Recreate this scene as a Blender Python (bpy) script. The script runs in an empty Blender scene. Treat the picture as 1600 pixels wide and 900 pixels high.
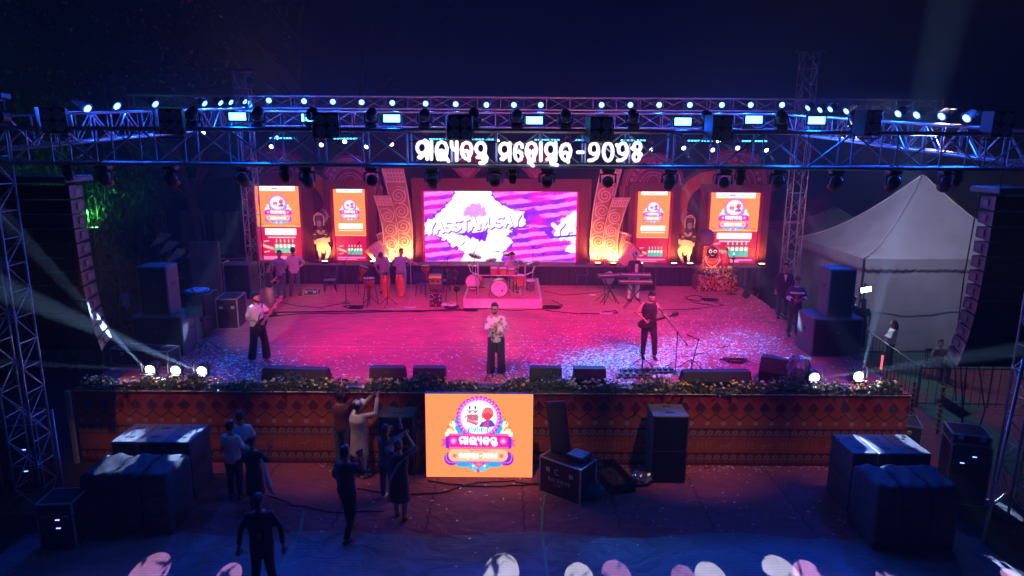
import bpy, bmesh, math, random
import numpy as np
from mathutils import Vector, Matrix
random.seed(7); np.random.seed(7)
rnd = random.random
sc = bpy.context.scene
col = sc.collection
PI = math.pi
R = math.radians

# ------------------------------------------------------------------ camera
HC = 7.2          # camera height above the ground
HS = 1.75         # stage deck height
PITCH, ROLL = R(12.0), R(0.35)
cam_d = bpy.data.cameras.new('camera'); cam_d.lens = 24; cam_d.sensor_width = 36
cam_d.clip_start = 0.1; cam_d.clip_end = 2000
cam = bpy.data.objects.new('camera', cam_d); col.objects.link(cam)
CM = Matrix.Rotation(PI/2 - PITCH, 4, 'X') @ Matrix.Rotation(ROLL, 4, 'Z')
cam.matrix_world = Matrix.Translation((0, 0, HC)) @ CM
sc.camera = cam
FPX = 24/36*1600
def ray(px, py):
    return (CM.to_3x3() @ Vector(((px-800)/FPX, -(py-450)/FPX, -1)))
def P(px, py, z=HS):          # point of the place seen at a photo pixel, on the level z
    d = ray(px, py); t = (z-HC)/d.z
    return Vector((d.x*t, d.y*t, z))
def Q(px, py, Y):             # the same on the upright plane y = Y
    d = ray(px, py); t = Y/d.y
    return Vector((d.x*t, Y, HC+d.z*t))

# ------------------------------------------------------------------ world, exposure
w = bpy.data.worlds.new('World'); sc.world = w; w.use_nodes = True
nt = w.node_tree; nt.nodes.clear()
sky = nt.nodes.new('ShaderNodeTexSky'); sky.sky_type = 'NISHITA'; sky.sun_disc = False
sky.sun_elevation = R(-6.0); sky.sun_rotation = R(200)
mixw = nt.nodes.new('ShaderNodeMix'); mixw.data_type = 'RGBA'; mixw.blend_type = 'ADD'
mixw.inputs[0].default_value = 1
mixw.inputs[7].default_value = (0.0, 0.005, 0.06, 1)
bg = nt.nodes.new('ShaderNodeBackground'); bg.inputs[1].default_value = 0.05
wo = nt.nodes.new('ShaderNodeOutputWorld')
nt.links.new(sky.outputs[0], mixw.inputs[6]); nt.links.new(mixw.outputs[2], bg.inputs[0]); nt.links.new(bg.outputs[0], wo.inputs[0])
sc.view_settings.view_transform = 'Standard'; sc.view_settings.look = 'None'
sc.view_settings.gamma = 1; sc.view_settings.exposure = 0.0
sc.view_settings.use_curve_mapping = False
sc.cycles.volume_bounces = 0
sc.cycles.max_bounces = 5; sc.cycles.diffuse_bounces = 2; sc.cycles.glossy_bounces = 2
sc.cycles.transmission_bounces = 3; sc.cycles.transparent_max_bounces = 8
sc.cycles.sample_clamp_indirect = 3.0
sc.cycles.use_denoising = True

# ------------------------------------------------------------------ materials
def lin(h):
    h = h.lstrip('#'); c = [int(h[i:i+2], 16)/255 for i in (0, 2, 4)]
    return tuple(x/12.92 if x <= .04045 else ((x+.055)/1.055)**2.4 for x in c)
MATS = {}
def mat(name, c=(.5, .5, .5), rough=.6, metal=0., var=.25, scale=8., bump=0., bscale=None, emit=None, es=0., sheen=0., samp=True):
    if name in MATS: return MATS[name]
    if isinstance(c, str): c = lin(c)
    m = bpy.data.materials.new(name); m.use_nodes = True
    n = m.node_tree.nodes; l = m.node_tree.links; b = n['Principled BSDF']
    b.inputs['Roughness'].default_value = rough; b.inputs['Metallic'].default_value = metal
    tc = n.new('ShaderNodeTexCoord')
    no = n.new('ShaderNodeTexNoise'); no.inputs['Scale'].default_value = scale; no.inputs['Detail'].default_value = 4
    l.new(tc.outputs['Object'], no.inputs['Vector'])
    rp = n.new('ShaderNodeValToRGB')
    rp.color_ramp.elements[0].position = .3; rp.color_ramp.elements[1].position = .72
    rp.color_ramp.elements[0].color = (*[x*(1-var) for x in c], 1)
    rp.color_ramp.elements[1].color = (*[min(1, x*(1+var)) for x in c], 1)
    l.new(no.outputs[0], rp.inputs[0]); l.new(rp.outputs[0], b.inputs['Base Color'])
    mr = n.new('ShaderNodeMapRange'); mr.inputs[3].default_value = max(0, rough-.12); mr.inputs[4].default_value = min(1, rough+.12)
    l.new(no.outputs[0], mr.inputs[0]); l.new(mr.outputs[0], b.inputs['Roughness'])
    if bump:
        n2 = n.new('ShaderNodeTexNoise'); n2.inputs['Scale'].default_value = bscale or scale*6; n2.inputs['Detail'].default_value = 3
        l.new(tc.outputs['Object'], n2.inputs['Vector'])
        bp = n.new('ShaderNodeBump'); bp.inputs['Strength'].default_value = bump; bp.inputs['Distance'].default_value = .02
        l.new(n2.outputs[0], bp.inputs['Height']); l.new(bp.outputs[0], b.inputs['Normal'])
    if sheen: b.inputs['Sheen Weight'].default_value = sheen
    if emit is not None:
        if isinstance(emit, str): emit = lin(emit)
        b.inputs['Emission Color'].default_value = (*emit, 1); b.inputs['Emission Strength'].default_value = es
        if not samp: m.cycles.emission_sampling = 'NONE'
    MATS[name] = m; return m
def printmat(name, emit=0., rough=.6, k=1.):     # colour comes from the print laid down in the mesh's colours
    if name in MATS: return MATS[name]
    m = bpy.data.materials.new(name); m.use_nodes = True
    n = m.node_tree.nodes; l = m.node_tree.links; b = n['Principled BSDF']
    at = n.new('ShaderNodeAttribute'); at.attribute_name = 'print'
    b.inputs['Roughness'].default_value = rough
    if emit:
        b.inputs['Base Color'].default_value = (.01, .01, .01, 1)
        # rows and columns of diodes
        tc = n.new('ShaderNodeTexCoord'); vo = n.new('ShaderNodeTexNoise'); vo.inputs['Scale'].default_value = 14
        l.new(tc.outputs['Object'], vo.inputs['Vector'])
        mr = n.new('ShaderNodeMapRange'); mr.inputs[3].default_value = emit*.9; mr.inputs[4].default_value = emit*1.1
        l.new(vo.outputs[0], mr.inputs[0])
        l.new(at.outputs[0], b.inputs['Emission Color']); l.new(mr.outputs[0], b.inputs['Emission Strength'])
    else:
        tc = n.new('ShaderNodeTexCoord'); no = n.new('ShaderNodeTexNoise'); no.inputs['Scale'].default_value = 3; no.inputs['Detail'].default_value = 5
        l.new(tc.outputs['Object'], no.inputs['Vector'])
        mr = n.new('ShaderNodeMapRange'); mr.inputs[3].default_value = .7*k; mr.inputs[4].default_value = 1.2*k
        l.new(no.outputs[0], mr.inputs[0])
        vm = n.new('ShaderNodeVectorMath'); vm.operation = 'SCALE'
        l.new(at.outputs[0], vm.inputs[0]); l.new(mr.outputs[0], vm.inputs['Scale']); l.new(vm.outputs[0], b.inputs['Base Color'])
    MATS[name] = m; return m

# ------------------------------------------------------------------ mesh building
class MB:
    def __init__(s): s.v = []; s.f = []
    def add(s, vs, fs):
        o = len(s.v); s.v += [tuple(x) for x in vs]; s.f += [tuple(i+o for i in f) for f in fs]; return s
    def box(s, c, d, rot=None, bev=0.):
        hx, hy, hz = d[0]/2, d[1]/2, d[2]/2; c = Vector(c)
        b = min(bev, hx*.9, hy*.9, hz*.9)
        M = rot if rot is not None else None
        if b <= 0:
            vs = [Vector((x*hx, y*hy, z*hz)) for x in (-1, 1) for y in (-1, 1) for z in (-1, 1)]
            fs = [(0, 1, 3, 2), (4, 6, 7, 5), (0, 4, 5, 1), (2, 3, 7, 6), (0, 2, 6, 4), (1, 5, 7, 3)]
        else:
            vs = []; ix = {}
            for x in (-1, 1):
                for y in (-1, 1):
                    for z in (-1, 1):
                        for a in range(3):
                            p = [x*(hx-b), y*(hy-b), z*(hz-b)]; p[a] += (x, y, z)[a]*b
                            ix[x, y, z, a] = len(vs); vs.append(Vector(p))
            fs = []
            for a in range(3):
                u, w_ = [k for k in range(3) if k != a]
                for sg in (-1, 1):
                    q = []
                    for (p1, p2) in ((-1, -1), (1, -1), (1, 1), (-1, 1)):
                        t = [0, 0, 0]; t[a] = sg; t[u] = p1; t[w_] = p2; q.append(ix[t[0], t[1], t[2], a])
                    fs.append(q)
                for p1 in (-1, 1):
                    for p2 in (-1, 1):
                        t0 = [0, 0, 0]; t0[a] = -1; t0[u] = p1; t0[w_] = p2; t1 = list(t0); t1[a] = 1
                        fs.append((ix[(*t0, u)], ix[(*t1, u)], ix[(*t1, w_)], ix[(*t0, w_)]))
            for x in (-1, 1):
                for y in (-1, 1):
                    for z in (-1, 1): fs.append([ix[x, y, z, a] for a in range(3)])
        if M is not None: vs = [M @ p for p in vs]
        return s.add([p+c for p in vs], fs)
    def tube(s, a, b, r, n=8, r2=None, cap=True):
        return s.path([a, b], [r, r if r2 is None else r2], n, cap)
    def path(s, pts, rs, n=8, cap=True, flat=None):
        pts = [Vector(p) for p in pts]
        if not hasattr(rs, '__len__'): rs = [rs]*len(pts)
        o = len(s.v); up = None
        for i, p in enumerate(pts):
            d = (pts[min(i+1, len(pts)-1)]-pts[max(i-1, 0)])
            if d.length < 1e-9: d = Vector((0, 0, 1))
            d.normalize()
            if up is None:
                up = Vector((0, 0, 1)) if abs(d.z) < .9 else Vector((0, 1, 0))
            e1 = d.cross(up)
            if e1.length < 1e-4: e1 = d.cross(Vector((1, .3, 0)))
            e1.normalize(); e2 = e1.cross(d); up = e2
            r = rs[i]; rx, ry = (r if hasattr(r, '__len__') else (r, r))
            for k in range(n):
                t = 2*PI*k/n; s.v.append(tuple(p+e1*(rx*math.cos(t))+e2*(ry*math.sin(t))))
        m = len(pts)
        for i in range(m-1):
            for k in range(n):
                k2 = (k+1) % n; s.f.append((o+i*n+k, o+i*n+k2, o+(i+1)*n+k2, o+(i+1)*n+k))
        if cap:
            s.f.append(tuple(o+k for k in range(n))[::-1]); s.f.append(tuple(o+(m-1)*n+k for k in range(n)))
        return s
    def rings(s, rg, n=16, cap=True, M=None):     # rg: (cx,cy,z,rx,ry)
        o = len(s.v)
        for cx, cy, z, rx, ry in rg:
            for k in range(n):
                t = 2*PI*k/n; p = Vector((cx+rx*math.cos(t), cy+ry*math.sin(t), z)); s.v.append(tuple(M @ p if M else p))
        for i in range(len(rg)-1):
            for k in range(n):
                k2 = (k+1) % n; s.f.append((o+i*n+k, o+i*n+k2, o+(i+1)*n+k2, o+(i+1)*n+k))
        if cap:
            s.f.append(tuple(o+k for k in range(n))[::-1]); s.f.append(tuple(o+(len(rg)-1)*n+k for k in range(n)))
        return s
    def lathe(s, prof, n=16, c=(0, 0, 0), M=None):    # prof: (r,z)
        T = Matrix.Translation(c) @ (M if M else Matrix.Identity(4))
        return s.rings([(0, 0, z, max(r, 1e-4), max(r, 1e-4)) for r, z in prof], n, True, T)
    def ball(s, c, r, n=10, m=6):
        rx, ry, rz = (r if hasattr(r, '__len__') else (r, r, r))
        return s.rings([(c[0], c[1], c[2]-rz*math.cos(PI*i/m), max(rx*math.sin(PI*i/m), 1e-4), max(ry*math.sin(PI*i/m), 1e-4)) for i in range(m+1)], n)
    def prism(s, poly, y0, y1):                 # polygon in the xz plane, extruded along y
        n = len(poly); o = len(s.v)
        s.v += [(x, y0, z) for x, z in poly]+[(x, y1, z) for x, z in poly]
        s.f.append(tuple(o+i for i in range(n))); s.f.append(tuple(o+n+i for i in range(n))[::-1])
        for i in range(n):
            j = (i+1) % n; s.f.append((o+i, o+n+i, o+n+j, o+j))
        return s
    def ribbon(s, pts, wd, y0, y1):             # raised line on a panel, in the xz plane
        pts = [Vector((p[0], 0, p[1])) for p in pts]; L = []; Rr = []
        for i, p in enumerate(pts):
            d = pts[min(i+1, len(pts)-1)]-pts[max(i-1, 0)]; d.normalize(); nn = Vector((-d.z, 0, d.x))*((wd[i] if hasattr(wd, '__len__') else wd)/2)
            L.append(p+nn); Rr.append(p-nn)
        o = len(s.v)
        for a, b in zip(L, Rr): s.v += [(a.x, y0, a.z), (b.x, y0, b.z), (b.x, y1, b.z), (a.x, y1, a.z)]
        for i in range(len(pts)-1):
            for k in range(4): s.f.append((o+4*i+k, o+4*i+(k+1) % 4, o+4*i+4+(k+1) % 4, o+4*i+4+k))
        s.f.append((o, o+1, o+2, o+3)); e = o+4*(len(pts)-1); s.f.append((e, e+3, e+2, e+1))
        return s
    def data(s, name, m, smooth=False):
        me = bpy.data.meshes.new(name); me.from_pydata(s.v, [], s.f); me.materials.append(m)
        bm = bmesh.new(); bm.from_mesh(me); bmesh.ops.recalc_face_normals(bm, faces=bm.faces); bm.to_mesh(me); bm.free()
        if smooth: me.shade_smooth()
        return me
    def ob(s, name, m, parent=None, loc=(0, 0, 0), rot=(0, 0, 0), smooth=False):
        return link(name, s.data(name, m, smooth), parent, loc, rot)
def link(name, me, parent=None, loc=(0, 0, 0), rot=(0, 0, 0)):
    o = bpy.data.objects.new(name, me); col.objects.link(o); o.parent = parent; o.location = loc; o.rotation_euler = rot
    return o
def tag(o, label, cat, group=None, kind=None):
    if label: o['label'] = label
    if cat: o['category'] = cat
    if group: o['group'] = group
    if kind: o['kind'] = kind
    return o
def thing(name, label, cat, loc=(0, 0, 0), rz=0, group=None):
    o = bpy.data.objects.new(name, None); col.objects.link(o); o.location = loc; o.rotation_euler = (0, 0, rz)
    o.empty_display_size = .2
    return tag(o, label, cat, group)
def struct(name, mb, m, loc=(0, 0, 0)):
    o = mb.ob(name, m, None, loc); o['kind'] = 'structure'; return o
def dup(root, loc=None, rot=None, label=None, group=None):
    r = root.copy(); col.objects.link(r)
    if loc is not None: r.location = loc
    if rot is not None: r.rotation_euler = rot
    if label: r['label'] = label
    if group: r['group'] = group
    for ch in list(root.children):
        c = ch.copy(); col.objects.link(c); c.parent = r
        for g in ch.children:
            d = g.copy(); col.objects.link(d); d.parent = c
    return r
ORD = ['leftmost', 'second', 'third', 'fourth', 'fifth', 'sixth', 'seventh', 'eighth', 'ninth', 'tenth', 'eleventh', 'twelfth', 'thirteenth', 'fourteenth', 'fifteenth', 'sixteenth', 'seventeenth', 'eighteenth', 'nineteenth', 'twentieth']
def nth(i, what): return ('leftmost of ' + what) if i == 0 else (ORD[i] + ' from the left of ' + what)
def aim_rot(src, dst, track='-Z'):
    return (Vector(dst)-Vector(src)).to_track_quat(track, 'Y').to_euler()
def spot(loc, dst, power, color, angle, blend=.3, size=.05, parent=None, name='spot_light'):
    d = bpy.data.lights.new(name, 'SPOT'); d.energy = power; d.color = color; d.spot_size = R(angle); d.spot_blend = blend; d.shadow_soft_size = size
    o = bpy.data.objects.new(name, d); col.objects.link(o)
    if parent is not None:
        o.parent = parent; o.location = (0, 0, 0)
    else:
        o.location = loc; o.rotation_euler = aim_rot(loc, dst)
    return o

# ------------------------------------------------------------------ printing (flat artwork laid on a mesh of coloured cells)
class Cv:
    def __init__(s, w_, h_, W, H, c):
        s.w, s.h, s.W, s.H = w_, h_, W, H
        s.a = np.empty((h_, w_, 3), np.float32); s.a[:] = lin(c) if isinstance(c, str) else c
        s.px = W/w_
        s.X, s.Y = np.meshgrid((np.arange(w_)+.5)*W/w_, (np.arange(h_)+.5)*H/h_)
    def win(s, x0, y0, x1, y1):
        p = s.px*1.5
        i0 = max(0, int((x0-p)/s.W*s.w)); i1 = min(s.w, int((x1+p)/s.W*s.w)+1)
        j0 = max(0, int((y0-p)/s.H*s.h)); j1 = min(s.h, int((y1+p)/s.H*s.h)+1)
        if i1 <= i0 or j1 <= j0: return None
        return (slice(j0, j1), slice(i0, i1))
    def put(s, wn, sd, c, al=1):
        c = np.array(lin(c) if isinstance(c, str) else c, np.float32)
        a = np.clip(.5-sd/s.px, 0, 1)[..., None]*al
        s.a[wn] = s.a[wn]*(1-a)+c*a
    def disc(s, x, y, r, c, al=1):
        rx, ry = r if hasattr(r, '__len__') else (r, r)
        wn = s.win(x-rx, y-ry, x+rx, y+ry)
        if wn is None: return
        X, Y = s.X[wn]-x, s.Y[wn]-y
        s.put(wn, (np.sqrt((X/rx)**2+(Y/ry)**2)-1)*min(rx, ry), c, al)
    def ring(s, x, y, r, t, c):
        rx, ry = r if hasattr(r, '__len__') else (r, r)
        wn = s.win(x-rx-t, y-ry-t, x+rx+t, y+ry+t)
        if wn is None: return
        X, Y = s.X[wn]-x, s.Y[wn]-y
        s.put(wn, np.abs((np.sqrt((X/rx)**2+(Y/ry)**2)-1)*min(rx, ry))-t, c)
    def line(s, pts, r, c, al=1):
        for (x0, y0), (x1, y1) in zip(pts[:-1], pts[1:]):
            wn = s.win(min(x0, x1)-r, min(y0, y1)-r, max(x0, x1)+r, max(y0, y1)+r)
            if wn is None: continue
            X, Y = s.X[wn]-x0, s.Y[wn]-y0; dx, dy = x1-x0, y1-y0; L = dx*dx+dy*dy+1e-12
            t = np.clip((X*dx+Y*dy)/L, 0, 1)
            s.put(wn, np.hypot(X-t*dx, Y-t*dy)-r, c, al)
    def poly(s, pts, c, al=1, jit=None):
        xs = [p[0] for p in pts]; ys = [p[1] for p in pts]
        wn = s.win(min(xs), min(ys), max(xs), max(ys))
        if wn is None: return
        X, Y = s.X[wn], s.Y[wn]
        if jit is not None: X = X+jit[0][wn]; Y = Y+jit[1][wn]
        ins = np.zeros(X.shape, bool); dm = np.full(X.shape, 1e9)
        n = len(pts)
        for i in range(n):
            x0, y0 = pts[i]; x1, y1 = pts[(i+1) % n]
            cnd = ((y0 > Y) != (y1 > Y)) & (X < (x1-x0)*(Y-y0)/((y1-y0) or 1e-9)+x0); ins ^= cnd
            dx, dy = x1-x0, y1-y0; t = np.clip(((X-x0)*dx+(Y-y0)*dy)/(dx*dx+dy*dy+1e-12), 0, 1)
            dm = np.minimum(dm, np.hypot(X-x0-t*dx, Y-y0-t*dy))
        s.put(wn, np.where(ins, -dm, dm), c, al)
    def rect(s, x0, y0, x1, y1, c, rr=0, al=1):
        wn = s.win(x0, y0, x1, y1)
        if wn is None: return
        cx, cy = (x0+x1)/2, (y0+y1)/2
        qx = np.abs(s.X[wn]-cx)-(x1-x0)/2+rr; qy = np.abs(s.Y[wn]-cy)-(y1-y0)/2+rr
        s.put(wn, np.hypot(np.maximum(qx, 0), np.maximum(qy, 0))+np.minimum(np.maximum(qx, qy), 0)-rr, c, al)
def grid_data(name, cv, W, H, m):      # a sheet W x H standing in the xz plane, lower edge centred on the origin
    w_, h_ = cv.w, cv.h
    xs = np.linspace(-W/2, W/2, w_); zs = np.linspace(H, 0, h_)
    X, Z = np.meshgrid(xs, zs); co = np.stack([X, np.zeros_like(X), Z], -1).reshape(-1, 3).astype(np.float32)
    i = np.arange(w_*h_).reshape(h_, w_)
    q = np.stack([i[1:, :-1], i[1:, 1:], i[:-1, 1:], i[:-1, :-1]], -1).reshape(-1, 4).astype(np.int32)
    me = bpy.data.meshes.new(name)
    me.vertices.add(len(co)); me.vertices.foreach_set('co', co.ravel())
    me.loops.add(q.size); me.loops.foreach_set('vertex_index', q.ravel())
    me.polygons.add(len(q)); me.polygons.foreach_set('loop_start', np.arange(0, q.size, 4, dtype=np.int32))
    me.update(calc_edges=True)
    at = me.color_attributes.new('print', 'FLOAT_COLOR', 'POINT')
    at.data.foreach_set('color', np.concatenate([cv.a.reshape(-1, 3), np.ones((w_*h_, 1), np.float32)], 1).ravel())
    me.materials.append(m); return me

# Odia lettering, drawn as strokes
def ell(cx, cy, rx, ry, n=20): return [(cx+rx*math.cos(2*PI*i/n), cy+ry*math.sin(2*PI*i/n)) for i in range(n+1)]
def sh(st, dx, dy=0): return [[(x+dx, y+dy) for x, y in p] for p in st]
G_ma = [[(288, 185), (288, 525)], ell(188, 305, 92, 112), [(125, 490), (150, 508), (272, 395)], [(215, 400), (140, 480)]]
G_aa = [[(370, 190), (370, 525)]]
G_la = [[(500, 525), (478, 430), (468, 320), (500, 225), (565, 192), (635, 222), (668, 310), (662, 420), (645, 480), (700, 565)],
        [(500, 390), (500, 530)], [(555, 380), (555, 535)], [(612, 390), (612, 530)], [(490, 385), (525, 365), (565, 358), (610, 380), (640, 430), (640, 490)]]
G_ya = [[(755, 190), (760, 290), (795, 345), (850, 352)], [(857, 190), (857, 545)]]
G_ba = [[(958, 420), (948, 330), (982, 232), (1048, 202), (1112, 232), (1143, 320), (1130, 410), (1098, 480)],
        [(962, 430), (1000, 375), (1045, 362), (1085, 390), (1096, 430), (1094, 550)], [(958, 400), (985, 475), (1030, 515), (1085, 520)]]
G_nta = [ell(1318, 315, 88, 108), [(1252, 490), (1290, 495), (1400, 385)], [(1300, 440), (1340, 470)],
         [(1340, 470), (1360, 430), (1405, 440), (1437, 495), (1425, 560), (1375, 600), (1305, 597)], [(1355, 450), (1352, 520), (1395, 560)]]
G_e = [[(565, 295), (558, 248), (520, 213), (460, 240), (427, 320), (420, 420), (440, 510), (490, 557), (540, 530), (558, 470), (540, 410), (490, 378), (440, 390)]]
G_ha = [[(700, 540), (662, 440), (645, 340), (675, 240), (740, 207), (808, 240), (840, 330), (822, 420), (790, 480), (788, 555)],
        [(700, 360), (712, 400), (688, 440), (690, 510), (760, 552)], [(785, 360), (785, 540)], [(690, 592), (725, 605), (775, 652)]]
G_tsa = [ell(1110, 335, 90, 115), [(1208, 208), (1208, 550)], [(1042, 530), (1130, 470), (1200, 430)], [(1100, 520), (1190, 510)], [(1125, 610), (1240, 638)], [(1115, 560), (1130, 600)], [(1130, 455), (1190, 555)]]
G_2 = [[(372, 550), (440, 548), (520, 495), (553, 400), (548, 290), (510, 225), (460, 215), (402, 260), (385, 340), (402, 400), (460, 430), (530, 400)]]
G_0 = [ell(740, 385, 88, 170)]
G_5 = [ell(1303, 285, 64, 78), ell(1285, 483, 60, 72), [(1205, 310), (1245, 345)], [(1340, 400), (1378, 440)]]
B2, B3 = 1551, 3028
W_MALYABANTA = [('letter', g) for g in (G_ma, G_aa, G_la, G_ya, G_ba, G_nta)]
W_MAHOTSABA = [('letter', sh(g, B2, dy)) for g, dy in ((sh(G_ma, 37), 30), (G_e, 0), (G_ha, 0), (sh(G_aa, 555), 20), (G_tsa, 0), (sh(G_ba, 355), 32))]
W_YEAR = [('hyphen', [[(B3+155, 392), (B3+255, 392)]])]+[('digit', sh(g, B3)) for g in (G_2, G_0, sh(G_2, 553), G_5)]
W_YEAR[3][1].append([(B3+905, 250), (B3+950, 300)])
FONT = {'Y': [[(0, 0), (.5, .5), (1, 0)], [(.5, .5), (.5, 1)]], 'A': [[(0, 1), (.5, 0), (1, 1)], [(.2, .65), (.8, .65)]],
        'S': [[(1, .1), (.5, 0), (0, .2), (.2, .45), (.8, .55), (1, .8), (.5, 1), (0, .9)]], 'T': [[(0, 0), (1, 0)], [(.5, 0), (.5, 1)]],
        'N': [[(0, 1), (0, 0), (1, 1), (1, 0)]], 'U': [[(0, 0), (0, .8), (.5, 1), (1, .8), (1, 0)]], 'M': [[(0, 1), (0, 0), (.5, .6), (1, 0), (1, 1)]],
        'B': [[(0, 0), (0, 1), (.8, .9), (.9, .7), (.6, .5), (0, .5)], [(.6, .5), (.8, .25), (.6, 0), (0, 0)]], 'I': [[(.5, 0), (.5, 1)]],
        'G': [[(1, .15), (.5, 0), (0, .3), (0, .7), (.5, 1), (1, .85), (1, .55), (.6, .55)]], 'E': [[(1, 0), (0, 0), (0, 1), (1, 1)], [(0, .5), (.8, .5)]],
        'V': [[(0, 0), (.5, 1), (1, 0)]], 'K': [[(0, 0), (0, 1)], [(1, 0), (0, .5), (1, 1)]], 'C': [[(1, .15), (.5, 0), (0, .3), (0, .7), (.5, 1), (1, .85)]],
        'O': [[(.5, 0), (0, .3), (0, .7), (.5, 1), (1, .7), (1, .3), (.5, 0)]], 'R': [[(0, 1), (0, 0), (.9, .1), (.9, .4), (0, .5), (1, 1)]],
        'L': [[(0, 0), (0, 1), (1, 1)]], 'P': [[(0, 1), (0, 0), (.9, .1), (.9, .4), (0, .5)]], '8': [[(.5, .5), (.1, .25), (.5, 0), (.9, .25), (.5, .5), (0, .75), (.5, 1), (1, .75), (.5, .5)]]}
def latin(text, x, y, wd, h, gap=.35):
    out = []
    for c in text:
        if c in FONT: out += [[(x+px*wd, y+py*h) for px, py in p] for p in FONT[c]]
        x += wd*(1+gap)
    return out
def cv_strokes(cv, words, x0, y0, sc_, r, c):
    for _, g in words:
        for p in g: cv.line([(x0+x*sc_, y0+y*sc_) for x, y in p], r*sc_, c)
def SX(px, py, X):            # the same on the upright plane x = X
    d = ray(px, py); t = X/d.x
    return Vector((X, d.y*t, HC+d.z*t))
def cvs(cv, words, x0, y0, sx, sy, r, c):
    for _, g in words:
        for p in g: cv.line([(x0+x*sx, y0+y*sy) for x, y in p], r, c)

# ------------------------------------------------------------------ shared materials
m_alu = mat('aluminium_tube', (.55, .55, .60), .42, .45, .2, 6, .1)
m_alud = mat('dark_steel', (.10, .10, .11), .45, .7, .3, 8, .1)
m_black = mat('black_plastic', (.018, .018, .02), .45, 0, .4, 12, .15)
m_grille = mat('speaker_grille', (.012, .012, .013), .6, .3, .5, 60, .5, 300)
m_wood = mat('black_painted_wood', (.009, .009, .011), .6, 0, .4, 10, .3, 90)
m_cloth = mat('black_cloth', (.012, .012, .014), .95, 0, .4, 5, .4, 40, sheen=.2)
m_cover = mat('quilted_cover', (.05, .055, .065), .8, 0, .35, 7, .6, 22)
m_white = mat('white_paint', (.62, .62, .64), .5, 0, .12, 6, .1)
m_whitec = mat('white_cloth', (.7, .7, .72), .85, 0, .12, 6, .3, 30)
m_chrome = mat('chrome', (.6, .6, .62), .18, 1., .1, 6)
m_cable = mat('cable_rubber', (.012, .012, .014), .55, 0, .3, 6)
m_case = mat('case_laminate', (.045, .018, .03), .4, 0, .35, 10, .15)
m_blue_pl = mat('blue_plastic', (.02, .05, .22), .4, 0, .2, 8)
EMB = (.05, .22, 1.)
m_lens_blue = mat('blue_lens', (.02, .02, .02), .3, emit=(.10, .34, 1.), es=10, samp=False)
m_lens_wh = mat('white_lens', (.02, .02, .02), .3, emit=(.6, .72, 1.), es=14, samp=False)
m_lens_floor = mat('floor_beam_lens', (.02, .02, .02), .3, emit=(.75, .86, 1.), es=60, samp=False)
m_strobe = mat('strobe_face', (.02, .02, .02), .3, emit=(.10, .62, 1.), es=9, samp=False)
m_cyan = mat('cyan_diode', (.02, .02, .02), .3, emit=(.08, .65, 1.), es=3.5, samp=False)
m_lens_off = mat('unlit_reflector', (.6, .6, .62), .4, .2, .3, 14, .2)
m_lens_dim = mat('unlit_glass', (.03, .03, .05), .08, 0, .2, 8)
m_warm = mat('warm_lens', (.02, .02, .02), .3, emit=(1, .55, .22), es=14, samp=False)

# ------------------------------------------------------------------ ground, carpets, stage deck
m_ground = mat('trodden_earth', (.030, .028, .032), .9, 0, .4, .8, .6, 12)
g = MB(); N = 40
for i in range(N+1):
    for j in range(N+1):
        x = -170+340*i/N; y = -80+340*j/N
        g.v.append((x, y, 0))
for i in range(N):
    for j in range(N):
        a = i*(N+1)+j; g.f.append((a, a+N+1, a+N+2, a+1))
struct('ground', g, m_ground)
def sheet(name, pts, z, m, t=.004):
    b = MB(); n = len(pts)
    b.v = [(x, y, z) for x, y in pts]+[(x, y, z-t+.001) for x, y in pts]
    b.f = [tuple(range(n)), tuple(range(n, 2*n))[::-1]]+[(i, i+n, (i+1) % n+n, (i+1) % n) for i in range(n)]
    return struct(name, b, m)
def carpetmat(name, c, c2, stripe=0.):
    m = mat(name, c, .92, 0, .35, 1.3, .35, 160, sheen=.3)
    n = m.node_tree.nodes; l = m.node_tree.links; b = n['Principled BSDF']
    tc = n.new('ShaderNodeTexCoord'); no = n.new('ShaderNodeTexNoise'); no.inputs['Scale'].default_value = .5; no.inputs['Detail'].default_value = 7; no.inputs['Roughness'].default_value = .65
    l.new(tc.outputs['Object'], no.inputs['Vector'])
    mx = n.new('ShaderNodeMix'); mx.data_type = 'RGBA'
    rp = n.new('ShaderNodeMapRange'); rp.inputs[1].default_value = .42; rp.inputs[2].default_value = .66
    l.new(no.outputs[0], rp.inputs[0]); l.new(rp.outputs[0], mx.inputs[0])
    src = b.inputs['Base Color'].links[0].from_socket
    l.new(src, mx.inputs[6]); mx.inputs[7].default_value = (*c2, 1)
    wv = n.new('ShaderNodeTexWave'); wv.bands_direction = 'Y'; wv.inputs['Scale'].default_value = 7; wv.inputs['Distortion'].default_value = 1.2; wv.inputs['Detail'].default_value = 2
    l.new(tc.outputs['Object'], wv.inputs['Vector'])
    m2 = n.new('ShaderNodeMix'); m2.data_type = 'RGBA'; m2.blend_type = 'MULTIPLY'; m2.inputs[0].default_value = stripe
    n3 = n.new('ShaderNodeTexNoise'); n3.inputs['Scale'].default_value = 1.6; n3.inputs['Detail'].default_value = 2; n3.inputs['Distortion'].default_value = 1.5; l.new(tc.outputs['Object'], n3.inputs['Vector'])
    b3 = n.new('ShaderNodeBump'); b3.inputs['Strength'].default_value = .5; b3.inputs['Distance'].default_value = .12; l.new(n3.outputs[0], b3.inputs['Height']); l.new(b.inputs['Normal'].links[0].from_socket, b3.inputs['Normal']); l.new(b3.outputs[0], b.inputs['Normal'])
    l.new(mx.outputs[2], m2.inputs[6]); l.new(wv.outputs[0], m2.inputs[7]); l.new(m2.outputs[2], b.inputs['Base Color'])
    return m
m_pit = carpetmat('pit_carpet_weave', (.36, .055, .115), (.27, .042, .09), .35)
m_stagec = carpetmat('stage_carpet_weave', (.50, .016, .075), (.42, .013, .06), .12)
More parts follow.
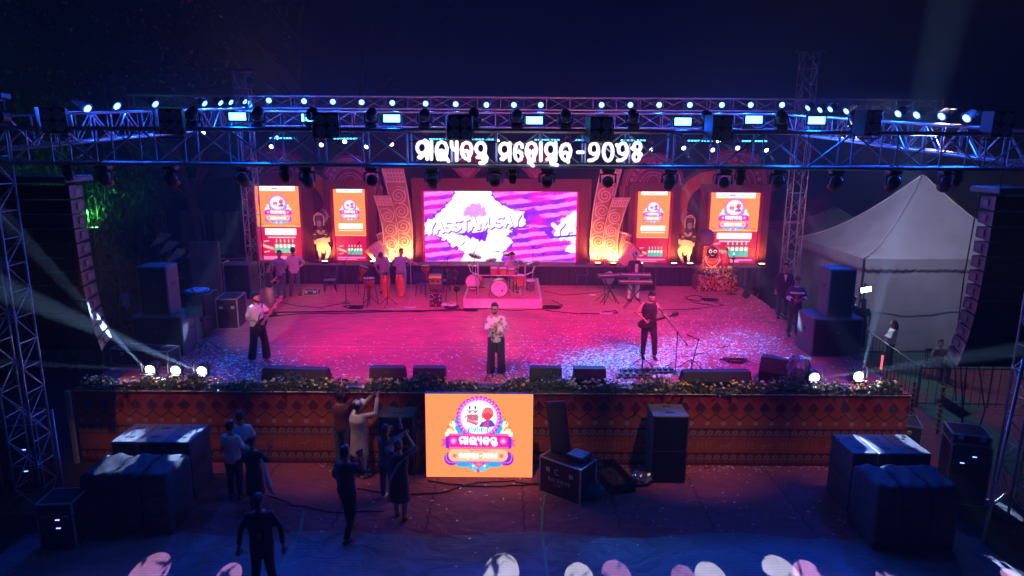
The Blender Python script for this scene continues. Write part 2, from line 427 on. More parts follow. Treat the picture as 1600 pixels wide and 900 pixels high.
m_redr = carpetmat('lawn_red_carpet', (.30, .035, .045), (.22, .025, .035), .3)
m_greenc = carpetmat('green_carpet_weave', (.02, .17, .06), (.015, .13, .045), .2)
YF = 14.44                     # front face of the stage
XL, XR = Q(115, 613, YF).x, Q(1423, 622, YF).x
sheet('pit_carpet', [(-8.9, -2), (8.6, -2), (8.6, YF), (-8.9, YF)], .006, m_pit)
sheet('red_carpet', [(8.9, 9), (26, 9), (26, 22.3), (9.6, 22.3), (9.6, 14)], .006, m_redr)
pg = [P(1432, 632, 0), P(1478, 622, 0), P(1600, 700, 0), P(1680, 730, 0), P(1640, 770, 0), P(1500, 706, 0)]
sheet('green_carpet', [(p.x, p.y) for p in pg], .011, m_greenc)
pg = [P(1385, 575, 0), P(1420, 572, 0), P(1540, 640, 0), P(1500, 655, 0)]
sheet('green_carpet', [(p.x, p.y) for p in pg], .011, m_greenc)
pg = [(12.2, 21.5), (24, 21.5), (24, 23.2), (12.2, 23.2)]
sheet('green_carpet', pg, .011, m_greenc)
sheet('green_carpet', [(-30, 10), (-9.4, 9), (-10.2, 13.4), (-26, 15)], .006, m_greenc)
m_pseam = mat('pit_seam', (.19, .05, .09), .9)
for x in (-7.1, -5.3, -3.4, -1.6, .25, 2.1, 3.9, 5.75, 7.6):
    b = MB(); n_ = 50
    for i in range(n_+1):
        y = 11.75+(YF-11.75)*i/n_; dx = .015*math.sin(i*.8+x)+.01*math.sin(i*2.1); h = .008+.006*math.sin(i*1.7+x*3)
        b.v += [(x+dx-.015-h, y, .011), (x+dx, y, .011+abs(h)), (x+dx+.015+h, y, .011)]
    for i in range(n_): b.f += [(3*i, 3*i+1, 3*i+4, 3*i+3), (3*i+1, 3*i+2, 3*i+5, 3*i+4)]
    struct('carpet_seam', b, m_pseam)
random.seed(17)
edge = [(8.75-17.8*i/60, 11.55+.10*math.sin(i*.5)+.05*random.random()) for i in range(61)]
sheet('added_pale_sheet', [(-9.0, -2), (8.75, -2)]+edge, .0102, carpetmat('added_grey_sheet', (.26, .25, .30), (.20, .19, .24), .45))  # pale sheet added so the light pools come out white and blue
# green tape strips on the pit carpet
m_tape = mat('green_tape', (.10, .34, .14), .6, 0, .2, 9)
def strip(name, pix, wd, z, m):
    pts = [P(x, y, z) for x, y in pix]; b = MB()
    # smooth by subdivision
    q = []
    for i in range(len(pts)-1):
        for k in range(4):
            t = k/4; q.append(pts[i].lerp(pts[i+1], t))
    q.append(pts[-1])
    L = []
    for i, p in enumerate(q):
        d = q[min(i+1, len(q)-1)]-q[max(0, i-1)]; d.normalize(); nn = Vector((-d.y, d.x, 0))*wd/2
        L += [tuple(p+nn), tuple(p-nn)]
    b.v = L+[(x, y, z-.003) for x, y, z in L]; n = len(L)
    for i in range(0, n-2, 2): b.f += [(i, i+1, i+3, i+2), (i, i+2, i+2+n, i+n), (i+1, i+1+n, i+3+n, i+3)]
    return struct(name, b, m)
strip('floor_tape', [(853, 768), (848, 795), (847, 830), (850, 860), (856, 900)], .045, .012, m_tape)
strip('floor_tape', [(475, 797), (470, 825), (458, 855), (438, 885), (420, 905)], .05, .012, m_tape)

b = MB(); DY0, DY1 = YF+.03, 28.4
b.box(((XL+XR)/2, (DY0+DY1)/2, HS/2-.003), (XR-XL-.04, DY1-DY0, HS-.006))
struct('stage_deck', b, m_wood)
lc = [(XL+.02, YF+.02), (XR-.02, YF+.02)]
for px, py in ((1405, 600), (1352, 562), (1290, 530), (1226, 500), (1196, 470), (1192, 448)):
    p = P(px, py); lc.append((min(p.x, XR-.03), p.y))
for px, py in ((1150, 441), (430, 441), (372, 468), (330, 486), (305, 515)):
    p = P(px, py); lc.append((max(p.x, XL+.03), min(p.y, 28.2)))
lc.append((XL+.02, 19.5))
sheet('stage_carpet', lc, HS+.004, m_stagec)
m_seam = mat('carpet_seam', (.75, .45, .55), .7, 0, .3, 5)
for (a, c, wdt) in (((395, 497), (1215, 500), .016), ((345, 541), (1320, 546), .022), ((480, 574), (560, 574), .012)):
    p0, p1 = P(*a), P(*c); b = MB()
    n = 60
    for i in range(n+1):
        p = p0.lerp(p1, i/n); h = wdt/2*(.5+rnd()); dy = .012*math.sin(i*.7)
        b.v += [(p.x, p.y-h+dy, HS+.009), (p.x, p.y+h+dy, HS+.009)]
    for i in range(n):
        b.f.append((2*i, 2*i+2, 2*i+3, 2*i+1))
    struct('carpet_seam', b, m_seam)

# ------------------------------------------------------------------ printed stage front
W_ = XR-XL
cv = Cv(1400, 124, W_, HS, (.42, .10, .025))
per = .362; OR = (.50, .14, .035); MA = (.10, .012, .03); RD = (.34, .022, .022); DK = (.13, .012, .015)
n = int(W_/per)+2
cv.rect(0, 0, W_, .47, (.36, .07, .025))
for i in range(-1, n+1):
    x = i*per+.1
    def dia(cx, cy, hx, hy, c): cv.poly([(cx-hx, cy), (cx, cy-hy), (cx+hx, cy), (cx, cy+hy)], c)
    dia(x, .10, .16, .19, RD)
    dia(x+per/2, .335, .135, .165, MA)
    cv.line([(x, .62), (x+per/2, .47), (x+per, .62)], .018, DK)
    cv.line([(x, .57), (x+per/2, .42), (x+per, .57)], .006, OR)
    cv.disc(x+per, .70, .048, (.52, .40, .36)); cv.disc(x+per, .70, .02, (.40, .27, .22))
cv.rect(0, .80, W_, 1.07, MA); cv.rect(0, .80, W_, .815, OR); cv.rect(0, 1.055, W_, 1.07, OR)
cv.rect(0, 1.40, W_, 1.67, MA); cv.rect(0, 1.40, W_, 1.412, OR)
cv.rect(0, 1.67, W_, HS, DK)
SC = (.50, .30, .20)
for yy in (.94, 1.54):
    k = 0; x = .05
    while x < W_:
        pts = [(x+.085*(1-t*.8)*math.cos(4.2*t*PI/1.0+2.6), yy+.085*(1-t*.8)*math.sin(4.2*t*PI/1.0+2.6)) for t in np.linspace(0, 1, 14)]
        cv.line(pts, .0075, SC); cv.line([(x-.09, yy+.03), (x-.05, yy+.1), (x+.05, yy+.1), (x+.1, yy+.03)], .006, SC)
        x += .19
random.seed(3)
x = .2
while x < W_:       # little tribal figures
    c = (.50, .22, .12); y = 1.30; t = random.choice((0, 1, 2))
    if t < 2:
        for k in range(4):
            xx = x+k*.09; cv.disc(xx, 1.17, .014, c); cv.line([(xx, 1.18), (xx, 1.26)], .008, c)
            cv.line([(xx-.03, 1.33), (xx, 1.26), (xx+.03, 1.33)], .006, c); cv.line([(xx-.04, 1.22), (xx, 1.20), (xx+.04, 1.22)], .006, c)
        x += .5
    else:
        cv.line([(x, 1.25), (x+.2, 1.23)], .02, c); cv.disc(x+.24, 1.19, .022, c)
        for k in (0, .04, .15, .2): cv.line([(x+k, 1.25), (x+k-.02, 1.33)], .007, c)
        x += .45
m_fas = printmat('printed_fabric', 0, .75)
t = thing('stage_skirt', 'printed orange and maroon fabric skirt along the stage front', 'stage skirt', ((XL+XR)/2, YF, 0))
link('printed_fabric', grid_data('printed_fabric', cv, W_, HS-.03, m_fas), t, (0, 0, 0))
MB().box((0, .012, HS/2-.02), (W_, .016, HS-.06)).ob('backing_board', m_wood, t)
MB().box((0, -.012, HS-.02), (W_, .03, .022), bev=.004).ob('top_trim', mat('trim_white', (.75, .62, .62), .5), t)
p = Q(112, 640, YF-.1)
o = MB().box((0, 0, .87), (.1, .08, 1.74), bev=.01).ob('white_post', m_white, None, (XL-.1, YF-.05, 0)); tag(o, 'white painted post at the left end of the patterned stage skirt', 'post')

# ------------------------------------------------------------------ trusses
def rod_data(name, r, n=6): return MB().tube((0, 0, -.5), (0, 0, .5), r, n).data(name, m_alu, True)
def truss(name, label, cat, A, B, wd, ht, bay, rc=.028, rb=.014, up=(0, 0, 1), group=None, kinds=('chord', 'brace')):
    A, B = Vector(A), Vector(B); L = (B-A).length; u = (B-A).normalized(); up = Vector(up)
    v = u.cross(up).normalized(); w2 = v.cross(u).normalized()
    t = thing(name, label, cat, A, 0, group)
    cs = [(v*(wd/2*a)+w2*(ht/2*c)) for a, c in ((-1, -1), (1, -1), (1, 1), (-1, 1))]
    for c in cs: MB().tube(c, c+u*L, rc, 8).ob('chord', m_alu, t, smooth=True)
    n = max(1, round(L/bay)); bl = L/n; cache = {}
    def rod(p, q):
        d = q-p; k = round(d.length, 3)
        if k not in cache: cache[k] = MB().tube((0, 0, -k/2), (0, 0, k/2), rb, 6, cap=False).data('brace', m_alu, True)
        o = link('brace', cache[k], t, (p+q)/2, d.to_track_quat('Z', 'Y').to_euler())
    for f in range(4):
        c0, c1 = cs[f], cs[(f+1) % 4]
        for i in range(n):
            a, b2 = c0+u*(bl*i), c1+u*(bl*(i+1))
            if (i+f) % 2: a, b2 = c1+u*(bl*i), c0+u*(bl*(i+1))
            rod(a, b2)
        for i in range(0, n+1, 1 if f in (1, 3) else 2): rod(c0+u*(bl*i), c1+u*(bl*i))
    return t
XTL, XTR = -9.7, 9.95
YT, YB = 12.7, 25.3
zt0, zt1 = 6.78, 7.44
truss('front_truss', 'long box truss across the front of the stage carrying the lettering', 'truss', (-13, YT, 7.1), (13.2, YT, 7.1), .52, .62, .79, .034, .017)
truss('side_truss', 'blue lit box truss running back along the left side of the stage', 'truss', (XTL, YT+.4, 7.33), (XTL, YB-.5, 8.02), .5, .62, .7, .03, .015)
truss('side_truss', 'blue lit box truss running back along the right side of the stage', 'truss', (XTR, YT+.4, 7.15), (XTR, YB-.5, 7.9), .5, .62, .7, .03, .015)
pa, pb = Q(205, 160, YB), Q(1468, 164, YB)
truss('rear_truss', 'upper rear truss behind the stage topped with round blue lamps', 'truss', (pa.x, YB, 8.58), (pb.x, YB, 8.58), .4, .42, .82, .022, .012)
pa, pb = Q(330, 185, YB-.6), Q(1330, 188, YB-.6)
truss('rear_truss', 'lower rear truss just beneath the row of round blue lamps', 'truss', (pa.x, YB-.6, 7.98), (pb.x, YB-.6, 7.98), .4, .5, .82, .022, .012)
def tower(label, x, y, z0, z1, wd, bay=.55, head=True):
    t = truss('truss_tower', label, 'truss tower', (x, y, z0), (x, y, z1), wd, wd, bay, .024, .012, up=(0, 1, 0))
    MB().box((0, 0, .02), (wd+.35, wd+.35, .04), bev=.01).ob('base_plate', m_alud, t)
    if head:
        MB().box((0, 0, z1-z0+.06), (wd+.5, .28, .12), bev=.02).ob('head_block', m_alud, t)
        MB().tube((wd/2+.1, -.1, z1-z0-.3), (wd/2+.1, .1, z1-z0-.3), .13, 12).ob('pulley', m_alud, t)
    return t
pl, pr = Q(390, 290, YB), Q(1246, 290, YB)
tower('tall rear lattice tower rising left of the poster screens', pl.x, YB, 0, Q(378, 112, YB).z, .46)
tower('tall rear lattice tower rising right of the poster screens', pr.x, YB, 0, Q(1266, 82, YB).z, .5)
tl, tr = P(62, 790, 0), P(1568, 800, 0)
tower('near lattice tower at the left edge beside the bass speakers', tl.x, tl.y, 0, 7.9, .5, .5)
tower('near lattice tower at the right edge behind the amplifier rack', tr.x+.15, tr.y, 0, 7.9, .5, .5)
# raking stays of the near towers
for (a, bb, lb) in (((80, 640), (104, 800), 'slanting steel stay leaning on the left near lattice tower'), ((1600, 560), (1535, 850), 'slanting steel stay in front of the right near lattice tower')):
    p1 = P(*bb, 0); p0 = Q(a[0], a[1], p1.y+.3)
    o = MB().tube(p0-p1, (0, 0, 0), .03, 8).ob('stay_pole', m_alu, None, p1, smooth=True); tag(o, lb, 'pole')

# ------------------------------------------------------------------ lettering on the front truss
YS = YT-.36
sg = thing('letter_sign', 'glowing white Odia lettering fixed along the front truss', 'sign', (0, YS, 0))
m_let = mat('letter_glow', (.8, .8, .8), .4, emit=(.93, .93, 1.), es=1.5, var=.02)
k = 0
for name, g in W_MALYABANTA+W_MAHOTSABA+W_YEAR:
    b = MB()
    for si, stroke in enumerate(g):
        pts = []
        for x, y in stroke:
            q = Q(644+x/12.308, 206+y/12.3, YS); pts.append((q.x, 0.0015*si, q.z))
        r = 33/12.308/FPX*12.45
        b.path(pts, [(r, r)]*len(pts), 8)
        for e in (pts[0], pts[-1]): b.ball(e, (r, r*.98, r), 8, 4)
    b.ob(name, m_let, sg, smooth=True)
zb = Q(800, 258, YS).z
MB().box((Q(826, 258, YS).x, .05, zb+.03), (Q(1012, 258, YS).x-Q(640, 258, YS).x, .02, .02)).ob('mounting_rail', m_alud, sg)
MB().box((Q(826, 218, YS).x, .05, zb+.40), (Q(1012, 258, YS).x-Q(640, 258, YS).x, .02, .02)).ob('mounting_rail', m_alud, sg)

# ------------------------------------------------------------------ lamps
def par_proto():
    t = thing('par_lamp', 'x', 'stage lamp')
    MB().lathe([(.06, .24), (.11, .20), (.13, .02), (.14, 0), (.12, 0), (.12, .02)], 14).ob('housing', m_black, t, smooth=True)
    MB().lathe([(.088, -.004), (.088, .004)], 14).ob('lens', m_lens_blue, t)
    b = MB(); b.path([(-.155, 0, .1), (-.155, .0, .3), (.155, 0, .3), (.155, 0, .1)], .012, 5); b.ob('yoke', m_alud, t)
    return t
def place_par(proto, p, tgt, label, group, first):
    r = aim_rot(p, tgt)
    o = proto if first else dup(proto)
    o.location = p; o.rotation_euler = r; o['label'] = label; o['group'] = group
    d = (Vector(tgt)-Vector(p)).normalized(); spot(Vector(p)+d*.05, tgt, 260, (.01, .10, 1), 150, .8, .06)
    return o
proto = par_proto(); fi = True; CAMP = Vector((0, 0, HC))
rear = [420, 475, 520, 565, 613, 665, 712, 760, 803, 845, 940, 985, 1030, 1078, 1128, 1173, 1222]
rearp = []
for i, px in enumerate(rear):
    py = 157+6*min(1, (px-420)/300)+ (0 if px < 760 else 1)
    p = Q(px, py, YB-.28); rearp.append(p)
    o = place_par(proto, p, Vector((p.x*.5+random.uniform(-1.5, 1.5), 2, 3.5)), nth(i, 'the round blue lamps on the upper rear truss'), 'round blue lamps along the rear truss', fi); fi = False
for k, (X, lst) in enumerate(((XTL, [(137, 170), (183, 166), (243, 163), (320, 162), (345, 161), (361, 160), (383, 159)]),
                              (XTR, [(1262, 169), (1281, 172), (1297, 171), (1322, 174), (1403, 178), (1432, 180), (1471, 182), (1510, 185), (1549, 188)]))):
    for i, (px, py) in enumerate(lst):
        p = SX(px, py, X)
        place_par(proto, p, Vector((X*.1, p.y-2.2, 2.0)), nth(i, 'the blue lamps along the %s side truss' % ('left', 'right')[k]), 'blue lamps along the %s side truss' % ('left', 'right')[k], False)
# wash from the rear and side lamps: the lamps' own light
for i in (1, 5, 9, 12, 15):
    p = rearp[i]; spot(p+Vector((0, -.15, -.1)), (p.x*.8, 8.6, 0), 3600, (.0, .055, 1), 34, 1, .1)
for i, (tx, ty) in ((3, (-6.5, 16.3)), (11, (2.6, 16.2)), (13, (4.2, 17.2)), (9, (2.2, 15.6)), (14, (6.5, 18.5))):
    p = rearp[i]; spot(p+Vector((0, -.15, -.1)), (tx, ty, HS), 5200 if i != 3 else 2500, (.04, .35, 1), 17, .9, .1)
for X in (XTL, XTR):
    spot((X, 18, 8.1), (X*.1, 12, 0), 700, (.0, .06, 1), 80, .8, .1)
    spot((X, 15, 8.0), (X*1.0, 20.5, 7.4), 330, (.03, .12, 1), 60, .8, .1)
    spot((X, 23, 8.7), (X*1.0, 14, 7.3), 560, (.03, .12, 1), 50, .8, .1)

# strobes on the front truss
def strobe_proto():
    t = thing('strobe', 'x', 'stage lamp')
    MB().box((0, .05, 0), (.36, .1, .19), bev=.012).ob('housing', m_black, t)
    MB().box((0, -.004, 0), (.30, .01, .13)).ob('lens', m_strobe, t)
    MB().path([(-.2, .05, 0), (-.2, .05, -.16), (.2, .05, -.16), (.2, .05, 0)], .01, 5).ob('yoke', m_alud, t)
    return t
proto = strobe_proto()
for i, (px, py) in enumerate([(371, 182), (484, 184), (612, 185), (835, 188), (1067, 190), (1178, 187), (1276, 188)]):
    p = Q(px, py, YT+.35); o = proto if i == 0 else dup(proto)
    o.location = p; o.rotation_euler = (0, 0, random.uniform(-.1, .1)); o['label'] = nth(i, 'the glaring cyan rectangular strobes above the front truss'); o['group'] = 'rectangular strobes on the front truss'
    if i in (0, 2, 4, 6): spot(p+Vector((0, -.12, 0)), (p.x*.8, 4, 0), 260, (.0, .10, 1), 100, .7, .1)
for px in (371, 835, 1276): spot(Q(px, 186, YT+.7), (Q(px, 186, YT).x, YT+1.2, 7.0), 160, (.02, .3, 1), 140, .8, .1)
# four-cell blinders, unlit
def blinder_proto():
    t = thing('blinder', 'x', 'stage lamp')
    MB().box((0, .06, 0), (.42, .14, .44), bev=.02).ob('housing', m_black, t)
    for x in (-.1, .1):
        for z in (-.1, .1):
            b = MB().lathe([(.094, 0), (.094, .016), (.086, .017), (.05, .006), (.02, .003)], 16, (x, -.012, z), Matrix.Rotation(PI/2, 4, 'X'))
            b.ob('reflector', m_lens_off, t, smooth=True)
    MB().box((-.235, -.03, 0), (.012, .26, .44), Matrix.Rotation(.25, 3, 'Z')).ob('side_flap', m_alud, t)
    MB().path([(-.23, .06, .1), (-.23, .06, -.27), (.23, .06, -.27), (.23, .06, .1)], .012, 5).ob('yoke', m_alud, t)
    return t
proto = blinder_proto()
for i, (px, py) in enumerate([(83, 188), (266, 190), (510, 196), (719, 200), (939, 203), (1127, 200), (1361, 192), (1563, 194)]):
    p = Q(px, py, YT-.40); o = proto if i == 0 else dup(proto)
    o.location = p; o.rotation_euler = (random.uniform(0, .12), 0, random.uniform(-.15, .15)); o['label'] = nth(i, 'the unlit four-lamp blinders on the front truss'); o['group'] = 'four-lamp blinders on the front truss'
# LED bars
def bar_proto():
    t = thing('led_bar', 'x', 'stage lamp')
    MB().box((0, .03, 0), (.52, .06, .05), bev=.008).ob('housing', m_black, t)
    for k in range(8): MB().box((-.21+.06*k, -.003, 0), (.042, .006, .026)).ob('lens', m_cyan, t)
    return t
proto = bar_proto()
for i, px in enumerate([440, 540, 690, 752, 855, 918, 990, 1095, 1180]):
    p = Q(px, 198+8*(px-440)/740, YT+.33); o = proto if i == 0 else dup(proto)
    o.location = (p.x, YT+.33, 7.26); o['label'] = nth(i, 'the cyan diode bars slung inside the front truss'); o['group'] = 'cyan diode bars on the front truss'

# moving heads
def mhead(name_label, base, target, hang, lens_m, power=0, color=(1, 1, 1), ang=6, blend=.15, group=None, sc_=1., size=.04):
    t = thing('moving_head', name_label, 'stage lamp', base, 0, group)
    s = -1 if hang else 1
    d = (Vector(target)-Vector(base)); rz = math.atan2(d.y, d.x)+PI/2
    MB().box((0, 0, .05*s*sc_), (.26*sc_, .24*sc_, .1*sc_), bev=.02).ob('base', m_black, t)
    c = Vector((0, 0, .3*s*sc_)); Rz = Matrix.Rotation(rz, 3, 'Z')
    pts = [Rz@Vector((x*sc_, 0, z*s*sc_)) for x, z in ((-.16, .32), (-.16, .14), (0, .11), (.16, .14), (.16, .32))]
    MB().path(pts, .022*sc_, 6).ob('yoke', m_black, t)
    h = MB().lathe([(.05, .17), (.1, .15), (.125, .05), (.12, -.05), (.105, -.15), (.09, -.15), (.085, -.13)], 14).ob('head', m_black, t, c, aim_rot(c, Vector(target)-Vector(base)), smooth=True)
    h.scale = (sc_,)*3
    MB().lathe([(.088, -.145), (.088, -.138)], 14).ob('lens', lens_m, h)
    if power:
        dd = d.normalized(); hp = Vector(base)+c
        spot(hp+dd*.18*sc_, target, power, color, ang, blend, size)
    return t
# standing on the front truss
for i, px in enumerate([300, 402, 487, 580, 663, 740, 808, 884, 990, 1105, 1222, 1338]):
    p = Q(px, 190, YT+.15)
    mhead(nth(i, 'the dark moving heads standing on the front truss'), (p.x, YT+.18, 7.45), (p.x*1.0, 24, 12+random.uniform(-1, 3)), False, m_lens_dim, group='dark moving heads standing on the front truss', sc_=.82)
# hung below it: pink wash over the stage
BL = (.25, .28, 1.0)
hang = [(160, 0), (265, 0), (377, 2), (478, 1), (580, 3), (675, 1), (773, 3), (855, 2), (951, 3), (1048, 1), (1134, 3), (1218, 2), (1309, 1), (1400, 0), (1483, 0)]
PK = (1, .05, .42)
for i, (px, wsh) in enumerate(hang):
    p = Q(px, 264, YT+.1); base = (p.x, YT+.15, 6.76)
    if i in (4, 6, 8, 10): wsh = 3
    tg = {3: (p.x*1.75, 27, 4.0), 0: (p.x*.9, 17, 2), 1: (p.x*.9, 17.8, HS), 2: (p.x*.9, 22, HS)}[wsh]
    mhead(nth(i, 'the dark moving heads hanging under the front truss'), base, tg, True, m_lens_dim, {0: 0, 1: 1400, 2: 3300, 3: 1700}[wsh], {0: (1, 1, 1), 1: (1, .01, .42), 2: (1, .0, .18), 3: (1, .10, .22)}[wsh], 62, 1.0, group='dark moving heads hanging under the front truss', size=.1, sc_=.88)
# beams hung beneath the rear truss
bm = [(318, 204, None), (434, 212, P(205, 676, 1.3)), (425, 226, P(190, 716, 1.22)), (503, 223, P(268, 765, .75)), (539, 218, None), (575, 226, P(60, 760, 0)), (612, 222, None), (664, 217, None), (777, 217, None),
      (887, 222, None), (1015, 230, P(1390, 660, .6)), (1067, 228, P(1368, 735, 1.0)), (1112, 231, P(1432, 690, 1.3)), (1152, 228, None), (1196, 231, P(1560, 800, 0)), (1122, 217, None), (1314, 214, None), (1050, 262, P(1362, 770, .75))]
for i, (px, py, tg) in enumerate(sorted(bm, key=lambda q: q[0])):
    p = Q(px, py, YB-1.0); base = p+Vector((0, 0, .22))
    tgt = tuple(tg) if tg else (p.x*.8, 14, 2)
    pw = {434: 56000, 425: 18000, 503: 52000, 575: 18000, 1015: 36000, 1067: 76000, 1112: 64000, 1196: 76000, 1050: 80000}.get(px, 0)
    o = mhead(nth(i, 'the small beam lamps hung beneath the rear truss'), base, tgt, True, m_lens_wh, pw, (.42, .58, 1), 2.6, .25, group='small beam lamps beneath the rear truss', sc_=.8)
    MB().tube((0, 0, 0), (0, 0, max(.1, 7.72-base.z)), .02, 6).ob('hanging_pole', m_alud, o)
for i, x in enumerate((-8, -4.1, 0, 4.1, 8)):  # extra lamps, added to brighten the skirt
    mhead(nth(i, 'five added lamps on the front truss lighting the stage skirt'), (x, YT-.25, 6.76), (x, YF, 1.35), True, m_lens_dim, 700 if abs(x) < 5 else 520, (1, .46, .22), 42, 1, sc_=.6)
# ------------------------------------------------------------------ back wall: screens, frames, cut-out scenery
YW = 27.0                    # face of the screens
ZR = Q(800, 415, 26.2).z      # top of the riser
def lx(px, py=350, Y=YW): return Q(px, py, Y).x
def lz(py, px=800, Y=YW): return Q(px, py, Y).z
r0, r1 = lx(396, 430, 26.2), lx(1196, 430, 26.2)
b = MB().box(((r0+r1)/2, 27.3, (HS+ZR)/2), (r1-r0, 2.2, ZR-HS-.004))
struct('riser', b, m_cloth)
b = MB(); n = 260
for i in range(n+1):
    x = r0+(r1-r0)*i/n; y = 26.17+.025*math.sin(i*1.9)+.012*math.sin(i*.6)
    b.v += [(x, y, HS+.006), (x, y-.0, ZR-.02)]
for i in range(n): b.f.append((2*i, 2*i+2, 2*i+3, 2*i+1))
m_skirt = mat('navy_skirt_cloth', (.018, .022, .05), .9, 0, .3, 4, .3, 40)
o = b.ob('riser_skirt', m_skirt); tag(o, 'dark pleated cloth skirt hanging along the riser under the screens', 'skirt')
o = MB().box(((r0+r1)/2, 26.165, ZR-.01), (r1-r0, .05, .05), bev=.01).ob('riser_edge', mat('riser_edge_paint', (.16, .12, .2), .5)); o['kind'] = 'structure'

def logo(cv, ox, oy, k):
    def T(x, y): return (ox+(x-562)*k, oy+(y-440)*k)
    def L(pts, r, c, al=1): cv.line([T(*p) for p in pts], r*k, c, al)
    def D(x, y, r, c): cv.disc(*T(x, y), (r[0]*k, r[1]*k) if hasattr(r, '__len__') else r*k, c)
    def Pl(pts, c): cv.poly([T(*p) for p in pts], c)
    CR = '#ffe6c0'
    for s in (-1, 1):
        for a, b2, r in ((225, 355, 26), (250, 415, 24), (190, 425, 22), (270, 440, 22)):
            L([(562+s*170, 450), (562+s*a, b2)], r*.55, CR); D(562+s*a, b2, r, CR)
        for a, b2 in ((222, 315), (262, 385), (235, 345)): D(562+s*a, b2, 8, '#e0553a')
        for a, b2 in ((185, 330), (178, 390), (160, 420)): D(562+s*a, b2, 26, '#2aa0e0')
    for i in range(30):
        t = 2*PI*i/30; D(562+180*math.cos(t), 300+170*math.sin(t), 15, '#8a2bc8')
    D(562, 300, (182, 172), '#d23cc8'); D(562, 300, (160, 150), '#f7a8e0'); D(562, 300, (150, 140), '#ffffff')
    for i in range(36):
        t = 2*PI*i/36; D(562+171*math.cos(t), 300+161*math.sin(t), 5, '#ffd0f0')
    for x in (485, 532):            # two dancers
        D(x, 215, (8, 17), '#223028'); D(x, 247, 11, '#c9939a'); L([(x-20, 236), (x, 262), (x+20, 236)], 4, '#7a4a56')
        Pl([(x-20, 275), (x+20, 270), (x+26, 330), (x-26, 325)], '#b8607a')
        L([(x-18, 280), (x-42, 300)], 5, '#a8546c')
    Pl([(460, 318), (555, 345), (545, 368), (455, 335)], '#c05878'); L([(470, 320), (555, 345)], 7, '#d8849a'); L([(555, 290), (578, 320)], 3, '#7a4a56')
    D(640, 262, (48, 50), '#e02840'); D(612, 275, 26, '#d82848'); Pl([(600, 270), (660, 262), (665, 310), (635, 330), (605, 310)], '#e83a50')
    for q in range(4): L([(598, 240+q*9), (640, 222+q*10), (682, 245+q*9)], 2.2, '#ff8a90')
    D(690, 262, 6, '#ffd060'); D(592, 300, 7, '#d82848')
    Pl([(560, 378), (585, 340), (630, 322), (668, 318), (695, 350), (700, 372), (640, 385)], '#4a40c0'); Pl([(592, 380), (610, 340), (650, 330), (645, 380)], '#d8406a')
    for i in range(12):
        x = 455+i*18; L([(x, 420), (x+6, 396-8*(i % 3))], 5, ['#28b8d8', '#2f66c8', '#20d0c0'][i % 3])
    # ribbon
    Pl([(232, 484), (300, 484), (300, 542), (232, 542), (258, 513)], '#e04a9a'); Pl([(880, 484), (820, 484), (820, 542), (880, 542), (856, 513)], '#e04a9a')
    Pl([(276, 470), (306, 450), (306, 570), (276, 560)], '#7a20c0'); Pl([(842, 470), (812, 450), (812, 570), (842, 560)], '#7a20c0')
    Pl([(305, 437), (815, 437), (815, 566), (305, 566)], '#e01c9c')
    for i in range(34):
        for y in (447, 557): D(315+i*15, y, 3.2, '#ffc8a0')
    for x in (345, 770):
        for i in range(12): L([(x, 500), (x+26*math.cos(i*PI/6), 500+26*math.sin(i*PI/6))], 2.5, '#ff9ae0')
        D(x, 500, 12, '#ffb8e8')
    # capsule
    for s in (-1, 1):
        D(562+s*238, 652, (62, 60), '#8a1cb8')
        for i in range(7):
            t = -.5+i*.32; D(562+s*(245+38*math.cos(t)), 640+46*math.sin(t), 3.5, '#f0c8ff')
    cv.rect(T(318, 0)[0], T(0, 655)[1], T(800, 0)[0], T(0, 696)[1], '#a41cae', 20*k)
    for i in range(30): D(330+i*16, 687, 3, '#f0c8ff')
    for s in (-1, 1):
        D(562+s*135, 702, (62, 24), '#2a9ae8'); D(562+s*60, 720, (34, 24), '#28b0e0'); D(562+s*25, 738, (26, 26), '#3cc0e8'); D(562+s*50, 716, 10, '#ffffff')
        L([(562, 730), (562+s*45, 690)], 6, '#e01c9c')
    D(554, 755, (12, 20), '#d02a80')
    cv.rect(T(300, 0)[0], T(0, 570)[1], T(810, 0)[0], T(0, 676)[1], '#ffb488', 50*k)
    for x in (352, 756): 
        for i in range(10): L([(x, 628), (x+20*math.cos(i*PI/5), 628+20*math.sin(i*PI/5))], 2.5, '#f04a6a')
    for s in (-1, 1): L([(562, 585), (562+s*30, 575), (562+s*60, 590), (562+s*85, 576)], 3, '#e0407a')
    wx, wy = T(390, 462); cvs(cv, W_MALYABANTA, wx-60*.236*k, wy-150*.165*k, .236*k, .165*k, 7.6*k, '#ffffff')
    wx, wy = T(390, 606); cvs(cv, W_MAHOTSABA+W_YEAR, wx-1650*.118*k, wy-170*.10*k, .118*k, .10*k, 4.2*k, '#ffffff')
OG = '#ff8242'
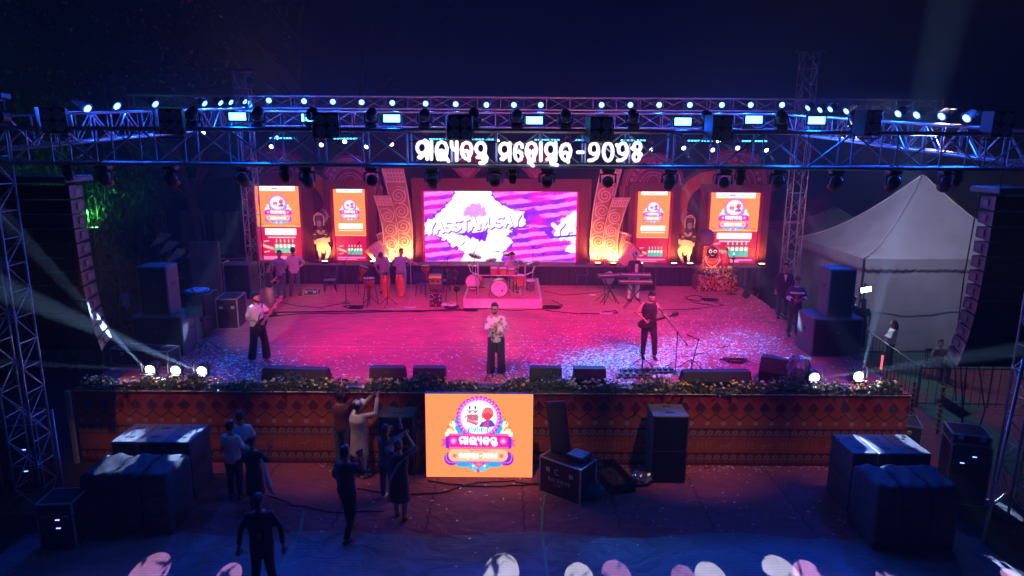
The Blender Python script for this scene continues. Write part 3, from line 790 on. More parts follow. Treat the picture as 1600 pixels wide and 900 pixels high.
def poster(kind, w_, h_, W, H):      # units: 453 x 820 poster
    cv = Cv(w_, h_, 453, 453*H/W, OG)
    HH = 453*H/W
    if kind == 'outer': yr = HH*.535
    else: yr = HH*.64
    cv.rect(0, yr, 453, HH, '#b80c3a')
    for i in range(40): cv.poly([(i*12-6, yr-8), (i*12+6, yr-8), (i*12, yr+8)], '#ffd070')
    cv.rect(50, -20, 410, 50, '#ffffff', 8)
    for x, wdt in ((120, 22), (200, 24), (300, 16), (365, 14)): cv.line([(x-wdt, 26), (x+wdt, 26)], 5 if x != 200 else 9, '#8a90a8')
    k = .47
    logo(cv, 226, HH*.31 if kind == 'outer' else HH*.285, k)
    if kind == 'outer':
        cv.rect(80, HH*.565, 400, HH*.65, '#ffffff', 6)
        cv.line([(110, HH*.683), (385, HH*.683)], 5, '#ffc0d8')
        x0 = 190; yb = HH*.83
        for j in range(9): cv.disc(30+(j % 3)*14, HH*.5+(j//3)*8, 4, '#7a3020'); cv.disc(400+(j % 3)*14, HH*.5+(j//3)*8, 4, '#7a3020')
    else:
        cv.rect(60, HH*.475, 400, HH*.545, '#ffffff', 6); cv.line([(70, HH*.57), (390, HH*.57)], 5, '#ffe8d0')
        for i in range(26): cv.line([(30+i*16, HH*.615), (34+i*16, HH*.63)], 4, ['#c83838', '#2a6a3a'][i % 2])
        x0 = 195; yb = HH*.86
    for j in range(5):
        x = x0+j*42
        cv.poly([(x-16, yb-10), (x+16, yb-10), (x+20, yb+48), (x-20, yb+48)], '#18b0a0'); cv.poly([(x-12, yb-44), (x+12, yb-44), (x+16, yb-8), (x-16, yb-8)], '#b8e8d8')
        cv.disc(x, yb-56, 11, '#704030'); cv.line([(x, yb-66), (x, yb-90)], 4, '#f0e0e0'); cv.line([(x-22, yb-30), (x+22, yb-30)], 4, '#d8b0a0')
        cv.line([(x-18, yb+54), (x+18, yb+54)], 4, '#8a1020')
    cv.line([(40, yb-35), (70, yb-20), (150, yb+5)], 16, '#f08078'); cv.line([(60, yb-28), (140, yb)], 4, '#ffd8c8')
    cv.line([(60, yb-70), (110, yb-78)], 5, '#ffb0c0'); cv.line([(60, yb+40), (110, yb+32)], 5, '#ffb0c0')
    for i in range(22): cv.line([(30+i*18, HH*.955), (38+i*18, HH*.945)], 5, '#ff90e8')
    cv.line([(30, HH*.975), (300, HH*.975)], 2.5, '#ffb0f0')
    return cv
def chainprint(W, H, px=.022):
    w_, h_ = max(6, int(W/px)), max(6, int(H/px)); cv = Cv(w_, h_, W, H, (.30, .02, .05))
    st = .12
    j = 0; y = st/2
    while y < H+st:
        x = st/2 if j % 2 else 0
        while x < W+st:
            cv.ring(x, y, st*.42, .012, (.03, .008, .015)); cv.disc(x, y, .018, (.03, .008, .015)); x += st
        y += st*.75; j += 1
    return cv
m_print_frame = printmat('printed_frame', 0, .6)
m_frame_red = mat('frame_red_board', (.38, .02, .045), .6, 0, .2, 5, .2)
m_frame_mar = mat('frame_maroon_board', (.20, .012, .035), .6, 0, .2, 5, .2)
def framed(label, sx0, sx1, sy0, sy1, fx0, fx1, fy0, fy1, scr_mesh_fn, cat, inner=.12, group=None):
    """sx.. screen in photo pixels, fx.. outer frame in pixels; on plane YW"""
    X0, X1, Z0, Z1 = lx(sx0), lx(sx1), lz(sy1), lz(sy0); F0, F1, G0, G1 = lx(fx0), lx(fx1), lz(fy1), lz(fy0)
    Z0 = max(Z0, ZR+.01); G0 = Z0
    t = thing('led_screen', label, cat, ((X0+X1)/2, YW, ZR), 0, group); ox = (X0+X1)/2
    W, H = X1-X0, Z1-Z0
    link('screen', scr_mesh_fn(W, H), t, (0, -.012, Z0-ZR))
    MB().box((0, .05, Z0-ZR+H/2), (W, .11, H)).ob('cabinet', m_black, t)
    ys = -.10
    for (a, c, lbl) in ((F0, X0-.0, 'frame'), (X1+.0, F1, 'frame')):
        w2 = c-a
        if w2 < .05: continue
        # plain inner reveal then carved outer band
        inn = min(inner, w2*.4); s = 1 if a == F0 else -1
        oa, oc = (a, c-inn) if s == 1 else (a+inn, c)
        link('frame_side', grid_data('frame_side', chainprint(oc-oa, G1-G0), oc-oa, G1-G0, m_print_frame), t, ((oa+oc)/2-ox, ys-.004, G0-ZR))
        MB().box(((oa+oc)/2-ox, ys+.12, (G0+G1)/2-ZR), (oc-oa, .24, G1-G0)).ob('frame_body', m_frame_mar, t)
        ia, ic = (c-inn, c) if s == 1 else (a, a+inn)
        MB().box(((ia+ic)/2-ox, ys+.08, (Z0+Z1)/2-ZR), (inn-.004, .12, Z1-Z0), bev=.01).ob('frame_reveal', m_frame_red, t)
    w2 = X1-X0+2*inner-.01
    link('frame_top', grid_data('frame_top', chainprint(w2, G1-Z1-.01), w2, G1-Z1-.01, m_print_frame), t, (0, ys-.006, Z1+.01-ZR))
    MB().box((0, ys+.12, (Z1+G1)/2+.005-ZR), (w2, .236, G1-Z1-.01)).ob('frame_body', m_frame_mar, t)
    return t, (X0, X1, Z0, Z1, F0, F1, G0, G1)
m_led = printmat('led_picture', 1.65)
m_led_m = printmat('led_picture_main', 1.6)
random.seed(11)
pc = {}
def pfn(kind, key):
    def f(W, H):
        return grid_data('screen', poster(kind, 110 if kind == 'outer' else 84, int((110 if kind == 'outer' else 84)*H/W), W, H), W, H, m_led)
    return f
framed('large poster screen at the far left of the backdrop in a maroon frame', 402, 470, 293, 418, 396, 491, 272, 418, pfn('outer', 0), 'led screen')
framed('narrow poster screen left of the main screen beside the drummer cut-out', 523, 572, 297, 414, 508, 590, 283, 418, pfn('inner', 1), 'led screen')
framed('narrow poster screen right of the main screen behind the keyboard player', 995, 1045, 298, 414, 981, 1060, 284, 418, pfn('inner', 2), 'led screen')
framed('large poster screen at the far right of the backdrop behind the flower altar', 1108, 1184, 299, 418, 1092, 1199, 286, 418, pfn('outer', 3), 'led screen')

def main_screen(W, H):
    cv = Cv(330, 161, 1315, 640, '#8a18c8')
    X, Y = cv.X, cv.Y
    rs = np.random.RandomState(5)
    def nz(sx, sy):
        a = rs.rand(sy, sx); ii = np.linspace(0, sy-1.001, cv.h); jj = np.linspace(0, sx-1.001, cv.w)
        i0 = ii.astype(int); j0 = jj.astype(int); fi = (ii-i0)[:, None]; fj = (jj-j0)[None]
        return (a[i0][:, j0]*(1-fi)*(1-fj)+a[i0+1][:, j0]*fi*(1-fj)+a[i0][:, j0+1]*(1-fi)*fj+a[i0+1][:, j0+1]*fi*fj)
    n1, n2, n3 = nz(60, 30), nz(22, 11), rs.rand(cv.h, cv.w)
    base = np.array(lin('#7a20d8')); mg = np.array(lin('#d020d0')); pk = np.array(lin('#ff7ae8')); hot = np.array(lin('#f010b0'))
    a = cv.a; a[:] = base+(mg-base)*np.clip(n2*1.6-.3, 0, 1)[..., None]
    ph = (Y+.13*X+8*(n1-.5)+14*(n2-.5))/78.0
    fr = ph-np.floor(ph); band = np.clip((fr-.22)*14, 0, 1)*np.clip((.78-fr)*14, 0, 1)
    gap = np.clip((nz(8, 12)-.18)*9, 0, 1)
    c = pk*(0.72+.4*n1[..., None]); a[:] = a+(c-a)*(band*gap)[..., None]
    edge = (np.abs(fr-.2) < .05)|(np.abs(fr-.8) < .05)
    a[edge & (n2 > .45)] = hot
    dk = (n3 > .62) & (band < .2); a[dk] = a[dk]*.55
    J = (36*(nz(70, 36)-.5), 36*(nz(70, 36)-.5))
    def P_(pts, c, jit=J, al=1): cv.poly([(x-130, y-105) for x, y in pts], c, al, jit)
    big = [(415, 90), (690, 90), (740, 190), (870, 262), (985, 300), (1000, 400), (900, 440), (850, 520), (905, 560), (810, 640), (790, 760), (440, 760), (480, 650), (380, 600), (340, 560), (240, 510), (120, 495), (145, 385), (190, 360), (300, 270), (370, 190)]
    P_([(x+(x-560)*.07, y+(y-420)*.05) for x, y in big], '#6a1ce0'); P_(big, '#fdf6ff')
    P_([(500, 250), (580, 210), (660, 260), (670, 320), (560, 340), (470, 315)], '#b060d8', J, .75)
    sp = (n3 > .5) & (np.hypot((X-440)/120, (Y-175)/75) < 1); a[sp] = a[sp]*.5+np.array(lin('#c050e0'))*.5
    P_([(370, 485), (690, 462), (650, 565), (560, 532)], '#6a1ad0'); P_([(860, 470), (930, 450), (940, 520), (830, 520)], '#7424d8')
    P_([(1445, 270), (1330, 340), (1300, 400), (1240, 520), (1400, 560), (1340, 640), (1445, 650)], '#fdf6ff')
    P_([(1160, 460), (1230, 430), (1250, 530), (1180, 500)], '#6020d0')
    def T(tx, x, y, w2, h2, sl, r):
        for k, ch in enumerate(tx):
            for p in FONT[ch]:
                pts = [(x+k*w2*1.32+px*w2-130, y+py*h2+(k*w2*1.32+px*w2)*sl-105) for px, py in p]
                cv.line([(q[0]+7, q[1]+9) for q in pts], r+4, '#7a48b0')
        for k, ch in enumerate(tx):
            for p in FONT[ch]:
                pts = [(x+k*w2*1.32+px*w2-130, y+py*h2+(k*w2*1.32+px*w2)*sl-105) for px, py in p]
                cv.line(pts, r, '#ffffff')
    T('YASSTANUSAY', 160, 392, 56, 92, -.10, 11); T('YA', 1240, 400, 85, 98, -.08, 17)
    cv.line([(1100, 412), (1315, 392)], 9, '#3a18b8'); cv.line([(740, 335), (900, 318)], 7, '#3a18b8')
    cv.line([(0, 638), (1315, 638)], 5, '#b070c0')
    cv.rect(0, 0, 6, 640, '#ff20b0'); cv.rect(1309, 0, 1315, 640, '#ff20b0')
    cv.a[:] = np.clip(cv.a, 0, 1)
    return grid_data('screen', cv, W, H, m_led_m)
framed('wide main screen of pink stripes and white shapes behind the drummer', 663, 901, 299, 415, 645, 922, 279, 418, main_screen, 'led screen', inner=.1)

# round crests standing behind the frames
m_crest = mat('crest_maroon', (.22, .014, .05), .6, 0, .2, 4, .2)
m_crl = mat('crest_line', (.50, .22, .28), .6, 0, .2, 4)
def crest(px, py, rp, label, dy=0.9):
    c = Q(px, py, YW+dy); r = rp/FPX*(YW+dy)
    t = thing('round_crest', label, 'backdrop panel', (c.x, YW+dy, ZR))
    zc = c.z-ZR; n = 44; poly = []
    for i in range(n*2+1):
        a = PI*i/(2*n)*1.0; rr = r*(1.0 if i % 2 == 0 else .90); poly.append((rr*math.cos(a), zc+rr*math.sin(a)))
    poly += [(-r*.9, 0), (r*.9, 0)]
    MB().prism(poly, -.05, .05).ob('panel', m_crest, t)
    for k in (.82, .76, .55, .40):
        MB().ribbon([(r*k*math.cos(PI*i/40), zc+r*k*math.sin(PI*i/40)) for i in range(41)], .045 if k != .76 else .02, -.075, -.051).ob('ring_moulding', m_crl, t)
    for i in range(1, 12):
        a = PI*i/12; 
        b = MB(); b.prism([(r*.66*math.cos(a)+.09*math.cos(q), zc+r*.66*math.sin(a)+.09*math.sin(q)) for q in np.linspace(0, 2*PI, 9)[:-1]], -.07, -.051); b.ob('petal', m_crl, t)
    for s in (-1, 1):
        MB().ribbon([(s*r*.86, zc), (s*r*.86, .1)], .03, -.07, -.051).ob('side_moulding', m_crl, t)
        MB().ribbon([(s*r*(.3-.28*q)*math.cos(7*q), zc+.1+r*(.3-.28*q)*math.sin(7*q)) for q in np.linspace(0, .95, 22)], .03, -.07, -.051).ob('scroll', m_crl, t)
crest(434, 285, 56, 'maroon round-topped crest behind the far left poster screen')
crest(548, 290, 50, 'maroon round-topped crest behind the left narrow poster screen')
crest(1020, 290, 52, 'maroon round-topped crest behind the right narrow poster screen')
crest(1146, 290, 60, 'maroon round-topped crest behind the far right poster screen')
for px, lb in ((730, 'left'), (838, 'right')):
    c = Q(px, 262, YW+.5); t = thing('lotus_crest', 'pink lotus crest above the main screen, the %s of the pair' % lb, 'backdrop panel', (c.x, YW+.5, lz(280)))
    zz = lz(235)-lz(280)
    MB().prism([(-.1, -.1), (-.75, zz*.5), (-.45, zz*1.1), (0, zz*1.5), (.45, zz*1.1), (.75, zz*.5), (.1, -.1)], -.04, .04).ob('panel', m_crest, t)
    for k in range(-3, 4):
        MB().ribbon([(0, 0), (k*.17, zz*.55), (k*.10, zz*1.15)], .028, -.06, -.041).ob('petal_line', m_crl, t)

# orange arches between the frames
m_arch = mat('arch_orange', (.55, .17, .03), .6, 0, .2, 3)
m_archd = mat('arch_dark', (.05, .02, .045), .7, 0, .3, 3)
for (px0, px1, lb, s) in ((468, 528, 'left', 1), (1052, 1112, 'right', -1)):
    X0, X1 = lx(px0, 300, YW+.6), lx(px1, 300, YW+.6); cx = (X0+X1)/2
    t = thing('arch_panel', 'orange half-round arch panel behind the %s dancing drummer cut-out' % lb, 'backdrop panel', (cx, YW+.6, ZR))
    zt = lz(262, 800, YW+.6)-ZR; h = X1-X0
    def arc(k): return [((-s*h/2)+s*k*math.sin(PI/2*i/14), zt-h*1.05+k*1.05*math.cos(PI/2*i/14)) for i in range(15)]
    MB().prism([(-s*h/2, 0)]+arc(h)+[(s*h/2, 0)], .0, .06).ob('panel', m_arch, t)
    MB().prism([(-s*h/2, 0)]+arc(h*.62)+[(-s*h/2+s*h*.62, 0)], -.05, -.002).ob('niche', m_archd, t)
    MB().ribbon(arc(h*1.0), .16, -.03, -.003).ob('rim', m_archd, t)

# scroll-carved columns
m_colm = mat('column_ochre', (.42, .20, .11), .65, 0, .2, 5, .2)
m_scr = mat('column_scroll_white', (.72, .60, .48), .6, 0, .1, 5)
def curve_panel(label, base, top, bend, mirror, Y):
    """base/top: ((x0,x1,y)) in photo pixels"""
    (b0, b1, by), (t0, t1, ty) = base, top
    B0, B1, T0, T1 = Q(b0, by, Y), Q(b1, by, Y), Q(t0, ty, Y), Q(t1, ty, Y)
    o = Vector(((B0.x+B1.x)/2, Y, ZR)); t = thing('scroll_column', label, 'backdrop column', o)
    n = 24; L = []; Rr = []
    for i in range(n+1):
        q = i/n; off = bend*math.sin(PI*q*.5)*(1-q)*1.6
        a = B0.lerp(T0, q)-o; c = B1.lerp(T1, q)-o; L.append((a.x+off, a.z)); Rr.append((c.x+off, c.z))
    L[0] = (L[0][0], 0); Rr[0] = (Rr[0][0], 0)
    b = MB()
    for (a, c) in zip(L, Rr): b.v += [(a[0], -.08, a[1]), (c[0], -.08, c[1]), (c[0], .1, c[1]), (a[0], .1, a[1])]
    for i in range(n):
        for k in range(4): b.f.append((4*i+k, 4*i+(k+1) % 4, 4*i+4+(k+1) % 4, 4*i+4+k))
    b.f += [(0, 1, 2, 3), (4*n, 4*n+3, 4*n+2, 4*n+1)]
    b.ob('panel', m_colm, t)
    def at(u, v):
        i = min(n-1, int(v*n)); f = v*n-i
        a = Vector(L[i]).lerp(Vector(L[i+1]), f); c = Vector(Rr[i]).lerp(Vector(Rr[i+1]), f); return a.lerp(c, u)
    wd = abs(Rr[n//2][0]-L[n//2][0]); H = L[-1][1]
    for (u, w2) in ((.03, .05), (.97, .05)): MB().ribbon([tuple(at(u, q/20)) for q in range(21)], w2*wd, -.1, -.081).ob('edge_moulding', m_scr, t)
    m = max(3, round(H*.80/(wd*.85))); s = 1
    for k in range(m):
        v = (k+.5)/m*.80; c = at(.5, v); r0_ = wd*.40; pts = []; ww = []
        for q in np.linspace(0, 1, 34):
            a = s*(q*2*PI*2.2)+(PI/2 if s > 0 else -PI/2)*(1 if mirror else -1)
            rr = r0_*(1-q*.88); pts.append((c[0]+rr*math.cos(a), c[1]+rr*math.sin(a))); ww.append(wd*(.075-.03*q))
        MB().ribbon(pts, ww, -.105, -.081).ob('scroll', m_scr, t)
        c2 = at(.5+(.36 if s > 0 else -.36), min(.84, v+.5/m*.8))
        MB().ribbon([(c[0]+(.38*wd*s), c[1]), tuple(c2), (c[0]-(.38*wd*s)*.2, c[1]+H*.8/m*.62)], wd*.05, -.1, -.081).ob('tendril', m_scr, t)
        s = -s
    for k, v in enumerate((.86, .90, .945, .985)):
        MB().ribbon([tuple(at(.02+.96*q/8, v)) for q in range(9)], wd*.04, -.102, -.081).ob('band_line', m_scr, t)
    for v in (.88, .925, .965):
        b = MB()
        for q in range(6):
            p0, p1, p2 = at(.05+.15*q, v-.014), at(.125+.15*q, v+.014), at(.2+.15*q, v-.014)
            b.prism([tuple(p0), tuple(p1), tuple(p2)], -.1, -.081)
        o2 = b.ob('zigzag_band', m_scr, t)
    return t
curve_panel('tall curved ochre column with white scrolls just left of the main screen', (619, 645, 412), (597, 631, 263), .25, False, YW-.15)
curve_panel('shorter curved ochre column with white scrolls leaning left of the taller one', (596, 620, 412), (584, 611, 305), .35, False, YW-.32)
curve_panel('tall curved ochre column with white scrolls just right of the main screen', (922, 946, 412), (938, 972, 263), -.25, True, YW-.15)
curve_panel('shorter curved ochre column with white scrolls leaning right of the taller one', (944, 966, 412), (957, 985, 308), -.35, True, YW-.32)

# drum cut-outs
m_dr_or = mat('drum_orange', (.48, .20, .09), .55, 0, .2, 6); m_dr_cr = mat('drum_cream', (.75, .66, .52), .55, 0, .12, 6); m_dr_dk = mat('drum_brown', (.12, .05, .03), .6, 0, .2, 6)
def pakh(label, px, py, top, bot, hgt, tilt, cols, Y, skin):
    p = Q(px, py, Y); s = hgt
    t = thing('drum_model', label, 'drum model', (p.x, Y, ZR+.02)); t.rotation_euler = (R(-12), R(tilt), 0)
    MB().lathe([(bot, 0), (bot*.95+top*.05, .02), ((top+bot)/2*1.08, s*.55), (top, s*.97), (top, s)], 22).ob('shell', cols[0], t, smooth=True)
    for k in range(22):
        a = 2*PI*k/22
        MB().tube((bot*1.03*math.cos(a), bot*1.03*math.sin(a), .02), (top*1.02*math.cos(a), top*1.02*math.sin(a), s*.97), .012, 5).ob('lacing', cols[1], t)
    MB().lathe([(top*1.06, s-.04), (top*1.1, s), (top*1.06, s+.03), (top*.9, s+.032)], 22).ob('hoop', cols[1], t, smooth=True)
    MB().lathe([(top*.9, s+.034), (top*.9, s+.038)], 20).ob('drum_skin', skin, t)
    MB().lathe([(top*.45, s+.040), (top*.45, s+.046)], 16).ob('tuning_patch', m_dr_dk, t)
pakh('tall narrow orange laced drum model left of the main screen', 612, 411, .27, .16, 1.18, -17, (m_dr_or, m_dr_cr), 26.75, m_dr_or)
pakh('squat cream and orange laced drum model at the left, leaning outward', 603, 411, .38, .25, .82, -38, (m_dr_cr, m_dr_or), 26.5, m_dr_cr)
pakh('tall narrow orange laced drum model right of the main screen', 962, 411, .27, .16, 1.22, 17, (m_dr_or, m_dr_cr), 26.75, m_dr_or)
pakh('squat cream and orange laced drum model at the right, leaning outward', 970, 411, .38, .25, .85, 38, (m_dr_cr, m_dr_or), 26.5, m_dr_cr)

# dancing drummer cut-outs (flat painted boards with raised pieces)
m_cskin = mat('cutout_brown', (.10, .055, .04), .6, 0, .2, 6); m_ccream = mat('cutout_cream', (.75, .62, .38), .6, 0, .12, 6); m_cyel = mat('cutout_saffron', (.72, .58, .34), .6, 0, .15, 6); m_cgrey = mat('cutout_grey', (.32, .28, .30), .6, 0, .2, 6)
def dancer(label, px, Y, s):
    p0 = Q(px, 411, Y); k = Q(px+1, 411, Y).x-p0.x
    t = thing('dancer_cutout', label, 'figure cut-out', (p0.x, Y, ZR+.0))
    def X(x): return s*(x-205)*k/10
    def Z(z): return (812-z)*k/10*1.0
    def pr(name, pts, m, y0): MB().prism([(X(x), Z(z)) for x, z in pts], y0, y0+.03).ob(name, m, t)
    MB().box((0, .02, .02), (1.1, .3, .04)).ob('base_board', m_black, t)
    pr('leg', [(115, 610), (170, 620), (165, 770), (150, 800), (130, 795), (130, 700)], m_ccream, 0)
    pr('leg', [(240, 600), (325, 580), (320, 640), (250, 790), (205, 800), (225, 760), (265, 660)], m_ccream, 0)
    pr('loincloth', [(105, 515), (280, 505), (325, 590), (290, 610), (240, 600), (230, 665), (205, 672), (175, 640), (110, 630)], m_cyel, -.035)
    pr('torso', [(105, 300), (170, 290), (250, 305), (285, 330), (275, 420), (255, 470), (115, 470), (80, 400)], m_cskin, -.0)
    pr('drum', [(75, 460), (130, 445), (300, 405), (330, 420), (330, 490), (280, 500), (100, 530), (80, 515)], m_ccream, -.07)
    pr('arm', [(80, 380), (125, 385), (120, 460), (90, 480)], m_cskin, -.105); pr('arm', [(255, 370), (290, 370), (310, 430), (250, 430)], m_cskin, -.105)
    pr('neck', [(135, 235), (215, 235), (215, 300), (135, 300)], m_cskin, -.035)
    MB().prism([(X(168+38*math.cos(a)), Z(205+50*math.sin(a))) for a in np.linspace(0, 2*PI, 17)[:-1]], -.07, -.04).ob('face', m_cgrey, t)
    pts = [(168+70*math.cos(a), 130+85*math.sin(a)) for a in np.linspace(.6, 2*PI-.0+.6-1.3, 22)]
    MB().ribbon([(X(x), Z(z)) for x, z in [(100, 240)]+[(168+78*math.cos(a), 140+90*math.sin(a)) for a in np.linspace(PI*.85, PI*2.15, 20)]+[(238, 240)]], .04, -.06, -.02).ob('turban_edge', m_ccream, t)
    MB().prism([(X(168+55*math.cos(a)), Z(130+58*math.sin(a))) for a in np.linspace(0, 2*PI, 17)[:-1]], -.05, -.02).ob('turban', m_cskin, t)
    MB().ribbon([(X(x), Z(z)) for x, z in ((130, 55), (160, 40), (195, 55), (195, 75), (130, 75))], .035, -.07, -.05).ob('turban_knot', m_ccream, t)
    for r in (30, 45, 58): MB().ribbon([(X(190+r*math.cos(a)), Z(310+r*1.1*math.sin(a))) for a in np.linspace(0, PI, 12)], .018, -.05, -.035+.03).ob('necklace', m_ccream, t)
    for q in range(3):
        a0 = [(240, 200), (300, 120-q*20), (280+q*25, 20+q*40), (220+q*25, -10+q*45), (200+q*30, 20+q*40)]
        MB().ribbon([(X(x), Z(z)) for x, z in a0], [.05, .05, .045, .035, .02], -.02+q*.004, .02+q*.004).ob('streamer', m_cgrey, t)
    for x, z in ((95, 375), (270, 375)): pr('armlet', [(x-20, z-10), (x+20, z-10), (x+20, z+4), (x-20, z+4)], m_ccream, -.14)
dancer('folk drummer cut-out standing between the two left poster screens', 506, YW-.25, 1)
dancer('folk drummer cut-out standing left of the flower altar', 1070, YW-.25, -1)

# uplights on the riser, and their warm light
def up_proto():
    t = thing('uplight', 'x', 'stage lamp')
    MB().box((0, 0, .06), (.26, .16, .1), bev=.02).ob('housing', m_black, t)
    MB().box((0, 0, .114), (.2, .11, .008)).ob('lens', m_warm, t)
    return t
proto = up_proto()
ups = [(436, 'at the foot of the far left poster frame'), (508, 'at the feet of the left drummer cut-out'), (583, 'below the squat left drum model'), (608, 'at the foot of the shorter left scroll column'), (634, 'at the foot of the taller left scroll column'),
       (934, 'at the foot of the taller right scroll column'), (958, 'at the foot of the shorter right scroll column'), (1000, 'at the foot of the right narrow poster frame'), (1053, 'right of the right narrow poster screen'), (1078, 'at the feet of the right drummer cut-out'), (1190, 'at the foot of the far right poster frame')]
upw = {583: 16, 608: 50, 634: 40, 934: 50, 958: 50, 508: 26, 436: 14, 1190: 20, 1053: 16, 1078: 16, 1000: 0}
for i, (px, lb) in enumerate(ups):
    p = Q(px, 413, 26.36); o = proto if i == 0 else dup(proto)
    o.location = (p.x, 26.34, ZR); o['label'] = 'warm uplight '+lb; o['group'] = 'warm uplights along the riser'
    if upw[px]:
        spot(Vector((p.x, 26.36, ZR+.16)), (p.x, 27.1, ZR+1.6), upw[px]*5.0, (1, .45, .13), 140, .9, .05)
# ------------------------------------------------------------------ sound gear
def prism_yz(b, poly, x0, x1):
    n = len(poly); o = len(b.v)
    b.v += [(x0, y, z) for y, z in poly]+[(x1, y, z) for y, z in poly]
    b.f.append(tuple(o+i for i in range(n))[::-1]); b.f.append(tuple(o+n+i for i in range(n)))
    for i in range(n): j = (i+1) % n; b.f.append((o+i, o+j, o+n+j, o+n+i))
    return b
def wedge(label, p, w_, rz=0, n=1, h=.40, d=.50):
    t = thing('stage_monitor', label, 'monitor speaker', p, rz, 'black floor monitors along the stage front')
    for k in range(n):
        x0 = -w_/2+k*w_/n+.004; x1 = -w_/2+(k+1)*w_/n-.004
        b = prism_yz(MB(), [(-d/2, 0), (d/2, 0), (d/2, .11), (d*.1, h), (-d*.28, h), (-d/2, h*.5)], x0, x1); b.ob('cabinet', m_wood, t)
        b = prism_yz(MB(), [(d/2+.003, .12), (d/2+.012, .125), (d*.1+.012, h+.004), (d*.1, h-.004)], x0+.03, x1-.03); b.ob('grille', m_grille, t)
        MB().box(((x0+x1)/2-.0, -d*.40, h*.74), (.1, .02, .05), Matrix.Rotation(-.55, 3, 'X'), .008).ob('handle', m_black, t)
    return t
wedge('long double floor monitor in front of the bass player', P(465, 598), 1.50, R(-4), 2, .38, .5)
wedge('floor monitor fourth from the right on the left half, nearest the blue floor lamps', P(607, 598), .80)
wedge('floor monitor directly left of the singer', P(672, 598), .74)
wedge('floor monitor directly right of the singer', P(852, 598), .74)
wedge('floor monitor second to the right of the singer', P(920, 599), .74)
wedge('long double floor monitor in front of the guitarist', P(1116, 604), 1.55, R(3), 2, .40, .5)
t = wedge('bulky floor monitor half wrapped in crumpled plastic at the right stage corner', P(1218, 598), .85, R(-32), 1, .62, .66)
b = MB(); random.seed(5)
n1, n2 = 12, 10
for i in range(n1+1):
    for j in range(n2+1):
        a = i/n1; c = j/n2*PI
        b.v.append((.18+a*.42+random.uniform(-.03, .03), -.36*math.cos(c)+random.uniform(-.03, .03), .05+.66*math.sin(c)**.7+random.uniform(-.03, .03)))
for i in range(n1):
    for j in range(n2): q = i*(n2+1)+j; b.f.append((q, q+n2+1, q+n2+2, q+1))
m_plw = mat('crumpled_plastic', (.12, .16, .22), .18, 0, .4, 6, .8, 14)
b.ob('plastic_wrap', m_plw, t)

def cab(b, c, d, bev=.012): return b.box(c, d, bev=bev)
def sub_stack(label, cat, x, y, nx, nz, w_, d, h, z=0, rz=0, top=None, recess=0, group=None, front=True, matl=None):
    t = thing('speaker_stack', label, cat, (x, y, z), rz, group)
    for i in range(nx):
        for k in range(nz):
            xx = (i-(nx-1)/2)*w_
            MB().box((xx, 0, h*(k+.5)), (w_-.012, d, h-.012), bev=.015).ob('cabinet', matl or m_wood, t)
            MB().box((xx, -d/2-.004, h*(k+.5)), (w_-.07, .016, h-.07), bev=.005).ob('grille', m_grille, t)
        if recess:
            for s in (-1, 1):
                for q in (-1, 1):
                    MB().prism([(-.045, -.035), (.045, -.035), (.03, .035), (-.03, .035)], 0, .006).ob('handle_recess', m_black, t, (xx+q*.05, s*d*.24, h*nz-.001), (R(90), 0, 0))
    return t
def lampy(px, py, z): return P(px, py, z)
m_subtop = mat('sub_paint_grey', (.10, .11, .13), .5, 0, .25, 9, .3, 60)
a = P(172, 690, 1.3); c = P(297, 690, 1.3)
sub_stack('row of three bass cabinets with slotted tops, in the pit left of the filming people', 'bass speakers', (a.x+c.x)/2, a.y+.46, 3, 2, (c.x-a.x)/3, .92, .65, recess=1, matl=m_subtop)
a = P(1333, 708, 1.3); c = P(1456, 708, 1.3)
sub_stack('row of three bass cabinets with slotted tops, below the right end of the skirt', 'bass speakers', (a.x+c.x)/2, a.y+.46, 3, 2, (c.x-a.x)/3, .92, .65, recess=1, matl=m_subtop)
def covered(label, x, y, n, w_, d, h):
    t = thing('covered_speakers', label, 'bass speakers', (x, y, 0))
    for i in range(n):
        xx = (i-(n-1)/2)*w_; b = MB(); ex = random.uniform(-.02, .02)
        m = 9
        for q in range(m+1):        # wavy cloth box
            for r_ in range(m+1):
                u, v = q/m, r_/m; b.v.append((xx+(u-.5)*(w_-.06), (v-.5)*d+ex, h+.028*math.sin(u*9+i)*math.sin(v*11+i)-.02*((2*u-1)**8+(2*v-1)**8)))
        for q in range(m):
            for r_ in range(m): z0 = q*(m+1)+r_; b.f.append((z0, z0+m+1, z0+m+2, z0+1))
        ring = [(q, 0) for q in range(m+1)]+[(m, r_) for r_ in range(1, m+1)]+[(q, m) for q in range(m-1, -1, -1)]+[(0, r_) for r_ in range(m-1, 0, -1)]
        o0 = len(b.v)
        for lv, (zz, gr) in enumerate(((h*.93, 1.03), (h*.5, 1.045), (.03, 1.05))):
            for k, (q, r_) in enumerate(ring):
                u, v = q/m, r_/m; wob = .008*math.sin(k*1.9+lv)
                b.v.append((xx+(u-.5)*(w_-.06)*gr+wob, (v-.5)*d*gr+ex+wob, zz))
        L = len(ring)
        for k in range(L):
            k2 = (k+1) % L
            b.f.append((ring[k][0]*(m+1)+ring[k][1], ring[k2][0]*(m+1)+ring[k2][1], o0+k2, o0+k))
            for lv in range(2): b.f.append((o0+lv*L+k, o0+lv*L+k2, o0+(lv+1)*L+k2, o0+(lv+1)*L+k))
        b.ob('quilted_cover', m_cover, t, smooth=True)
        for zz in (h*.33, h*.66): MB().box((xx, -d/2*1.04-.012, zz), (w_-.05, .012, .018)).ob('seam_strap', m_black, t)
    return t
a = P(122, 742, 1.2); c = P(262, 742, 1.2)
covered('three bass cabinets under dark quilted covers, nearest the left lattice tower', (a.x+c.x)/2, a.y+.45, 3, (c.x-a.x)/3, .9, 1.2)
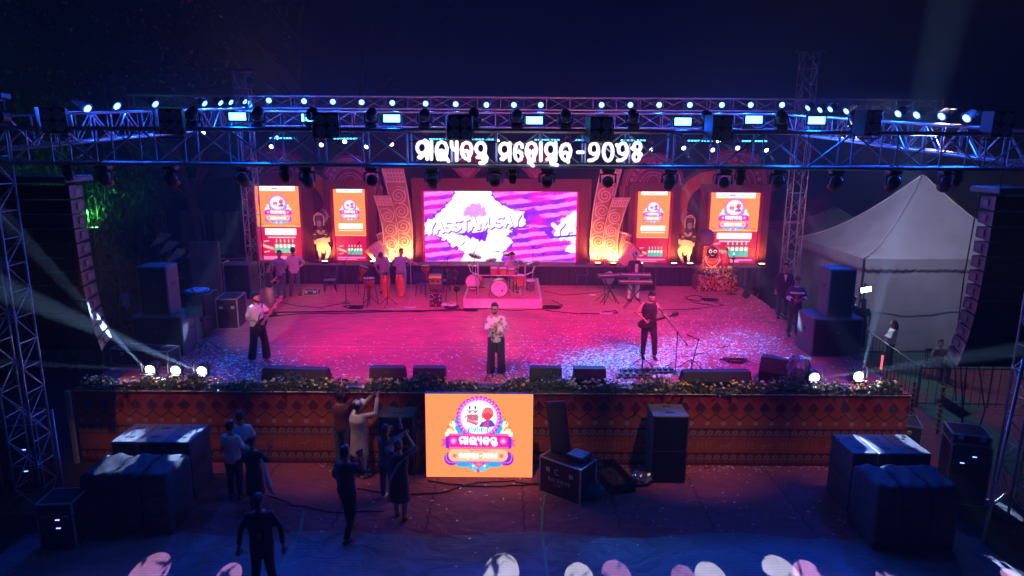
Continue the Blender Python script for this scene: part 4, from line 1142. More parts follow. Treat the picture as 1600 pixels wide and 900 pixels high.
CL = Vector(((a.x+c.x)/2, a.y, 1.2))
a = P(1372, 761, 1.25); c = P(1503, 761, 1.25)
covered('three bass cabinets under dark quilted covers, nearest the right lattice tower', (a.x+c.x)/2, a.y+.45, 3, (c.x-a.x)/3, .9, 1.25)

# hung line arrays
def line_array(label, px_in, ytop, ybot, side, Y=13.55, n=12):
    top, bot = Q(px_in, ytop, Y), Q(px_in, ybot, Y); H = top.z-bot.z; h = H/n; wd = 1.32
    t = thing('line_array', label, 'speaker array', (top.x+side*wd/2, Y, top.z))
    MB().box((0, .1, .1), (wd+.1, .9, .12), bev=.02).ob('fly_frame', m_alud, t)
    m_arr = mat('array_cabinet_paint', (.028, .028, .034), .45, 0, .3, 9, .3, 50)
    y = 0; z = 0; ang = 0
    for k in range(n):
        ang = R(0.6*k+max(0, k-6)*2.4)*1.0
        hh = h*1.02; M = Matrix.Rotation(ang, 3, 'X')
        c = Vector((0, y, z))+M@Vector((0, 0, -hh/2))
        b = MB()
        poly = [(-.26, -hh/2+.01), (.30, -hh/2*.72), (.30, hh/2*.72), (-.26, hh/2-.01)]
        poly = [(y*.75, z) for y, z in poly]; prism_yz(b, poly, -wd/2, wd/2); o = b.ob('cabinet', m_arr, t, c, (ang, 0, 0))
        MB().box((0, -.204, 0), (wd-.08, .012, hh-.05)).ob('grille', m_grille, o)
        for s in (-1, 1):
            MB().box((s*(wd/2+.012), -.20, 0), (.024, .07, hh*.9), bev=.006).ob('rigging_bar', m_alud, o)
            MB().box((s*(wd/2+.008), .05, 0), (.02, .16, hh*.45), bev=.006).ob('handle', m_alud, o)
        nx = Vector((0, y, z))+M@Vector((0, 0, -hh)); y, z = nx.y, nx.z
    for s in (-.4, .4): MB().tube((s, .1, .15), (s, .1, 1.1), .012, 6).ob('chain', m_alud, t)
    MB().path([(-side*wd/2, .3, .1), (-side*(wd/2+.02), .36, -H*.5), (-side*(wd/2-.1), .5, -H*.95), (-side*.3, .6, -H-1.0)], .014, 5).ob('cable', m_cable, t)
    return t
line_array('tall black line array hanging beside the left near tower', 117, 288, 545, -1)
line_array('tall black line array hanging in front of the white tent at the right', 1546, 305, 572, 1)

# stage-side speaker stacks
def main_box(label, px0, px1, pyb, h, w_, d, z, Yoff=0, rz=0, matl=None):
    p = P((px0+px1)/2, pyb, z) if Yoff == 0 else Vector((P((px0+px1)/2, pyb, z).x, Yoff, z))
    t = thing('speaker', label, 'loudspeaker', (p.x, p.y+d/2, z), rz)
    MB().box((0, 0, h/2), (w_, d, h), bev=.02).ob('cabinet', matl or m_subtop, t)
    MB().box((0, -d/2-.006, h/2), (w_-.08, .016, h-.1), bev=.006).ob('grille', m_grille, t)
    for s in (-1, 1): MB().box((s*(w_/2+.003), 0, h*.62), (.012, .16, .09), bev=.004).ob('handle', m_black, t)
    MB().box((0, -d/2-.016, h*.62), (.07, .006, .05)).ob('badge', m_alud, t)
    return t
s1 = main_box('wide black bass cabinet on the right edge of the stage', 1266, 1344, 558, 1.05, 1.30, 1.0, HS)
main_box('tall black loudspeaker standing on the bass cabinet at the stage right', 1284, 1324, 492, 1.28, .68, .62, HS+1.05, s1.location.y-.40)
s2 = main_box('wide black bass cabinet on the left edge of the stage', 212, 288, 556, 1.05, 1.30, 1.0, HS)
main_box('tall black loudspeaker standing on the bass cabinet at the stage left', 222, 270, 492, 1.28, .75, .62, HS+1.05, s2.location.y-.40)
main_box('dark loudspeaker stack behind the left wing flight cases', 350, 392, 468, 1.25, 1.0, .8, HS)

# flight cases
def flight(label, p, w_, d, h, rz=0, wheels=False, logo_txt=None, matl=None, cat='flight case', openlid=False):
    t = thing('flight_case', label, cat, p, rz); z0 = .1 if wheels else 0
    MB().box((0, 0, z0+h/2), (w_-.012, d-.012, h-.012)).ob('panel_box', matl or m_case, t)
    e = .014; b = MB()
    for x in (-1, 1):
        for y in (-1, 1): b.box((x*(w_/2-e), y*(d/2-e), z0+h/2), (e*2.2, e*2.2, h))
    for x in (-1, 1):
        for z in (0, 1): b.box((x*(w_/2-e), 0, z0+e+z*(h-2*e)), (e*2.0, d-.06, e*2.0))
    for y in (-1, 1):
        for z in (0, 1): b.box((0, y*(d/2-e), z0+e+z*(h-2*e)), (w_-.06, e*2.0, e*2.0))
    b.ob('edge_trim', m_alu, t)
    MB().box((0, 0, z0+h*.72), (w_+.006, d+.006, .018)).ob('lid_seam', m_alud, t)
    for x in (-.28, .28):
        MB().box((x*w_, -d/2-.008, z0+h*.72), (.1, .016, .09), bev=.004).ob('latch', m_alu, t)
        MB().box((-w_/2-.008, x*d, z0+h*.4), (.016, .12, .07), bev=.004).ob('handle', m_alud, t)
    if wheels:
        for x in (-1, 1):
            for y in (-1, 1): MB().lathe([(.04, -.015), (.05, -.01), (.05, .01), (.04, .015)], 12, (x*(w_/2-.08), y*(d/2-.08), .05), Matrix.Rotation(PI/2, 4, 'Y')).ob('castor', m_black, t)
    if logo_txt:
        b = MB()
        for tx, x, y, cw, ch, r in logo_txt:
            for st in latin(tx, x, 0, cw, ch): b.ribbon([(px, y+ch-pz) for px, pz in st], r, -d/2-.004, -d/2-.001)
        b.ob('stencilled_lettering', m_white, t)
    return t
f = P(885, 786, 0)
fc = flight('open black flight case with white lettering on the pit floor right of the front screen', (f.x+.05, f.y+.42, 0), 1.02, .62, .80, R(-38), logo_txt=[('C', -.12, .50, .10, .13, .018), ('BIG EVENTS', -.27, .34, .040, .07, .012), ('LIVE', -.12, .26, .03, .035, .006)])
# leaning lid and things on it
t = thing('case_lid', 'tall dark case lid standing tilted on the open flight case', 'case lid', fc.location+Vector((-.12, .16, .82)), R(-30))
M = Matrix.Rotation(R(-13), 3, 'Y')@Matrix.Rotation(R(-8), 3, 'X')
MB().box(M@Vector((0, 0, .55)), (.42, .09, 1.10), M, .01).ob('lid_panel', m_case, t)
MB().box(M@Vector((0, -.05, .55)), (.36, .02, 1.02), M, .004).ob('foam_lining', m_cloth, t)
MB().box(M@Vector((-.215, 0, .55)), (.018, .10, 1.10), M, .004).ob('edge_trim', m_alud, t)
t = thing('blue_folder', 'blue lit square document folder lying on the open flight case', 'folder', fc.location+Vector((.22, -.02, .805)), R(-38))
MB().box((0, 0, .05), (.42, .38, .10), bev=.01).ob('box', m_case, t); MB().box((0, 0, .106), (.36, .33, .008), bev=.002).ob('paper', mat('pale_blue_paper', (.35, .5, .75), .5), t)
t = thing('confetti_tray', 'open long black tray half full of foil confetti', 'case tray', P(962, 772, 0)+Vector((.0, .55, 0)), R(16))
for c, d in (((0, 0, .012), (.56, 1.15, .024)), ((-.27, 0, .13), (.02, 1.15, .22)), ((.27, 0, .13), (.02, 1.15, .22)), ((0, -.565, .13), (.52, .02, .22)), ((0, .565, .13), (.52, .02, .22))):
    MB().box(c, d).ob('panel', m_case, t)
MB().box((0, -.58, .13), (.16, .015, .06), bev=.004).ob('handle', m_alud, t)
m_foil = mat('foil_confetti', (.75, .75, .8), .18, .9, .35, 50); m_foilg = mat('gold_foil', (.75, .5, .15), .22, .9, .3, 50)
def flakes(n, fn, size, seed=1):
    random.seed(seed); b = MB()
    for _ in range(n):
        p = fn(); a = rnd()*PI*2; s = size*(.6+.8*rnd()); t1 = Vector((math.cos(a), math.sin(a), random.uniform(-.25, .25)))*s; t2 = Vector((-math.sin(a), math.cos(a), random.uniform(-.25, .25)))*s*.42
        b.add([p-t1-t2, p+t1-t2, p+t1+t2, p-t1+t2], [(0, 1, 2, 3)])
    return b
o = flakes(700, lambda: Vector((random.uniform(-.24, .24), random.uniform(-.52, .45), .07+.05*rnd())), .016).ob('confetti_heap', m_foil, t); o['kind'] = 'stuff'
o = flakes(350, lambda: Vector((random.uniform(-.24, .24), random.uniform(-.5, .4), .08+.05*rnd())), .016, 4).ob('gold_confetti_heap', m_foilg, t); o['kind'] = 'stuff'
def crumple(name, label, cat, p, r, m, seed=1, sq=.8):
    random.seed(seed); b = MB().ball((0, 0, r*sq), (r, r, r*sq), 16, 10); b.v = [tuple(Vector(v)*(1+random.uniform(-.16, .16))) for v in b.v]; b.v = [(x, y, max(0.004, z)) for x, y, z in b.v]
    return tag(b.ob(name, m, None, p), label, cat)
crumple('plastic_bag', 'crumpled clear plastic bag beside the lettered flight case', 'bag', P(927, 777, 0), .20, m_plw, 3)
crumple('foil_bundle', 'shiny crumpled foil bundle left of the small bass stack in the pit', 'foil', P(1004, 762, 0)+Vector((0, .2, 0)), .22, mat('crumpled_foil', (.45, .5, .65), .22, .8, .3, 9, .8, 20), 8, .55)
crumple('cloth_bundle', 'dark cloth bundle on the floor beside the confetti tray', 'bundle', P(945, 745, 0)+Vector((-.2, .3, 0)), .2, m_cloth, 9, .7)
t = sub_stack('small stack of two black bass cabinets against the skirt right of the open case', 'bass speakers', P(1044, 757, 0).x, P(1044, 757, 0).y+.4, 1, 2, .78, .7, .78, recess=1, matl=m_subtop)
t = sub_stack('small stack of two dark bass cabinets against the skirt behind the woman in the pit', 'bass speakers', P(620, 745, 0).x, P(620, 745, 0).y+.4, 1, 2, .80, .7, .70, recess=1, matl=m_subtop)
o = tag(MB().box((0, 0, .5), (.02, .5, .9), bev=.01).ob('orange_side_board', mat('orange_board', (.5, .22, .14), .5), None, (P(651, 745, 0).x, P(651, 745, 0).y+.35, 0)), 'orange board standing against the side of the left small bass stack', 'board')  # thin board with an orange base colour

# amplifier racks
m_led_b = mat('blue_indicator', (.02, .02, .02), .4, emit=(.15, .25, 1), es=6, samp=False)
def rack(label, p, w_, d, h, rz, lights):
    t = flight(label, p, w_, d, h, rz, cat='amplifier rack')
    n = int(h/.16)
    for k in range(n):
        MB().box((0, -d/2-.012, .1+k*.16), (w_-.12, .02, .13), bev=.004).ob('amplifier', m_alud, t)
        for x in (-.15, -.05, .06, .16): MB().lathe([(.018, 0), (.016, .014)], 8, (x*w_*1.5, -d/2-.022, .1+k*.16), Matrix.Rotation(PI/2, 4, 'X')).ob('knob', m_black, t)
    for k, x in lights: MB().box((x, -d/2-.026, .1+k*.16+.02), (.07, .008, .016)).ob('indicator_light', m_led_b, t)
    return t
p = P(112, 720, .8); rack('black amplifier rack standing left of the front left bass cabinets', (P(112, 715, 0).x-.1, P(112, 700, .9).y+.2, 0), .78, .7, 1.45, R(12), [(2, .1), (5, .12)])
rack('black amplifier rack with a blue light below it, behind the left quilted covers', (P(98, 800, .6).x, P(98, 790, .7).y, 0), .62, .6, .9, R(5), [(3, .05), (2, .05)])
p = P(1515, 790, 0); rack('amplifier rack with glowing blue displays right of the front right bass cabinets', (p.x, p.y+.35, 0), .74, .7, 1.28, R(-18), [(6, .05), (5, -.15)])
flight('black case lying on top of the right amplifier rack', (p.x-.02, p.y+.37, 1.29), .7, .66, .22, R(-18))
flight('low black case on the grass behind the right amplifier rack', (P(1390, 660, .5).x, P(1390, 660, .5).y, 0), 1.3, .8, .62, R(-20))

# left wing gear
flight('long low flight case lying on the stage deck behind the left floor lamps', P(248, 556)+Vector((0, -.6, 0)), 1.55, .5, .42, R(-8))
flight('flight case desk on end in the left wing, lid edge lit pink', P(358, 512)+Vector((0, .3, 0)), .62, .95, .92, R(6))
flight('tall case rack standing behind the pink-edged case in the left wing', P(335, 470)+Vector((0, .3, 0)), .75, .6, 1.35, R(4))
flight('stacked pale road cases behind the three standing men', P(380, 440)+Vector((-.3, .3, 0)), 1.0, .7, .95, R(8))
flight('second flat road case leaning by the left wing rack', P(320, 485)+Vector((-.3, .4, 0)), .9, .6, .6, R(-12))
flight('small flat case lying on the carpet beside the standing men', P(487, 460), .52, .4, .18, R(5))
# bass amplifier and guitar amplifier
t = thing('bass_amplifier', 'black bass amplifier with four round cones in the left wing', 'amplifier', P(318, 520)+Vector((-.1, .1, 0)), R(-12))
MB().box((0, 0, .62), (.72, .5, 1.1), bev=.02).ob('cabinet', m_black, t)
for x in (-.17, .17):
    for z in (.45, .85):
        MB().lathe([(.03, .03), (.12, .0), (.15, -.005), (.155, -.02), (.13, -.022)], 18, (x, -.245, z), Matrix.Rotation(PI/2, 4, 'X')).ob('cone', mat('cone_red_brown', (.20, .05, .05), .5, 0, .2, 6), t, smooth=True)
crumple('towel', 'pale blue towel thrown over the bass amplifier', 'towel', t.location+Vector((0, 0, 1.175)), .30, mat('blue_towel', (.25, .4, .65), .85), 12, .2)
t = thing('guitar_amplifier', 'small cream-fronted guitar amplifier in the left wing', 'amplifier', P(312, 525), R(-16))
MB().box((0, 0, .30), (.62, .3, .56), bev=.02).ob('cabinet', m_black, t)
MB().box((0, -.155, .27), (.54, .012, .44), bev=.004).ob('cream_grille', mat('cream_grille_cloth', (.62, .42, .22), .8, 0, .15, 40, .2), t)
MB().box((0, -.155, .52), (.54, .02, .06), bev=.004).ob('control_panel', m_alud, t)
b = MB()
for st in latin('LANEY', -.16, 0, .045, .08): b.ribbon([(x, .30-z) for x, z in st], .010, -.166, -.162)
b.ob('script_lettering', m_black, t)
t = thing('music_stand', 'slanted music stand in front of the cream guitar amplifier', 'music stand', P(303, 556)+Vector((0, .2, 0)), R(25))
MB().box((0, 0, 1.12), (.42, .02, .32), Matrix.Rotation(-.7, 3, 'X'), .004).ob('desk', m_alud, t); MB().tube((0, 0, .3), (0, .02, 1.1), .012, 6).ob('pole', m_alud, t)
for a in (0, 2.1, 4.2): MB().tube((0, 0, .3), (.3*math.cos(a), .3*math.sin(a), .01), .01, 5).ob('leg', m_alud, t)

# ------------------------------------------------------------------ stands, instruments
def tripod(b_parent, h=.35, r=.32, m=None, n=3, a0=.5, rr=.011):
    for k in range(n):
        a = a0+2*PI*k/n; MB().path([(0, 0, h), (r*.3*math.cos(a), r*.3*math.sin(a), h*.8), (r*math.cos(a), r*math.sin(a), .012)], rr, 5).ob('leg', m or m_black, b_parent)
def micstand(label, p, h, boom=None, rz=0, base='tripod', tilt=0, mic=True, mt=None, group=None):
    t = thing('microphone_stand', label, 'microphone stand', p, rz, group); m = mt or m_black
    if base == 'tripod': tripod(t, .30, .34, m, a0=rz*3+.4)
    else: MB().lathe([(.15, 0), (.15, .02), (.03, .03)], 16).ob('base', m, t)
    top = Vector((math.sin(tilt)*h, 0, h))
    MB().tube((0, 0, .02), top, .011, 6).ob('pole', m, t); MB().ball(top, .03, 8, 5).ob('clutch', m, t)
    e = top
    if boom:
        L, el, back = boom; d = Vector((math.cos(el), 0, math.sin(el))); e = top+d*L
        MB().tube(top-d*back, e, .009, 6).ob('boom', m, t)
        if back > .1: MB().tube(top-d*(back+.06), top-d*back, .02, 8).ob('counterweight', m, t)
    if mic:
        d = (e-top).normalized() if boom else Vector((0, -.6, .5)).normalized()
        o = MB().tube(e, e+d*.14, .013, 8, .018).ob('microphone', m_black, t); MB().ball(e+d*.16, .028, 8, 6).ob('grille_ball', m_alud, o)
    return t
SG = 'black microphone stands on the stage'
micstand('tall microphone stand with a left-leaning boom right of the guitarist', P(1055, 583), 1.02, (.60, 2.25, .35), 0, 'round')
micstand('short bent microphone stand on splayed legs behind the right double monitor', P(1079, 580), .80, (.14, 2.7, 0), 0, 'tripod', .18)
micstand('thin straight microphone stand in front of the guitarist', P(1003, 578), .75, None, 0)
micstand('microphone stand with folded base at the singer\'s feet', P(770, 591), 1.12, None, .4, mic=False)
micstand('black microphone stand left of the djembe with boom to the right', P(541, 474), 1.45, (.7, .9, .45), 0, 'round')
micstand('chrome-looking stand right of the conga players with a slanting boom', P(643, 474), 1.5, (.45, 2.6, .2), 0, mt=m_alu)
micstand('microphone stand at the front left corner of the congas', P(578, 478), 1.2, (.4, 1.2, .2), 0)
micstand('microphone stand between the two conga drums', P(606, 478), 1.15, (.3, 1.0, .1), 0)
micstand('low boom stand reaching over the drum pads by the painted crate', P(700, 452), 1.2, (.7, .75, .5), 0)
micstand('boom stand left of the drum kit reaching up', P(741, 462), 1.6, (1.0, 1.15, .4), 0, tilt=0)
micstand('boom stand right of the drum kit crossing in front of the screen', P(832, 458), 1.75, (.9, 2.5, .45), 0)
micstand('straight stand left of the keyboards', P(944, 472), 1.2, None, 0)
micstand('bass microphone stand in the left wing by the amplifier', P(322, 548), 1.2, (.35, 2.0, .1), 0)

# drum riser and kit
a, c = P(725, 481), P(846, 481); a2, c2 = P(745, 447), P(838, 447)
t = thing('drum_riser', 'low white-sided riser carrying the drum kit', 'drum riser', ((a.x+c.x)/2, a.y, HS)); W = c.x-a.x; D = a2.y-a.y
hR = .32
MB().box((0, D/2, hR/2-.01), (W, D, hR-.02)).ob('deck', m_wood, t)
MB().box((0, -.012, hR/2), (W+.04, .024, hR), bev=.004).ob('white_side', mat('riser_white', (.62, .60, .64), .6, 0, .12, 4), t)
for s in (-1, 1):
    MB().box((s*(W/2+.012), D/2, hR/2), (.02, D, hR), bev=.004).ob('white_side', MATS['riser_white'], t)
    MB().box((s*(W/2-.03), D/2, hR+.012), (.06, D, .02), bev=.004).ob('white_edging', MATS['riser_white'], t)
MB().box((0, D/2, hR+.002), (W-.12, D-.02, .016)).ob('carpet_top', m_stagec, t)
RX, RY, RZ = (a.x+c.x)/2, a.y, HS+hR+.01
m_shell = mat('drum_shell_amber', (.50, .24, .08), .25, 0, .2, 8); m_head = mat('drum_head_white', (.72, .70, .74), .5, 0, .06, 6)
m_cym = mat('cymbal_brass', (.60, .50, .40), .25, .9, .15, 20)
kit = thing('drum_kit', 'full drum kit with a white bass drum head on the riser', 'drum kit', (RX, RY, RZ))
KS = 1.0
def drum(nm, c, r, h, ax, head=True, m=None):
    M = Vector(ax).normalized().to_track_quat('Z', 'Y').to_matrix().to_4x4()
    o = MB().lathe([(r*.99, 0), (r, .01), (r, h-.01), (r*.99, h)], 24, c, M).ob(nm, m or m_shell, kit, smooth=False)
    for zz in (0, h): MB().lathe([(r*1.03, zz-.012), (r*1.045, zz), (r*1.03, zz+.012), (r*.95, zz+.008)], 24, c, M).ob('hoop', m_chrome, o)
    MB().lathe([(r*.96, h+.006), (r*.95, h+.010)], 24, c, M).ob('drum_head', m_head, o)
    return o
bc = Vector((-.12, .62, .30))
o = drum('bass_drum', bc+Vector((0, .0, 0)), .29, .42, (0, -1, 0)); 
b = MB()
for st in latin('PEARL', -.075, 0, .022, .035): b.ribbon([(bc.x+x, bc.z+.17-z) for x, z in st], .006, bc.y-.434, bc.y-.432)
b.ob('head_lettering', m_black, o)
MB().lathe([(.035, 0), (.03, .012)], 10, (bc.x+.1, bc.y-.46, bc.z-.07), Matrix.Rotation(-PI/2, 4, 'X')).ob('beater_patch', m_black, o)
for s in (-1, 1): MB().tube((bc.x+s*.26, .45, .25), (bc.x+s*.38, .25, .01), .011, 5).ob('spur', m_chrome, kit)
drum('tom', (-.32, .75, .72), .13, .2, (0, -.25, 1)); drum('tom', (.0, .72, .72), .14, .2, (0, -.2, 1)); drum('tom', (.28, .74, .70), .12, .18, (0, -.2, 1))
drum('floor_tom', (.55, 1.15, .22), .20, .36, (0, -.05, 1)); drum('snare', (.25, 1.15, .52), .17, .13, (0, 0, 1), m=m_chrome)
drum('second_bass_drum', (-.95, 1.35, .34), .27, .35, (-.35, -1, 0)); drum('floor_tom', (.95, 1.0, .12), .16, .3, (0, -.1, 1), m=m_chrome)
# tubular rack
for s in (-1, 1):
    MB().tube((s*.80-.05, .35, .02), (s*.80-.05, .35, 1.22), .022, 8).ob('rack_post', m_alu, kit)
    MB().tube((s*.80-.05-.12, .1, .02), (s*.80-.05+.12, .62, .02), .02, 6).ob('rack_foot', m_alu, kit)
    MB().path([(s*.80-.05, .35, .74), (s*1.05-.05, .6, .80), (s*1.18-.05, 1.1, .98)], .022, 8).ob('rack_arm', m_alu, kit)
MB().tube((-.85, .35, .72), (.75, .35, .72), .022, 8).ob('rack_bar', m_alu, kit)
for (x, y, z, r, tx, ty) in ((-.98, .9, 1.30, .24, .3, .2), (-.42, .9, 1.15, .20, -.1, .25), (.52, .85, 1.12, .22, .15, .2), (1.05, .9, 1.05, .25, -.2, .2), (-1.10, 1.3, .88, .19, .1, 0), (.2, 1.9, 1.20, .24, 0, .2), (-.2, 1.7, 1.32, .22, .1, -.1)):
    M = Matrix.Rotation(tx, 4, 'Y')@Matrix.Rotation(ty, 4, 'X')
    o = MB().lathe([(r, 0), (r*.6, .012), (r*.18, .02), (r*.1, .04), (0.001, .045)], 24, (x, y, z), M).ob('cymbal', m_cym, kit, smooth=True)
    MB().tube((x, y, z-.02), (x*.95, y, .02), .011, 6).ob('cymbal_stand', m_alu, kit)
MB().path([(.35, .95, .02), (.35, .95, .4)], .02, 6).ob('drum_throne_post', m_alud, kit)
MB().lathe([(.17, .48), (.18, .52), (.17, .56)], 16, (.22, 1.6, 0)).ob('drum_throne', m_black, kit); MB().tube((.22, 1.6, 0), (.22, 1.6, .48), .02, 6).ob('drum_throne_post', m_alud, kit)
o = MB().box((-.9, .5, .28), (.55, .06, .05)).ob('pad_bar', m_alud, kit); MB().tube((-.9, .5, .02), (-.9, .5, .26), .012, 5).ob('pad_stand', m_alud, kit)

# congas, djembes
m_conga = mat('conga_orange', (.62, .20, .07), .35, 0, .15, 5); m_djembe = mat('djembe_brown', (.28, .07, .03), .45, 0, .3, 7); m_skin_d = mat('goat_skin', (.62, .58, .55), .6, 0, .15, 8); m_skin_b = mat('blue_drum_skin', (.15, .40, .60), .5)
def conga(label, p, h=.86, r=.17):
    t = thing('conga', label, 'conga drum', p, 0, 'orange congas')
    MB().lathe([(r*.62, 0), (r*.7, .05), (r*1.02, h*.5), (r*1.04, h*.7), (r*.86, h)], 22).ob('shell', m_conga, t, smooth=True)
    MB().lathe([(r*.92, h-.02), (r*.95, h), (r*.9, h+.02)], 22).ob('hoop', m_chrome, t, smooth=True); MB().lathe([(r*.87, h+.012), (r*.86, h+.02)], 22).ob('drum_skin', m_skin_b, t)
    for k in range(6):
        a = 2*PI*k/6+.3; MB().tube((r*.95*math.cos(a), r*.95*math.sin(a), h), (r*1.06*math.cos(a), r*1.06*math.sin(a), h*.8), .010, 5).ob('tuning_lug', m_black, t)
conga('left of the two orange congas, in front of the bent-over percussionist', P(602, 466)+Vector((0, .15, .0)))
conga('right of the two orange congas, in front of the standing percussionist', P(624, 464)+Vector((.03, .15, 0)))
def djembe(label, p, h, r, mt, z=.35, tilt=0):
    t = thing('djembe', label, 'djembe drum', p)
    d = MB().lathe([(r*.55, 0), (r*.5, .05), (r*.32, h*.38), (r*.45, h*.5), (r*.98, h*.8), (r, h)], 20).ob('body', m_djembe, t, (0, 0, z), (0, tilt, 0), smooth=True)
    MB().lathe([(r*1.05, h-.02), (r*1.08, h), (r, h+.03)], 20).ob('hoop', m_black, d, smooth=True); MB().lathe([(r*.98, h+.028), (r*.97, h+.034)], 20).ob('drum_skin', mt, d)
    for k in range(14):
        a = 2*PI*k/14; MB().tube((r*1.04*math.cos(a), r*1.04*math.sin(a), h), (r*.5*math.cos(a+.2), r*.5*math.sin(a+.2), h*.5), .006, 4).ob('rope', m_black, d)
    if z > .05:
        for a in (.5, 2.6, 4.7): MB().tube((r*.9*math.cos(a), r*.9*math.sin(a), z+h*.75), (r*1.6*math.cos(a), r*1.6*math.sin(a), .01), .012, 5).ob('stand_leg', m_alud, t)
djembe('brown rope-tuned djembe with a white skin on a stand left of the congas', P(578, 476), .62, .19, m_skin_d, .28)
djembe('smaller djembe with a bright blue skin tilted on a stand at the back left', P(563, 458), .5, .16, m_skin_b, .5, .35)
djembe('small brown drum on a chair beside the blue plastic chairs', P(664, 462)+Vector((0, .3, 0)), .48, .15, m_skin_d, .55)

# painted crate, pads, bag by the percussion
t = thing('painted_crate', 'box painted with green landscape stacked on a patterned black cajon', 'cajon', P(681, 478), R(4))
MB().box((0, 0, .30), (.40, .36, .58), bev=.01).ob('lower_box', m_black, t); MB().box((0, 0, .68), (.44, .36, .14), bev=.01).ob('drum_pad', m_alud, t)
cv = Cv(40, 30, .44, .34, '#5a8a30'); cv.rect(0, 0, .44, .1, '#c8c060'); cv.line([(0, .14), (.2, .11), (.44, .15)], .02, '#2a4a20'); cv.disc(.14, .2, .05, '#101410'); cv.disc(.32, .22, .05, '#182018'); cv.line([(.05, .28), (.4, .27)], .012, '#a8c050')
MB().box((0, 0, .92), (.44, .34, .33), bev=.006).ob('upper_box', m_black, t)
link('painted_picture', grid_data('painted_picture', cv, .42, .31, printmat('painted_picture')), t, (0, -.174, .77))
cv = Cv(36, 50, .4, .56, '#181418')
random.seed(9)
for k in range(26): x, y = rnd()*.4, rnd()*.56; cv.line([(x, y), (x+random.uniform(-.07, .07), y+random.uniform(-.07, .07))], .012, random.choice(['#b090a0', '#8a4060', '#d0c8d0', '#601830']))
link('patterned_front', grid_data('patterned_front', cv, .38, .55, MATS['painted_picture']), t, (0, -.184, .02))
t = thing('electronic_drum_rack', 'black electronic drum pads on a rack beside the painted crate', 'drum pads', P(705, 472), 0)
for x, y, z, r in ((0, 0, .75, .17), (.1, .1, 1.0, .14), (-.1, .2, 1.05, .12), (.2, 0, .45, .12)): MB().lathe([(r, 0), (r, .04), (r*.9, .05)], 16, (x, y, z), Matrix.Rotation(.5, 4, 'X')).ob('drum_pad', m_black, t)
for x in (-.2, .2): MB().tube((x, .1, 0), (x*.6, .1, 1.15), .015, 6).ob('rack_post', m_alud, t)
MB().tube((-.15, .1, .8), (.2, .1, .8), .015, 6).ob('rack_bar', m_alud, t)
t = thing('tambourine_pile', 'white and red round hand drum lying on a dark tray at the crate foot', 'hand drum', P(705, 480), 0)
MB().lathe([(.25, 0), (.27, .05), (.24, .07)], 20).ob('tray', m_black, t, smooth=True); MB().lathe([(.17, .07), (.18, .12), (.02, .125)], 20).ob('drum_skin', m_head, t, smooth=True); MB().lathe([(.09, .127), (.08, .133)], 16).ob('red_patch', mat('red_paint', (.55, .05, .05), .5), t)
crumple('white_cloth', 'small crumpled white cloth on the carpet left of the hand drum', 'cloth', P(690, 479)+Vector((.1, -.05, 0)), .13, m_whitec, 6, .5)

# plastic chairs
def chair(label, p, rz, m=None):
    t = thing('plastic_chair', label, 'chair', p, rz, None); m = m or m_blue_pl
    MB().box((0, 0, .43), (.44, .42, .025), bev=.01).ob('seat', m, t)
    for x in (-.19, .19):
        for y in (-.18, .18): MB().tube((x*.95, y*.95, .42), (x*1.1, y*1.15, 0), .018, 6).ob('leg', m, t)
        MB().path([(x*1.05, .2, .42), (x*1.1, .26, .66), (x*1.05, .28, .85)], .018, 6).ob('back_post', m, t)
        MB().path([(x*1.15, -.16, .43), (x*1.2, -.14, .62), (x*1.15, .24, .64)], .014, 6).ob('armrest', m, t)
    for k in range(5): MB().box((-.14+.07*k, .255+.0, .65), (.035, .012, .34), Matrix.Rotation(-.1, 3, 'X')).ob('back_slat', m, t)
    MB().box((0, .285, .86), (.44, .025, .07), bev=.01).ob('back_rail', m, t)
chair('blue plastic chair standing alone right of the drum riser', P(908, 447), 0)
chair('dark blue plastic chair behind the djembes at the back left', P(516, 455), R(-70))
chair('blue plastic chair next to the small brown drum', P(660, 465)+Vector((0, .3, 0)), R(160))
chair('blue plastic chair behind the painted crate', P(690, 458)+Vector((0, .3, 0)), R(150))

# keyboards
def keyboard(label, p, z, L, rz, layers=1):
    t = thing('keyboard', label, 'keyboard', p, rz)
    for q in range(layers):
        zz = z+q*.22
        o = MB().box((0, q*.05, zz+.05), (L*(1-.1*q), .34, .085), Matrix.Rotation(.12, 3, 'X'), .012).ob('body', m_alud, t)
        MB().box((0, -.06+q*.05, zz+.086), (L*.92*(1-.1*q), .13, .016), Matrix.Rotation(.12, 3, 'X')).ob('white_keys', m_head, t)
        b = MB()
        for k in range(24): b.box((-L*.43*(1-.1*q)+k*L*.036*(1-.1*q), -.035+q*.05, zz+.098), (.012, .08, .014))
        b.ob('black_keys', m_black, t)
    for s in (-1, 1): MB().tube((s*L*.3, -.15, .01), (-s*L*.3, .15, z+.02), .015, 6).ob('stand_leg', m_black, t); MB().tube((s*L*.3, .18, .01), (-s*L*.3, -.12, z+.02), .015, 6).ob('stand_leg', m_black, t)
keyboard('two-tier keyboard on a crossed stand in front of the keyboard player', P(988, 484)+Vector((.1, .2, 0)), .86, 1.15, R(-4), 2)
keyboard('single keyboard angled out to the left of the keyboard player', P(955, 478)+Vector((0, .3, 0)), .95, .95, R(12), 1)
crumple('draped_cloth', 'white cloth bundle hanging under the left keyboard', 'cloth', P(951, 466)+Vector((0, .25, .45)), .2, m_whitec, 15, 1.1)
t = main_box('black lettered road case speaker behind the keyboard player', 1003, 1027, 462, .95, .75, .6, HS, P(1014, 455).y)
b = MB()
for tx, x, z, s in (('88', .02, .62, .1), ('PA', .12, .4, .07)):
    for st in latin(tx, x, 0, s*.6, s): b.ribbon([(px, z+s-pz) for px, pz in st], .014, -.33, -.326)
b.ob('stencilled_lettering', m_white, t)
